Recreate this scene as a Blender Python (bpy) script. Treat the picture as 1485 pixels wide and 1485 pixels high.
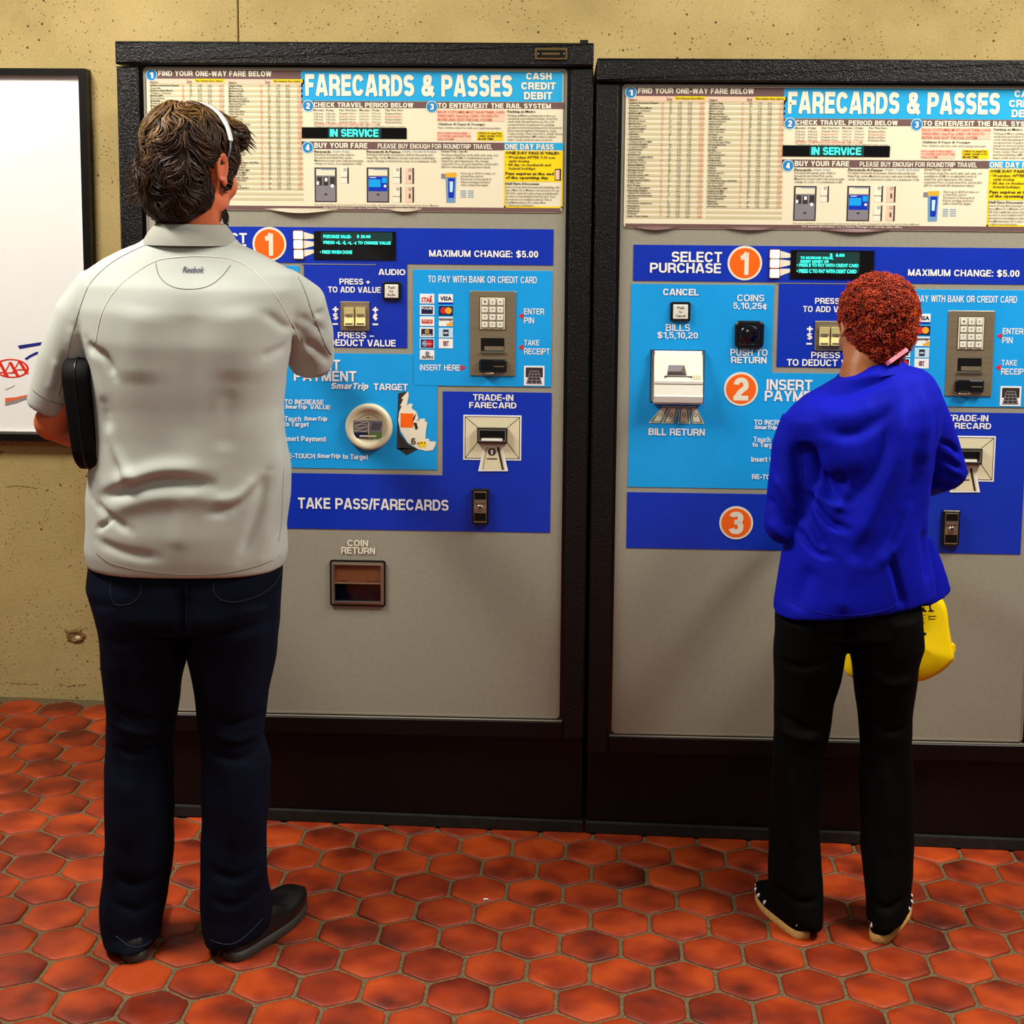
import bpy, bmesh, math, random
import numpy as np
from mathutils import Vector, Matrix, noise
from mathutils.bvhtree import BVHTree

# ---------------------------------------------------------------- clear
for o in list(bpy.data.objects):
    bpy.data.objects.remove(o, do_unlink=True)
scene = bpy.context.scene
COL = scene.collection
rnd = random.Random(7)

# ---------------------------------------------------------------- camera
CAM_LOC = Vector((0.0, -3.627, 1.64268))
CAM_R = Vector((0.9992578, 0.0376716, 0.0080402))
CAM_U = Vector((-0.0125414, 0.1208185, 0.9925954))
CAM_F = Vector((-0.0364213, 0.9919595, -0.1212013))
cam_data = bpy.data.cameras.new('camera')
cam = bpy.data.objects.new('camera', cam_data)
COL.objects.link(cam)
cam.matrix_world = Matrix((
    (CAM_R.x, CAM_U.x, -CAM_F.x, CAM_LOC.x),
    (CAM_R.y, CAM_U.y, -CAM_F.y, CAM_LOC.y),
    (CAM_R.z, CAM_U.z, -CAM_F.z, CAM_LOC.z),
    (0, 0, 0, 1)))
cam_data.sensor_width = 36.0
cam_data.lens = 36.0 * 2110.7 / 1485.0
cam_data.shift_y = -195.6 / 1485.0
cam_data.clip_start = 0.05
scene.camera = cam

# ---------------------------------------------------------------- world, lights, exposure
world = bpy.data.worlds.new('world')
scene.world = world
world.use_nodes = True
wbg = world.node_tree.nodes['Background']
wbg.inputs[0].default_value = (1.0, 0.9, 0.76, 1)
wbg.inputs[1].default_value = 0.12

def area_light(name, loc, target, sx, sy, power, color):
    d = bpy.data.lights.new(name, 'AREA')
    d.shape = 'RECTANGLE'
    d.size = sx
    d.size_y = sy
    d.energy = power
    d.color = color
    o = bpy.data.objects.new(name, d)
    COL.objects.link(o)
    o.location = loc
    v = Vector(target) - Vector(loc)
    o.rotation_euler = v.to_track_quat('-Z', 'Y').to_euler()
    return o

area_light('ceiling_lamp', (-1.9, -1.05, 3.3), (-1.1, -0.45, 0.4), 1.1, 0.35, 108, (1.0, 0.96, 0.87))
area_light('ceiling_lamp', (1.9, -1.05, 3.3), (1.0, -0.45, 0.4), 1.1, 0.35, 108, (1.0, 0.96, 0.87))
area_light('ceiling_lamp', (0.0, -4.2, 3.6), (0.0, 0.0, 1.2), 2.6, 0.6, 24, (1.0, 0.96, 0.87))

scene.view_settings.view_transform = 'Standard'
scene.view_settings.look = 'None'
scene.view_settings.exposure = 0.0
scene.view_settings.gamma = 1.0
scene.view_settings.use_curve_mapping = False

# ---------------------------------------------------------------- materials
def lin(c):
    out = []
    for v in c:
        v = v / 255.0
        out.append(v / 12.92 if v <= 0.04045 else ((v + 0.055) / 1.055) ** 2.4)
    return (out[0], out[1], out[2], 1.0)

def new_mat(name):
    m = bpy.data.materials.new(name)
    m.use_nodes = True
    nt = m.node_tree
    return m, nt, nt.nodes['Principled BSDF']

def coords(nt, kind='Object', scale=(1, 1, 1)):
    tc = nt.nodes.new('ShaderNodeTexCoord')
    mp = nt.nodes.new('ShaderNodeMapping')
    mp.inputs['Scale'].default_value = scale
    nt.links.new(tc.outputs[kind], mp.inputs['Vector'])
    return mp.outputs['Vector']

def noise_tex(nt, vec, scale, detail=3.0, rough=0.5):
    n = nt.nodes.new('ShaderNodeTexNoise')
    n.inputs['Scale'].default_value = scale
    n.inputs['Detail'].default_value = detail
    n.inputs['Roughness'].default_value = rough
    nt.links.new(vec, n.inputs['Vector'])
    return n.outputs['Fac']

def ramp(nt, fac, stops):
    r = nt.nodes.new('ShaderNodeValToRGB')
    els = r.color_ramp.elements
    while len(els) < len(stops):
        els.new(0.5)
    for e, (p, c) in zip(els, stops):
        e.position = p
        e.color = c
    nt.links.new(fac, r.inputs[0])
    return r.outputs['Color']

def mix(nt, fac, a, b, mode='MIX'):
    m = nt.nodes.new('ShaderNodeMix')
    m.data_type = 'RGBA'
    m.blend_type = mode
    for sock, v in ((m.inputs['Factor'], fac), (m.inputs['A'], a), (m.inputs['B'], b)):
        pass
    ins = [m.inputs[0], m.inputs[6], m.inputs[7]]
    for sock, v in zip(ins, (fac, a, b)):
        if isinstance(v, (float, int)):
            sock.default_value = v
        elif isinstance(v, tuple):
            sock.default_value = v
        else:
            nt.links.new(v, sock)
    return m.outputs[2]

def bump(nt, bsdf, height, strength, dist=0.002):
    b = nt.nodes.new('ShaderNodeBump')
    b.inputs['Strength'].default_value = strength
    b.inputs['Distance'].default_value = dist
    nt.links.new(height, b.inputs['Height'])
    nt.links.new(b.outputs[0], bsdf.inputs['Normal'])
    return b

def simple(name, rgb, rough=0.5, metal=0.0, spec=0.5, var=0.0, vscale=30.0, bumps=0.0, bscale=200.0, bdist=0.001, vs=(1, 1, 1)):
    m, nt, b = new_mat(name)
    c = lin(rgb)
    b.inputs['Base Color'].default_value = c
    b.inputs['Roughness'].default_value = rough
    b.inputs['Metallic'].default_value = metal
    b.inputs['Specular IOR Level'].default_value = spec
    if var or bumps:
        v = coords(nt, 'Object', vs)
    if var:
        f = noise_tex(nt, v, vscale)
        d = tuple(x * (1 - var) for x in c[:3]) + (1,)
        l = tuple(min(1, x * (1 + var)) for x in c[:3]) + (1,)
        nt.links.new(ramp(nt, f, [(0.3, d), (0.7, l)]), b.inputs['Base Color'])
    if bumps:
        bump(nt, b, noise_tex(nt, v, bscale), bumps, bdist)
    return m

def glow(name, rgb, strength):
    m, nt, b = new_mat(name)
    b.inputs['Base Color'].default_value = lin(rgb)
    b.inputs['Emission Color'].default_value = lin(rgb)
    b.inputs['Emission Strength'].default_value = strength
    return m

M = {}
M['grey_panel'] = simple('grey_painted_metal', (150, 146, 130), 0.42, 0.0, 0.4, 0.05, 90, 0.12, 420, 0.0006)
M['trim_grey'] = simple('grey_trim', (152, 148, 132), 0.4, 0.2)
M['dark_blue'] = simple('dark_blue_print', (16, 50, 178), 0.30, 0, 0.45, 0.10, 5)
M['light_blue'] = simple('light_blue_print', (24, 158, 232), 0.30, 0, 0.45, 0.06, 5)
M['banner_blue'] = simple('banner_blue_print', (34, 166, 222), 0.35)
M['white_print'] = simple('white_print', (240, 240, 238), 0.5)
M['cream_print'] = simple('cream_print', (236, 228, 205), 0.5)
M['orange'] = simple('orange_print', (250, 104, 16), 0.35)
M['poster_paper'] = simple('poster_paper', (232, 222, 192), 0.42, 0, 0.4, 0.02, 6)
M['mauve'] = simple('mauve_print', (112, 82, 80), 0.4)
M['row_shade'] = simple('row_shade_print', (204, 192, 152), 0.45)
M['pink_print'] = simple('pink_print', (232, 196, 170), 0.45)
M['yellow'] = simple('yellow_print', (246, 212, 10), 0.4)
M['pale_blue'] = simple('pale_blue_print', (190, 226, 240), 0.4)
M['ink'] = simple('dark_ink', (48, 40, 34), 0.5)
M['ink_soft'] = simple('brown_ink', (92, 78, 62), 0.5)
M['red_ink'] = simple('red_ink', (222, 110, 84), 0.5)
M['blue_ink'] = simple('blue_ink', (110, 150, 190), 0.5)
M['badge_blue'] = simple('badge_blue_print', (40, 130, 190), 0.35)
M['black_plastic'] = simple('black_plastic', (12, 12, 13), 0.32)
M['black_gloss'] = simple('black_gloss', (5, 6, 14), 0.05, 0, 0.8)
M['display_glass'] = simple('display_glass', (12, 12, 14), 0.15)
M['cream_plastic'] = simple('cream_plastic', (226, 216, 180), 0.38)
M['switch_yellow'] = simple('switch_yellow', (232, 220, 150), 0.35)
M['white_plastic'] = simple('white_plastic', (226, 222, 208), 0.3)
M['steel'] = simple('brushed_steel', (176, 160, 132), 0.36, 0.75, 0.5, 0.08, 12, 0.1, 300, 0.0004, (1, 1, 12))
M['steel_light'] = simple('polished_steel', (190, 186, 178), 0.25, 0.9)
M['copper_flap'] = simple('copper_flap', (150, 92, 60), 0.3, 0.6)
M['rubber'] = simple('rubber_strip', (30, 28, 25), 0.7, 0, 0.3, 0.3, 40)
M['red'] = simple('red_print', (214, 36, 40), 0.4)
M['navy'] = simple('navy_print', (22, 30, 72), 0.4)
M['gold'] = simple('gold_print', (236, 170, 40), 0.4)
M['maroon'] = simple('maroon_print', (120, 40, 50), 0.4)
M['brass'] = simple('brass_plate', (120, 96, 56), 0.35, 0.7)
M['vfd'] = glow('cyan_display_light', (60, 255, 225), 1.25)
M['vfd_bg'] = glow('teal_display_haze', (0, 44, 42), 0.35)
M['lit_button'] = glow('lit_button', (255, 236, 205), 1.0)
M['mid_grey'] = simple('grey_print', (130, 124, 130), 0.5)
M['green_print'] = simple('green_print', (96, 130, 60), 0.5)

def speckled_black():
    m, nt, b = new_mat('black_hammered_paint')
    b.inputs['Base Color'].default_value = lin((12, 10, 9))
    b.inputs['Roughness'].default_value = 0.3
    v = coords(nt)
    n1 = noise_tex(nt, v, 140, 2)
    n2 = noise_tex(nt, v, 420, 2)
    a = nt.nodes.new('ShaderNodeMath')
    a.operation = 'ADD'
    nt.links.new(n1, a.inputs[0])
    nt.links.new(n2, a.inputs[1])
    b.inputs['Specular IOR Level'].default_value = 0.32
    bump(nt, b, a.outputs[0], 0.6, 0.003)
    return m
M['hammered'] = speckled_black()
M['cabinet'] = simple('dark_cabinet_metal', (13, 9, 8), 0.42, 0, 0.22, 0.15, 3, 0.1, 200)

def concrete():
    m, nt, b = new_mat('tan_concrete')
    v = coords(nt)
    big = noise_tex(nt, v, 1.7, 5, 0.6)
    base = ramp(nt, big, [(0.28, lin((148, 126, 78))), (0.5, lin((176, 154, 100))), (0.74, lin((194, 172, 118)))])
    fine = noise_tex(nt, v, 130, 3, 0.6)
    fc = ramp(nt, fine, [(0.3, (0.80, 0.78, 0.74, 1)), (0.7, (1.06, 1.05, 1.03, 1))])
    c = mix(nt, 0.55, base, fc, 'MULTIPLY')
    masks = []
    # air-bubble pits of two sizes, thinned out by a noise mask
    for sc, th, dens in ((30, 0.14, 0.47), (78, 0.19, 0.45)):
        vo = nt.nodes.new('ShaderNodeTexVoronoi')
        vo.inputs['Scale'].default_value = sc
        nt.links.new(v, vo.inputs['Vector'])
        p = ramp(nt, vo.outputs['Distance'], [(th * 0.55, (1, 1, 1, 1)), (th, (0, 0, 0, 1))])
        k = ramp(nt, noise_tex(nt, v, 5.5 if sc < 50 else 9, 2), [(dens, (0, 0, 0, 1)), (dens + 0.06, (1, 1, 1, 1))])
        masks.append(mix(nt, 1.0, p, k, 'MULTIPLY'))
    pits = mix(nt, 1.0, masks[0], masks[1], 'LIGHTEN')
    c = mix(nt, pits, c, lin((74, 54, 30)))
    nt.links.new(c, b.inputs['Base Color'])
    b.inputs['Roughness'].default_value = 0.85
    b.inputs['Specular IOR Level'].default_value = 0.25
    h = mix(nt, 0.3, fine, pits, 'SUBTRACT')
    bump(nt, b, h, 0.5, 0.003)
    return m
M['concrete'] = concrete()
M['concrete_dark'] = simple('rough_concrete_patch', (132, 104, 62), 0.95, 0, 0.2, 0.3, 60, 0.8, 120, 0.003)
M['concrete_pale'] = simple('pale_concrete_chip', (216, 196, 150), 0.9, 0, 0.2, 0.15, 60, 0.5, 120, 0.002)

def tile_mat():
    m, nt, b = new_mat('terracotta_tile')
    oi = nt.nodes.new('ShaderNodeObjectInfo')
    tc = nt.nodes.new('ShaderNodeTexCoord')
    add = nt.nodes.new('ShaderNodeVectorMath')
    add.operation = 'ADD'
    cmb = nt.nodes.new('ShaderNodeCombineXYZ')
    mul = nt.nodes.new('ShaderNodeMath')
    mul.operation = 'MULTIPLY'
    mul.inputs[1].default_value = 37.0
    nt.links.new(oi.outputs['Random'], mul.inputs[0])
    for i in range(3):
        nt.links.new(mul.outputs[0], cmb.inputs[i])
    nt.links.new(tc.outputs['Object'], add.inputs[0])
    nt.links.new(cmb.outputs[0], add.inputs[1])
    v = add.outputs[0]
    smoke = noise_tex(nt, v, 8, 2, 0.45)
    c1 = ramp(nt, smoke, [(0.30, lin((92, 28, 9))), (0.46, lin((142, 46, 13))), (0.64, lin((176, 66, 18)))])
    tone = ramp(nt, oi.outputs['Random'], [(0.0, (0.74, 0.62, 0.56, 1)), (0.4, (0.92, 0.88, 0.84, 1)), (1.0, (1.06, 1.06, 1.06, 1))])
    c = mix(nt, 1.0, c1, tone, 'MULTIPLY')
    # dust and scuffs
    w = coords(nt, 'Generated')
    f = noise_tex(nt, v, 160, 3)
    c = mix(nt, ramp(nt, f, [(0.66, (0, 0, 0, 1)), (0.86, (0.45, 0.45, 0.45, 1))]), c, lin((196, 124, 80)))
    nt.links.new(c, b.inputs['Base Color'])
    r = ramp(nt, noise_tex(nt, v, 20, 3), [(0.3, (0.40, 0.40, 0.40, 1)), (0.7, (0.6, 0.6, 0.6, 1))])
    nt.links.new(r, b.inputs['Roughness'])
    b.inputs['Specular IOR Level'].default_value = 0.35
    bump(nt, b, noise_tex(nt, v, 70, 3), 0.2, 0.0012)
    return m
M['tile'] = tile_mat()
M['grout'] = simple('tile_grout', (104, 88, 62), 0.95, 0, 0.2, 0.45, 190, 0.6, 240, 0.002)

def cloth(name, rgb, var=0.06, rough=0.85, weave=900, sheen=0.0, vscale=8, spec=0.2):
    m, nt, b = new_mat(name)
    v = coords(nt)
    c = lin(rgb)
    f = noise_tex(nt, v, vscale, 4)
    d = tuple(x * (1 - var) for x in c[:3]) + (1,)
    l = tuple(min(1, x * (1 + var)) for x in c[:3]) + (1,)
    nt.links.new(ramp(nt, f, [(0.3, d), (0.7, l)]), b.inputs['Base Color'])
    b.inputs['Roughness'].default_value = rough
    b.inputs['Specular IOR Level'].default_value = spec
    b.inputs['Sheen Weight'].default_value = sheen
    bump(nt, b, noise_tex(nt, v, weave, 1), 0.25, 0.0008)
    return m
M['shirt'] = cloth('grey_polo_fabric', (186, 189, 180), 0.04)
M['collar'] = cloth('grey_collar_fabric', (160, 158, 148), 0.04)
M['seam_dark'] = cloth('seam_dark_thread', (126, 126, 114))  # thread darker than the shirt fabric
M['seam_light'] = cloth('seam_light_thread', (214, 214, 200))
M['jeans'] = cloth('dark_blue_denim', (9, 13, 27), 0.55, 0.8, 1100, 0.0, 7, 0.08)
M['denim_thread'] = cloth('denim_seam_thread', (46, 50, 62))
M['blazer'] = cloth('royal_blue_fabric', (7, 17, 168), 0.14, 0.75, 1000, 0.0, 8, 0.12)
M['blazer_seam'] = cloth('royal_blue_seam', (9, 14, 140))
M['trousers'] = cloth('black_trouser_fabric', (4, 4, 5), 0.3, 0.8, 1000, 0.0, 8, 0.08)
M['shoe_black'] = simple('black_leather', (12, 11, 11), 0.38, 0, 0.5, 0.2, 40)
M['shoe_sole'] = simple('dark_rubber_sole', (44, 40, 34), 0.6)
M['jute'] = simple('tan_jute_sole', (206, 160, 92), 0.8, 0, 0.2, 0.2, 160, 0.7, 300, 0.002)
M['bag_black'] = simple('black_neoprene', (4, 4, 5), 0.7, 0, 0.15, 0.2, 60)
M['bag_yellow'] = simple('yellow_vinyl', (250, 214, 0), 0.4, 0, 0.4, 0.05, 5)
M['phone'] = simple('pink_phone_case', (240, 150, 176), 0.3)
M['headband'] = simple('white_headband_plastic', (244, 244, 244), 0.2)
M['headband_grey'] = simple('grey_headband_plastic', (120, 130, 140), 0.2, 0.3)
M['eye_white'] = simple('eye_white', (230, 226, 220), 0.2)
M['iris'] = simple('iris_brown', (50, 32, 20), 0.2)

def skin(name, rgb):
    m, nt, b = new_mat(name)
    v = coords(nt)
    c = lin(rgb)
    f = noise_tex(nt, v, 18, 4)
    d = (c[0] * 0.82, c[1] * 0.74, c[2] * 0.72, 1)
    l = (min(1, c[0] * 1.1), c[1] * 1.12, c[2] * 1.12, 1)
    nt.links.new(ramp(nt, f, [(0.3, d), (0.7, l)]), b.inputs['Base Color'])
    b.inputs['Roughness'].default_value = 0.5
    b.inputs['Subsurface Weight'].default_value = 0.06
    b.inputs['Subsurface Radius'].default_value = (0.01, 0.004, 0.002)
    bump(nt, b, noise_tex(nt, v, 420, 2), 0.15, 0.0008)
    return m
M['skin_man'] = skin('sunburnt_skin', (214, 112, 66))
M['skin_woman'] = skin('brown_skin', (168, 96, 40))

def hair(name, stops, rough=0.38):
    m, nt, b = new_mat(name)
    a = nt.nodes.new('ShaderNodeAttribute')
    a.attribute_name = 'lock'
    nt.links.new(ramp(nt, a.outputs['Fac'], stops), b.inputs['Base Color'])
    b.inputs['Roughness'].default_value = rough
    b.inputs['Specular IOR Level'].default_value = 0.35
    return m
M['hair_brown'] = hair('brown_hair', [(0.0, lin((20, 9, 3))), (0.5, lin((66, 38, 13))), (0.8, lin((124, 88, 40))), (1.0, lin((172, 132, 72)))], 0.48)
M['hair_red'] = hair('red_dyed_hair', [(0.0, lin((50, 10, 3))), (0.45, lin((140, 36, 6))), (0.8, lin((200, 66, 12))), (1.0, lin((232, 110, 40)))], 0.42)

# ---------------------------------------------------------------- mesh builder
def link(o, parent=None):
    COL.objects.link(o)
    if parent is not None:
        o.parent = parent
    return o

def tag(o, label=None, cat=None, group=None, kind=None):
    if label: o['label'] = label
    if cat: o['category'] = cat
    if group: o['group'] = group
    if kind: o['kind'] = kind
    return o

def empty(name, loc, label, cat, group=None):
    o = bpy.data.objects.new(name, None)
    o.empty_display_size = 0.1
    link(o)
    o.location = loc
    return tag(o, label, cat, group)

class MB:
    def __init__(self):
        self.v = []
        self.f = []
        self.mi = []
        self.mats = []
    def slot(self, m):
        if m not in self.mats:
            self.mats.append(m)
        return self.mats.index(m)
    def add(self, verts, faces, mat=None):
        k = len(self.v)
        self.v.extend(verts)
        s = self.slot(mat)
        for f in faces:
            self.f.append(tuple(i + k for i in f))
            self.mi.append(s)
        return self
    def plate(self, poly, y0, y1, mat=None, ch=0.0):
        """polygon in (x, z), front face at y0 (towards -Y), back at y1; ch = chamfer of the front edge"""
        n = len(poly)
        area = sum(poly[i][0] * poly[(i + 1) % n][1] - poly[(i + 1) % n][0] * poly[i][1] for i in range(n))
        if area < 0:
            poly = poly[::-1]
        front = inset(poly, ch) if ch else poly
        vs = [(x, y0, z) for x, z in front]
        rings = 1
        if ch:
            vs += [(x, y0 + ch, z) for x, z in poly]
            rings = 2
        fs = [tuple(range(n))]
        if y1 is not None:
            vs += [(x, y1, z) for x, z in poly]
            rings += 1
            for r in range(rings - 1):
                for i in range(n):
                    j = (i + 1) % n
                    fs.append((r * n + j, r * n + i, (r + 1) * n + i, (r + 1) * n + j))
            fs.append(tuple(reversed(range((rings - 1) * n, rings * n))))
        return self.add(vs, fs, mat)
    def rect(self, r, y0, y1=None, mat=None, ch=0.0, rad=0.0):
        return self.plate(rrect(r, rad), y0, y1, mat, ch)
    def box(self, x0, x1, y0, y1, z0, z1, mat=None):
        vs = [(x, y, z) for x in (x0, x1) for y in (y0, y1) for z in (z0, z1)]
        fs = [(0, 1, 3, 2), (4, 6, 7, 5), (0, 4, 5, 1), (2, 3, 7, 6), (0, 2, 6, 4), (1, 5, 7, 3)]
        return self.add(vs, fs, mat)
    def disc(self, c, r, y0, y1=None, mat=None, n=40, ch=0.0, rz=None):
        rz = rz or r
        return self.plate([(c[0] + r * math.cos(2 * math.pi * i / n), c[1] + rz * math.sin(2 * math.pi * i / n)) for i in range(n)], y0, y1, mat, ch)
    def tube(self, pts, radii, n=16, mat=None, flat=1.0, upref=None, cap=True):
        pts = [Vector(p) for p in pts]
        if isinstance(radii, (int, float)):
            radii = [radii] * len(pts)
        N = len(pts)
        tans = []
        for i in range(N):
            t = (pts[min(i + 1, N - 1)] - pts[max(i - 1, 0)])
            tans.append(t.normalized() if t.length > 1e-9 else Vector((0, 0, 1)))
        up = Vector(upref) if upref else (Vector((0, 0, 1)) if abs(tans[0].z) < 0.9 else Vector((0, 1, 0)))
        a = (up - tans[0] * up.dot(tans[0])).normalized()
        vs = []
        for i in range(N):
            a = a - tans[i] * a.dot(tans[i])
            if a.length < 1e-6:
                a = tans[i].orthogonal()
            a.normalize()
            b = tans[i].cross(a)
            r = radii[i]
            ra, rb = (r, r * flat) if isinstance(r, (int, float)) else r
            for k in range(n):
                q = 2 * math.pi * k / n
                p = pts[i] + a * (ra * math.cos(q)) + b * (rb * math.sin(q))
                vs.append((p.x, p.y, p.z))
        fs = []
        for i in range(N - 1):
            for k in range(n):
                j = (k + 1) % n
                fs.append((i * n + k, i * n + j, (i + 1) * n + j, (i + 1) * n + k))
        if cap:
            fs.append(tuple(reversed(range(n))))
            fs.append(tuple(range((N - 1) * n, N * n)))
        return self.add(vs, fs, mat)
    def capsule(self, p0, p1, r0, r1, n=20, mat=None):
        p0, p1 = Vector(p0), Vector(p1)
        d = (p1 - p0).normalized()
        pts, rr = [], []
        for k in range(5):
            q = math.pi / 2 * k / 5
            pts.append(p0 - d * r0 * math.cos(q)); rr.append(max(r0 * math.sin(q), 1e-4))
        pts.append(p0); rr.append(r0)
        pts.append(p1); rr.append(r1)
        for k in range(4, -1, -1):
            q = math.pi / 2 * k / 5
            pts.append(p1 + d * r1 * math.cos(q)); rr.append(max(r1 * math.sin(q), 1e-4))
        return self.tube(pts, rr, n, mat)
    def ell(self, c, r, rot=None, nu=28, nv=16, mat=None):
        c = Vector(c)
        vs = [(0, 0, 1.0)]
        for j in range(1, nv):
            q = math.pi * j / nv
            for i in range(nu):
                w = 2 * math.pi * i / nu
                vs.append((math.sin(q) * math.cos(w), math.sin(q) * math.sin(w), math.cos(q)))
        vs.append((0, 0, -1.0))
        fs = [(0, 1 + i, 1 + (i + 1) % nu) for i in range(nu)]
        for j in range(nv - 2):
            for i in range(nu):
                a = 1 + j * nu + i
                b = 1 + j * nu + (i + 1) % nu
                fs.append((a, a + nu, b + nu, b))
        last = len(vs) - 1
        k = 1 + (nv - 2) * nu
        fs += [(last, k + (i + 1) % nu, k + i) for i in range(nu)]
        out = []
        for p in vs:
            q = Vector((p[0] * r[0], p[1] * r[1], p[2] * r[2]))
            if rot is not None:
                q = rot @ q
            q += c
            out.append((q.x, q.y, q.z))
        return self.add(out, fs, mat)
    def loft(self, rings, n=44, p=2.3, mat=None):
        """rings: (xL, zL, xR, zR, y centre, half depth[, skew[, p]])"""
        vs = []
        for r in rings:
            xl, zl, xr, zr, yc, hy = r[:6]
            sk = r[6] if len(r) > 6 else 0.0
            pp = r[7] if len(r) > 7 else p
            cx, cz = (xl + xr) / 2, (zl + zr) / 2
            ax, az = (xr - xl) / 2, (zr - zl) / 2
            for k in range(n):
                q = 2 * math.pi * k / n
                cc, ss = math.cos(q), math.sin(q)
                u = math.copysign(abs(cc) ** (2 / pp), cc)
                w = math.copysign(abs(ss) ** (2 / pp), ss)
                vs.append((cx + ax * u, yc + sk * u + hy * w, cz + az * u))
        fs = []
        for i in range(len(rings) - 1):
            for k in range(n):
                j = (k + 1) % n
                fs.append((i * n + k, i * n + j, (i + 1) * n + j, (i + 1) * n + k))
        fs.append(tuple(reversed(range(n))))
        fs.append(tuple(range((len(rings) - 1) * n, len(rings) * n)))
        return self.add(vs, fs, mat)
    def mesh(self, name, smooth=False):
        me = bpy.data.meshes.new(name)
        me.from_pydata([tuple(v) for v in self.v], [], self.f)
        for m in self.mats:
            me.materials.append(m)
        me.polygons.foreach_set('material_index', self.mi)
        if smooth:
            me.polygons.foreach_set('use_smooth', [True] * len(me.polygons))
        me.update()
        return me
    def build(self, name, parent=None, smooth=False, label=None):
        o = bpy.data.objects.new(name, self.mesh(name, smooth))
        if smooth == 'auto':
            pass
        link(o, parent)
        if label:
            o['label'] = label
        return o

def rrect(r, rad=0.0, n=5):
    x0, z0, x1, z1 = r
    if x1 < x0: x0, x1 = x1, x0
    if z1 < z0: z0, z1 = z1, z0
    if rad <= 0:
        return [(x0, z0), (x1, z0), (x1, z1), (x0, z1)]
    out = []
    for cx, cz, a in ((x1 - rad, z0 + rad, -90), (x1 - rad, z1 - rad, 0), (x0 + rad, z1 - rad, 90), (x0 + rad, z0 + rad, 180)):
        for k in range(n + 1):
            q = math.radians(a + 90 * k / n)
            out.append((cx + rad * math.cos(q), cz + rad * math.sin(q)))
    return out

def inset(poly, d):
    n = len(poly)
    out = []
    for i in range(n):
        p0, p1, p2 = Vector(poly[i - 1]), Vector(poly[i]), Vector(poly[(i + 1) % n])
        e1 = (p1 - p0).normalized()
        e2 = (p2 - p1).normalized()
        n1 = Vector((-e1.y, e1.x))
        n2 = Vector((-e2.y, e2.x))
        m = n1 + n2
        if m.length < 1e-6:
            m = n1
        m = m.normalized()
        k = d / max(0.35, m.dot(n1))
        q = p1 + m * k
        out.append((q.x, q.y))
    return out

def frame_ring(mb, ro, ri, y0, y1, mat, rad=0.0, radi=0.0):
    """flat frame between outer rect ro and inner rect ri"""
    a, b = rrect(ro, max(rad, 1e-4)), rrect(ri, max(radi, 1e-4))
    n = len(a)
    vs = [(x, y0, z) for x, z in a] + [(x, y0, z) for x, z in b] + [(x, y1, z) for x, z in a] + [(x, y1, z) for x, z in b]
    fs = []
    for i in range(n):
        j = (i + 1) % n
        fs.append((i, j, n + j, n + i))
        fs.append((j, i, 2 * n + i, 2 * n + j))
        fs.append((n + i, n + j, 3 * n + j, 3 * n + i))
    mb.add(vs, fs, mat)

_glyph = {}
def text_verts(s, bold=0.0, align='LEFT', spacing=1.0, shear=0.0, line=1.0, res=2):
    key = (s, bold, align, spacing, shear, line, res)
    if key in _glyph:
        return _glyph[key]
    cu = bpy.data.curves.new('t', 'FONT')
    cu.body = s
    cu.resolution_u = res
    cu.offset = bold
    cu.align_x = align
    cu.space_character = spacing
    cu.space_line = line
    cu.shear = shear
    o = bpy.data.objects.new('t', cu)
    COL.objects.link(o)
    bpy.context.view_layer.update()
    me = bpy.data.meshes.new_from_object(o)
    vs = np.array([v.co[:2] for v in me.vertices])
    fs = [tuple(p.vertices) for p in me.polygons]
    bpy.data.objects.remove(o)
    bpy.data.curves.remove(cu)
    bpy.data.meshes.remove(me)
    _glyph[key] = (vs, fs)
    return vs, fs

def text(mb, s, r, y, mat, bold=0.012, align='LEFT', spacing=1.0, shear=0.0, line=1.0, res=2, fit=True):
    """letters fitted into the rectangle r = (x0, z0, x1, z1)"""
    vs, fs = text_verts(s, bold, align, spacing, shear, line, res)
    lo, hi = vs.min(0), vs.max(0)
    x0, z0, x1, z1 = r
    sx = (x1 - x0) / (hi[0] - lo[0])
    sz = (z1 - z0) / (hi[1] - lo[1])
    if not fit:
        sx = min(sx, sz)
    out = [(x0 + (a - lo[0]) * sx, y, z0 + (b - lo[1]) * sz) for a, b in vs]
    mb.add(out, fs, mat)

# ---------------------------------------------------------------- grotesque lettering drawn as bold strokes
def arc(cx, cy, rx, ry, a0, a1, n=10, p=2.35):
    out = []
    for i in range(n + 1):
        q = math.radians(a0 + (a1 - a0) * i / n)
        c, s = math.cos(q), math.sin(q)
        out.append((cx + rx * math.copysign(abs(c) ** (2 / p), c), cy + ry * math.copysign(abs(s) ** (2 / p), s)))
    return out

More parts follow.
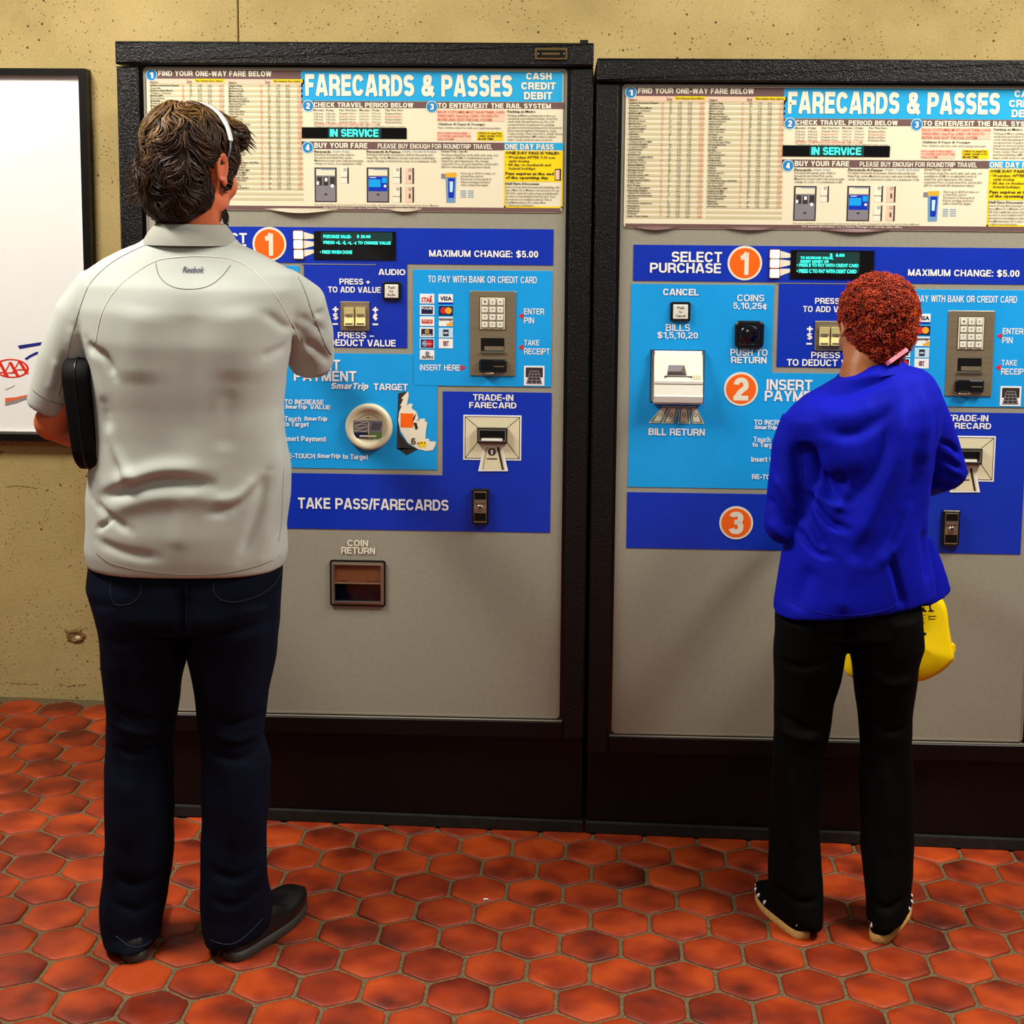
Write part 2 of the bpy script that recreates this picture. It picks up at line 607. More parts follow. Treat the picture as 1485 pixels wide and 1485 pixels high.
def glyph(ch, t):
    h = t / 2
    def box(w): return h, w - h
    T, B_, Mi = 1 - h, h, 0.5
    w = 0.70
    L_, R_ = box(w)
    mx = w / 2
    X = 0.74          # x height
    if ch == ' ': return 0.30, []
    if ch == 'A':
        w = 0.78; return w, [[(h * 0.9, 0), (w / 2 - h * 0.35, 1)], [(w / 2 + h * 0.35, 1), (w - h * 0.9, 0)], [(0.20, 0.27), (w - 0.20, 0.27)]]
    if ch == 'B':
        r1, r2 = (T - 0.53) / 2, (0.53 - B_) / 2
        return w, [[(L_, 0), (L_, 1)], [(L_, T), (mx, T)] + arc(mx, T - r1, R_ - mx - 0.03, r1, 90, -90) + [(L_, 0.53)], [(L_, 0.53), (mx, 0.53)] + arc(mx, B_ + r2, R_ - mx, r2, 90, -90) + [(L_, B_)]]
    if ch in 'CG':
        w = 0.74; L_, R_ = box(w); cx, rx, ry = w / 2, (R_ - L_) / 2, (T - B_) / 2
        g = [arc(cx, 0.5, rx, ry, 28, 332 if ch == 'C' else 320, 20)]
        if ch == 'G': g += [[(w / 2 + 0.02, 0.46), (R_, 0.46), (R_, 0)]]
        return w, g
    if ch == 'D':
        w = 0.72; L_, R_ = box(w)
        return w, [[(L_, 0), (L_, 1)], [(L_, T), (w * 0.42, T)] + arc(w * 0.42, 0.5, R_ - w * 0.42, (T - B_) / 2, 90, -90, 14) + [(L_, B_)]]
    if ch == 'E': w = 0.62; return w, [[(h, 0), (h, 1)], [(h, T), (w, T)], [(h, 0.52), (w - 0.04, 0.52)], [(h, B_), (w, B_)]]
    if ch == 'F': w = 0.58; return w, [[(h, 0), (h, 1)], [(h, T), (w, T)], [(h, 0.50), (w - 0.06, 0.50)]]
    if ch == 'H': return w, [[(L_, 0), (L_, 1)], [(R_, 0), (R_, 1)], [(L_, 0.52), (R_, 0.52)]]
    if ch == 'I': return t, [[(h, 0), (h, 1)]]
    if ch == 'J': w = 0.56; return w, [[(w - h, 1), (w - h, 0.30)] + arc(w / 2, 0.30, w / 2 - h, 0.30 - h, 0, -170)]
    if ch == 'K': return w, [[(L_, 0), (L_, 1)], [(L_, 0.36), (w - h * 1.2, 1)], [(0.30, 0.52), (w - h * 1.1, 0)]]
    if ch == 'L': w = 0.58; return w, [[(h, 0), (h, 1)], [(h, B_), (w, B_)]]
    if ch == 'M': w = 0.84; return w, [[(h, 0), (h, 1)], [(w - h, 0), (w - h, 1)], [(h, 0.97), (w / 2, 0.03)], [(w - h, 0.97), (w / 2, 0.03)]]
    if ch == 'N': return w, [[(L_, 0), (L_, 1)], [(R_, 0), (R_, 1)], [(L_, 0.98), (R_, 0.02)]]
    if ch in 'OQ0':
        w = 0.78 if ch != '0' else 0.56; L_, R_ = box(w)
        g = [arc(w / 2, 0.5, (R_ - L_) / 2, (T - B_) / 2, 0, 360, 26)]
        if ch == 'Q': g += [[(w * 0.55, 0.25), (w, -0.02)]]
        return w, g
    if ch in 'PR':
        r1 = (T - 0.44) / 2
        g = [[(L_, 0), (L_, 1)], [(L_, T), (mx, T)] + arc(mx, T - r1, R_ - mx, r1, 90, -90) + [(L_, 0.44)]]
        if ch == 'R': g += [[(0.36, 0.44), (w * 0.62, 0.42), (R_ - 0.01, 0.28), (R_, 0)]]
        return w, g
    if ch in 'S5$':
        w = 0.66 if ch != '5' else 0.56; L_, R_ = box(w); cx, rx = w / 2, (R_ - L_) / 2
        if ch == '5':
            return w, [[(R_, T), (L_ + 0.04, T), (L_, 0.47)] + arc(w / 2, 0.34, rx, 0.34 - h, 128, -160, 16)]
        r1 = (T - 0.51) / 2
        g = [arc(cx, T - r1, rx, r1, 15, 250, 14) + [(cx, 0.51)] + arc(cx, B_ + (0.51 - B_) / 2, rx, (0.51 - B_) / 2, 80, -165, 14)]
        if ch == '$': g += [[(cx, -0.08), (cx, 1.08)]]
        return w, g
    if ch == 'T': w = 0.66; return w, [[(0, T), (w, T)], [(w / 2, 0), (w / 2, 1)]]
    if ch == 'U': return w, [[(L_, 1), (L_, 0.34)] + arc(mx, 0.34, (R_ - L_) / 2, 0.34 - h, 180, 360, 14) + [(R_, 0.34), (R_, 1)]]
    if ch == 'V': w = 0.74; return w, [[(h * 0.9, 1), (w / 2 - h * 0.35, 0)], [(w - h * 0.9, 1), (w / 2 + h * 0.35, 0)]]
    if ch == 'W': w = 1.0; return w, [[(h, 1), (w * 0.28, 0)], [(w / 2, 1), (w * 0.28, 0)], [(w / 2, 1), (w * 0.72, 0)], [(w - h, 1), (w * 0.72, 0)]]
    if ch == 'X': return w, [[(h, 0), (w - h, 1)], [(h, 1), (w - h, 0)]]
    if ch == 'Y': w = 0.72; return w, [[(h, 1), (w / 2, 0.42)], [(w - h, 1), (w / 2, 0.42)], [(w / 2, 0.46), (w / 2, 0)]]
    if ch == 'Z': w = 0.64; return w, [[(0, T), (w - h, T)], [(w - h, T), (h, B_)], [(0, B_), (w, B_)]]
    if ch == '1': w = 0.40; return w, [[(w - h, 0), (w - h, 1)], [(0, 0.76), (w * 0.45, 0.80), (w - h, 1)]]
    if ch == '2': w = 0.58; return w, [arc(w / 2, T - 0.24 + h * 0.2, w / 2 - h, 0.24, 175, -20, 12) + [(w * 0.45, 0.38), (h, B_ + 0.02)], [(0, B_), (w, B_)]]
    if ch == '3':
        w = 0.58; r1, r2 = (T - 0.53) / 2, (0.53 - B_) / 2
        return w, [arc(w / 2, T - r1, w / 2 - h - 0.01, r1, 165, -90, 12) + [(w * 0.38, 0.53)], [(w * 0.38, 0.53)] + arc(w / 2, B_ + r2, w / 2 - h, r2, 90, -165, 12)]
    if ch == '4': w = 0.60; return w, [[(w * 0.70, 0), (w * 0.70, 1)], [(w * 0.62, 0.97), (h, 0.28)], [(0, 0.28), (w, 0.28)]]
    if ch == '6': w = 0.58; return w, [arc(w / 2, 0.33, w / 2 - h, 0.33 - h, 0, 360, 20), [(h, 0.36), (h + 0.02, 0.62)] + arc(w / 2, 0.66, w / 2 - h, T - 0.66, 170, 25, 10)]
    if ch == '+': w = 0.56; return w, [[(0, 0.42), (w, 0.42)], [(w / 2, 0.14), (w / 2, 0.70)]]
    if ch in '-–': w = 0.40 if ch == '-' else 0.56; return w, [[(0, 0.38), (w, 0.38)]]
    if ch == '.': return t, [[(h, 0), (h, t)]]
    if ch == ',': return t, [[(h, t), (h, 0), (0.02, -0.16)]]
    if ch == ':': return t, [[(h, 0), (h, t)], [(h, X - t), (h, X)]]
    if ch == '/': w = 0.34; return w, [[(h * 0.5, -0.03), (w - h * 0.5, 1.03)]]
    if ch == '&':
        w = 0.80
        return w, [[(w - 0.03, 0.02), (0.22, 0.66)] + arc(0.38, 0.80, 0.17, 0.20 - h, 200, -20, 10) + [(0.50, 0.62), (0.16, 0.40)] + arc(0.32, 0.27, 0.32 - h, 0.27 - h, 150, 290, 10) + [(0.56, 0.16), (w - 0.10, 0.48)]]
    if ch in 'cC¢':
        w = 0.56; g = [arc(w / 2, X / 2, w / 2 - h, X / 2 - h, 38, 322, 16)]
        if ch == '¢': g += [[(w / 2, -0.12), (w / 2, X + 0.12)]]
        return w, g
    if ch == 'o': w = 0.60; return w, [arc(w / 2, X / 2, w / 2 - h, X / 2 - h, 0, 360, 22)]
    if ch == 'e': w = 0.58; return w, [arc(w / 2, X / 2, w / 2 - h, X / 2 - h, 0, 320, 18), [(h, X / 2), (w - h, X / 2)]]
    if ch == 'a': w = 0.58; return w, [arc(w / 2, X - 0.22, w / 2 - h, 0.22 - h, 165, 0, 8) + [(w - h, 0)], arc(w / 2, 0.22, w / 2 - h, 0.22 - h, 0, 360, 16)]
    if ch in 'nhmr':
        w = {'n': 0.58, 'h': 0.58, 'm': 0.90, 'r': 0.38}[ch]
        g = [[(h, 0), (h, 1 if ch == 'h' else X)]]
        if ch == 'r': g += [arc(h + 0.22, X - 0.24, 0.20, 0.24 - h, 175, 85, 6)]
        elif ch == 'm':
            a = (w / 2 - h) / 2
            g += [arc(h + a, X - 0.22, a, 0.22 - h, 180, 0, 8) + [(w / 2, 0)], arc(w / 2 + a, X - 0.22, a, 0.22 - h, 180, 0, 8) + [(w - h, 0)]]
        else: g += [arc(w / 2, X - 0.24, w / 2 - h, 0.24 - h, 180, 0, 10) + [(w - h, 0)]]
        return w, g
    if ch == 'u': w = 0.58; return w, [[(w - h, 0), (w - h, X)], [(h, X)] + arc(w / 2, 0.24, w / 2 - h, 0.24 - h, 180, 360, 10)]
    if ch == 't': w = 0.36; return w, [[(w * 0.45, 0.96), (w * 0.45, 0.12), (w, h)], [(0, X - h), (w, X - h)]]
    if ch == 'i': return t, [[(h, 0), (h, X)], [(h, 1 - t), (h, 1)]]
    if ch == 's':
        w = 0.52; r1 = (X - h - 0.375) / 2; r2 = (0.375 - h) / 2
        return w, [arc(w / 2, X - h - r1, w / 2 - h, r1, 20, 250, 10) + [(w / 2, 0.375)] + arc(w / 2, h + r2, w / 2 - h, r2, 80, -160, 10)]
    if ch in 'pgy':
        w = 0.60 if ch != 'y' else 0.58
        if ch == 'y': return w, [[(h * 0.8, X), (w / 2, 0.02)], [(w - h * 0.8, X), (w / 2 - 0.02, 0.02), (w * 0.30, -0.20), (0.06, -0.22)]]
        o_ = arc(w / 2, X / 2, w / 2 - h, X / 2 - h, 0, 360, 18)
        if ch == 'p': return w, [o_, [(h, -0.26), (h, X)]]
        return w, [o_, [(w - h, X), (w - h, -0.06)] + arc(w / 2, -0.06, w / 2 - h, 0.17, 0, -165, 8)]
    return None

def stroke_text(s, t, shear=0.0):
    vs, fs = [], []
    x = 0.0
    gap = 0.085 + 0.02 * (t < 0.18)
    for ch in s:
        g = glyph(ch, t)
        if g is None:
            return None
        w, lines = g
        for ln in lines:
            # merge duplicate points
            pts = [Vector(ln[0])]
            for p in ln[1:]:
                if (Vector(p) - pts[-1]).length > 1e-4:
                    pts.append(Vector(p))
            n = len(pts)
            closed = n > 3 and (pts[0] - pts[-1]).length < 1e-3
            k = len(vs)
            for i in range(n):
                if closed and i in (0, n - 1):
                    d0 = (pts[-1] - pts[-2]).normalized(); d1 = (pts[1] - pts[0]).normalized()
                else:
                    d0 = (pts[i] - pts[i - 1]).normalized() if i else (pts[1] - pts[0]).normalized()
                    d1 = (pts[i + 1] - pts[i]).normalized() if i < n - 1 else d0
                n0, n1 = Vector((-d0.y, d0.x)), Vector((-d1.y, d1.x))
                m = n0 + n1
                m = m.normalized() if m.length > 1e-6 else n0
                kk = (t / 2) / max(0.5, m.dot(n0))
                for sg in (1, -1):
                    q = pts[i] + m * (kk * sg)
                    vs.append((x + q.x + shear * q.y, q.y))
            for i in range(n - 1):
                fs.append((k + 2 * i, k + 2 * i + 1, k + 2 * i + 3, k + 2 * i + 2))
        x += w + gap
    return np.array(vs), fs

_text_bfont = text
def text(mb, s, r, y, mat, bold=0.012, align='LEFT', spacing=1.0, shear=0.0, line=1.0, res=2, fit=True):
    if res != 1 and '\n' not in s:
        t = 0.15 + 0.03 * (bold >= 0.018) + 0.035 * (bold >= 0.028) + 0.03 * (bold >= 0.038)
        if s.startswith('FARECARDS &'):
            t = 0.225
        g = stroke_text(s, t, 0.22 if shear else 0.0)
        if g is not None and len(g[0]):
            vs, fs = g
            lo, hi = vs.min(0), vs.max(0)
            x0, z0, x1, z1 = r
            sx = (x1 - x0) / (hi[0] - lo[0])
            sz = (z1 - z0) / (hi[1] - lo[1])
            # overlapping strokes are stacked by a hair so that none flicker
            mb.add([(x0 + (a - lo[0]) * sx, y - 1e-6 * (i % 7), z0 + (b - lo[1]) * sz) for i, (a, b) in enumerate(vs)], fs, mat)
            return
    _text_bfont(mb, s, r, y, mat, bold, align, spacing, shear, line, res, fit)

# ---------------------------------------------------------------- setting: floor, wall
FSLOPE_X, FSLOPE_Y = -0.0175, 0.00064
def floor_z(x, y):
    # the station floor falls very slightly towards the right for drainage
    return FSLOPE_X * x + FSLOPE_Y * (y + 3.627)

WALL_Y = 0.862
def build_floor():
    mb = MB()
    pts = [(-3.6, -4.6), (3.2, -4.6), (3.2, 1.0), (-3.6, 1.0)]
    vs = [(x, y, floor_z(x, y) - 0.004) for x, y in pts] + [(x, y, floor_z(x, y) - 0.12) for x, y in pts]
    mb.add(vs, [(0, 1, 2, 3), (0, 4, 5, 1), (1, 5, 6, 2), (2, 6, 7, 3), (3, 7, 4, 0), (7, 6, 5, 4)], M['grout'])
    fl = mb.build('floor')
    tag(fl, kind='structure')
    W = 0.135
    th = -0.0261
    A = Vector((math.cos(th), math.sin(th)))
    Bv = Vector((-math.sin(th), math.cos(th)))
    # origin of the hexagon lattice
    O = Vector((TILE_OX, TILE_OY))
    R = (W - 0.0125) / math.sqrt(3)
    def hexmesh(name, jit):
        r = random.Random(jit)
        k = 6
        ring = []
        for i in range(k):
            q = math.pi / 6 + i * math.pi / 3 + th
            for s in (-0.16, 0.16):
                # softly rounded corners
                q2 = q + s * 0.55
                rr = R * (0.985 if True else 1) * (1 + r.uniform(-0.008, 0.008))
                ring.append((rr * math.cos(q2), rr * math.sin(q2)))
        n = len(ring)
        vs = [(0, 0, 0.0012)]
        vs += [(x * 0.72, y * 0.72, 0.0010) for x, y in ring]
        vs += [(x * 0.94, y * 0.94, 0.0002) for x, y in ring]
        vs += [(x, y, -0.0022) for x, y in ring]
        vs += [(x, y, -0.010) for x, y in ring]
        fs = [(0, 1 + i, 1 + (i + 1) % n) for i in range(n)]
        for L in range(3):
            for i in range(n):
                a, b = 1 + L * n + i, 1 + L * n + (i + 1) % n
                fs.append((a, a + n, b + n, b))
        m = MB()
        m.add(vs, fs, M['tile'])
        return m
    protos = [hexmesh('tile', s) for s in range(4)]
    meshes = [p.mesh('tile', True) for p in protos]
    extra = MB()
    r = random.Random(3)
    cells = []
    for row in range(-32, 34):
        for j in range(-45, 45):
            c = O + A * (W * (j + 0.5 * row + 0.5)) + Bv * (-W * 0.8660254 * row)
            x, y = c
            if x < -3.5 or x > 3.1 or y < -4.5 or y > WALL_Y - 0.02:
                continue
            if y > 0.10 and -1.05 < x < 1.19:
                continue
            p = Vector((x, y, floor_z(x, y))) - CAM_LOC
            d = p.dot(CAM_F)
            if d > 0.1:
                u = 742.5 + 2110.7 * p.dot(CAM_R) / d
                v = 546.9 - 2110.7 * p.dot(CAM_U) / d
                off = max(-u, u - 1485, -v, v - 1485, 0)
            else:
                off = 9999
            cells.append((off, row, j, x, y))
    cells.sort()
    for k, (off, row, j, x, y) in enumerate(cells):
        z = floor_z(x, y) + r.uniform(-0.0006, 0.0006)
        if k < 300:
            o = bpy.data.objects.new('tile', meshes[k % 4])
            link(o, fl)
            o.location = (x, y, z)
            o.rotation_euler = (FSLOPE_Y + r.uniform(-0.004, 0.004), -FSLOPE_X + r.uniform(-0.004, 0.004), 0)
        else:
            src = protos[k % 4]
            extra.add([(a + x, b + y, c + z) for a, b, c in src.v], src.f, M['tile'])
    eo = extra.build('distant_tile', fl, True)
    tag(eo, kind='stuff')
    return fl
_o = (-0.6585,-0.0795,0.0092)
TILE_OX, TILE_OY = _o[0], _o[1]
build_floor()

def build_wall():
    mb = MB()
    mb.box(-3.6, 3.2, WALL_Y + 0.012, WALL_Y + 0.25, -0.05, 3.2, M['concrete_dark'])
    w = mb.build('wall_back')
    tag(w, kind='structure')
    # cast concrete bays with thin formwork joints between them
    jx = (-1.0075,0.862,2.1753)[0]
    xs = [-3.6, jx, jx + 2.4, 3.2]
    for i in range(3):
        m = MB()
        m.rect((xs[i] + 0.002, -0.02, xs[i + 1] - 0.002, 3.2), WALL_Y, WALL_Y + 0.02, M['concrete'], 0.003)
        m.build('concrete_panel', w)
    # broken plug hole low on the wall, with a spalled rim and pale chip
    c = (-1.5614,0.862,0.2387)
    m = MB()
    r = random.Random(5)
    n = 26
    vs = [(c[0], WALL_Y - 0.0005, c[2])]
    for ring, (rr, yy) in enumerate(((0.012, -0.003), (0.021, -0.006), (0.030, 0.0002))):
        for k in range(n):
            q = 2 * math.pi * k / n
            s = rr * (1 + r.uniform(-0.25, 0.25))
            vs.append((c[0] + s * 1.1 * math.cos(q), WALL_Y + yy + r.uniform(-0.001, 0), c[2] + s * 0.85 * math.sin(q)))
    fs = [(0, 1 + (k + 1) % n, 1 + k) for k in range(n)]
    for L in range(2):
        for k in range(n):
            a, b = 1 + L * n + k, 1 + L * n + (k + 1) % n
            fs.append((a, b, b + n, a + n))
    m.add(vs, fs, M['concrete_dark'])
    m.ell((c[0] + 0.008, WALL_Y - 0.004, c[2] - 0.006), (0.010, 0.005, 0.008), nu=8, nv=6, mat=M['concrete_pale'])
    m.build('plug_hole', w)
    # fine cracks and pour lines, as slightly recessed-looking thin slivers of darker concrete
    m = MB()
    for line in ([(-1.7739,0.7223),(-1.7249,0.7253),(-1.6696,0.7195),(-1.6314,0.7335)], [(-1.657,0.3393),(-1.5817,0.3112),(-1.5365,0.3257),(-1.4903,0.381),(-1.4491,0.4225)], [(-1.5862,0.3111),(-1.5737,0.2772),(-1.5709,0.2202)],
                 [(-1.7962,0.0779),(-1.7466,0.0743),(-1.6902,0.0732),(-1.6336,0.079),(-1.5887,0.0707),(-1.5322,0.0765),(-1.476,0.0753)]):
        for i in range(len(line) - 1):
            (xa, za), (xb, zb) = line[i], line[i + 1]
            if r.random() < 0.15:
                continue
            k = 6
            for t in range(k):
                if r.random() < 0.25:
                    continue
                x0 = xa + (xb - xa) * t / k; x1 = xa + (xb - xa) * (t + 1) / k
                z0 = za + (zb - za) * t / k + r.uniform(-0.002, 0.002); z1 = za + (zb - za) * (t + 1) / k + r.uniform(-0.002, 0.002)
                h = r.uniform(0.0006, 0.0022)
                m.add([(x0, WALL_Y - 0.0006, z0 - h), (x1, WALL_Y - 0.0006, z1 - h), (x1, WALL_Y - 0.0006, z1 + h), (x0, WALL_Y - 0.0006, z0 + h)], [(0, 1, 2, 3)], M['concrete_dark'])
    m.build('crack', w)
    return w
build_wall()

# ---------------------------------------------------------------- poster case on the wall at the left
def build_poster_case():
    pr = (-1.4643,0.82,2.0253)
    pb = (-1.6382,0.82,0.8779)
    x1, z1 = pr[0], (-1.602,0.82,2.0267)[2]
    x0, z0 = x1 - 1.02, pb[2]
    root = empty('poster_case', ((x0 + x1) / 2, WALL_Y, z0), 'black framed white poster case hanging on the concrete wall left of the ticket machines', 'poster case')
    ox, oz = (x0 + x1) / 2, z0
    R = lambda r: (r[0] - ox, r[1] - oz, r[2] - ox, r[3] - oz)
    yb = -0.001
    y0 = -0.045
    m = MB()
    fw = 0.024
    o_, i_ = R((x0, z0, x1, z1)), R((x0 + fw, z0 + fw * 0.9, x1 - fw, z1 - fw * 0.8))
    frame_ring(m, o_, i_, y0, yb, M['cabinet'], 0.004, 0.001)
    m.build('frame', root)
    m = MB()
    frame_ring(m, (i_[0] - 0.001, i_[1] - 0.001, i_[2] + 0.001, i_[3] + 0.001), (i_[0] + 0.004, i_[1] + 0.007, i_[2] - 0.003, i_[3] - 0.003), y0 + 0.010, -0.02, M['steel_light'])
    m.build('inner_trim', root)
    m = MB()
    m.rect(i_, -0.022, -0.002, M['white_sheet'])
    sheet = m.build('poster_sheet', root)
    yp = -0.0232
    m = MB()
    Q = lambda pts: [(a - ox, b - oz) for a, b in pts]
    # blue car roof strokes
    m.plate(Q([(-1.7111,1.1768),(-1.6233,1.1908),(-1.6279,1.181),(-1.7049,1.1661)]), yp, None, M['logo_blue'])
    arc = Q([(-1.6906,1.1359),(-1.6749,1.1469),(-1.6549,1.1569),(-1.6329,1.1615),(-1.6331,1.155),(-1.653,1.1493),(-1.6707,1.1404),(-1.6841,1.1316)])
    m.plate(arc, yp, None, M['logo_blue'])
    # red oval emblem with the letters AAA
    c = Q([(-1.7332,1.1049)])[0]
    rx, rz = 0.0555, 0.030
    n = 48
    vs, fs = [], []
    for k in range(n):
        q = 2 * math.pi * k / n
        for s in (1.0, 0.87):
            vs.append((c[0] + rx * s * math.cos(q), yp, c[1] + rz * s * math.sin(q)))
    for k in range(n):
        j = (k + 1) % n
        fs.append((2 * k, 2 * k + 1, 2 * j + 1, 2 * j))
    m.add(vs, fs, M['logo_red'])
    for cx_ in (-0.037, -0.003, 0.026):
        hh = 0.046 if cx_ < 0.02 else 0.040
        h0 = -0.026 if cx_ < 0.02 else -0.016
        h1 = h0 + hh
        wv = 0.024
        for sgn, th_ in ((-1, 0.004), (1, 0.011)):
            m.plate([(c[0] + cx_ + sgn * wv - th_ / 2, c[1] + h0), (c[0] + cx_ + sgn * wv + th_ / 2, c[1] + h0), (c[0] + cx_ + th_ / 2, c[1] + h1), (c[0] + cx_ - th_ / 2, c[1] + h1)], yp - 0.0003 * (2 + sgn), None, M['logo_red'])
        m.plate([(c[0] + cx_ - wv * 0.6, c[1] + h0 + 0.010), (c[0] + cx_ + wv * 0.6, c[1] + h0 + 0.012), (c[0] + cx_ + wv * 0.5, c[1] + h0 + 0.015), (c[0] + cx_ - wv * 0.5, c[1] + h0 + 0.013)], yp - 0.0012, None, M['logo_red'])
    # lower curve of the car in orange over grey
    m.plate(Q([(-1.7561,1.0108),(-1.7253,1.0134),(-1.6833,1.0227),(-1.6835,1.0183),(-1.7256,1.0047),(-1.7566,0.9977)]), yp, None, M['logo_orange'])
    m.plate(Q([(-1.7566,0.9977),(-1.7256,1.0047),(-1.6835,1.0183),(-1.6458,1.0297),(-1.646,1.0232),(-1.6837,1.0096),(-1.726,0.9937),(-1.757,0.9867)]), yp, None, M['logo_grey'])
    m.plate(Q([(-1.7552,1.0381),(-1.7396,1.0438),(-1.724,1.0527),(-1.7241,1.0506),(-1.7397,1.0416),(-1.7553,1.036)]), yp, None, M['logo_grey'])
    m.build('printed_emblem', sheet)
M['white_sheet'] = simple('white_poster_sheet', (248, 248, 244), 0.3)
M['logo_blue'] = simple('logo_blue', (28, 38, 130), 0.4)
M['logo_red'] = simple('logo_red', (232, 42, 22), 0.4)
M['logo_orange'] = simple('logo_orange', (240, 110, 60), 0.4)
M['logo_grey'] = simple('logo_grey', (150, 140, 140), 0.5)
build_poster_case()

# ---------------------------------------------------------------- fare machines
STATIONS = ["Addison Road-Seat Pleasant", "Anacostia", "Archives-Navy Mem'l", "Arlington Cemetery", "Ballston-MU", "Benning Road", "Bethesda", "Braddock Road", "Branch Ave", "Brookland-CUA", "Capitol Heights", "Capitol South", "Cheverly", "Clarendon", "Cleveland Park", "College Park-U of Md", "Columbia Heights", "Congress Heights", "Court House", "Crystal City", "Deanwood", "Dunn Loring-Merrifield", "Dupont Circle", "East Falls Church", "Eastern Market", "Eisenhower Ave", "Farragut North", "Farragut West", "Federal Center SW", "Federal Triangle", "Foggy Bottom-GWU", "Forest Glen", "Fort Totten", "Franconia-Springfield", "Friendship Heights", "Gallery Pl-Chinatown", "Georgia Ave-Petworth", "Glenmont", "Greenbelt", "Grosvenor-Strathmore", "Huntington", "Judiciary Sq", "King Street", "Landover", "Largo Town Center",
    "L'Enfant Plaza", "McPherson Sq", "Medical Center", "Metro Center", "Minnesota Ave", "Morgan Boulevard", "Mt Vernon Sq/7th St", "National Airport", "Naylor Road", "Navy Yard", "New Carrollton", "New York Ave", "Pentagon", "Pentagon City", "Potomac Ave", "Prince George's Plaza", "Rhode Island Ave", "Rockville", "Rosslyn", "Shady Grove", "Shaw-Howard U", "Silver Spring", "Smithsonian", "Southern Ave", "Stadium-Armory", "Suitland", "Takoma", "Tenleytown-AU", "Twinbrook", "Union Station", "U St/African-Amer Civil War", "Van Dorn Street", "Van Ness-UDC", "Vienna/Fairfax-GMU", "Virginia Sq-GMU", "Waterfront-SEU", "West Falls Church", "West Hyattsville", "Wheaton", "White Flint", "Woodley Park-Zoo"]

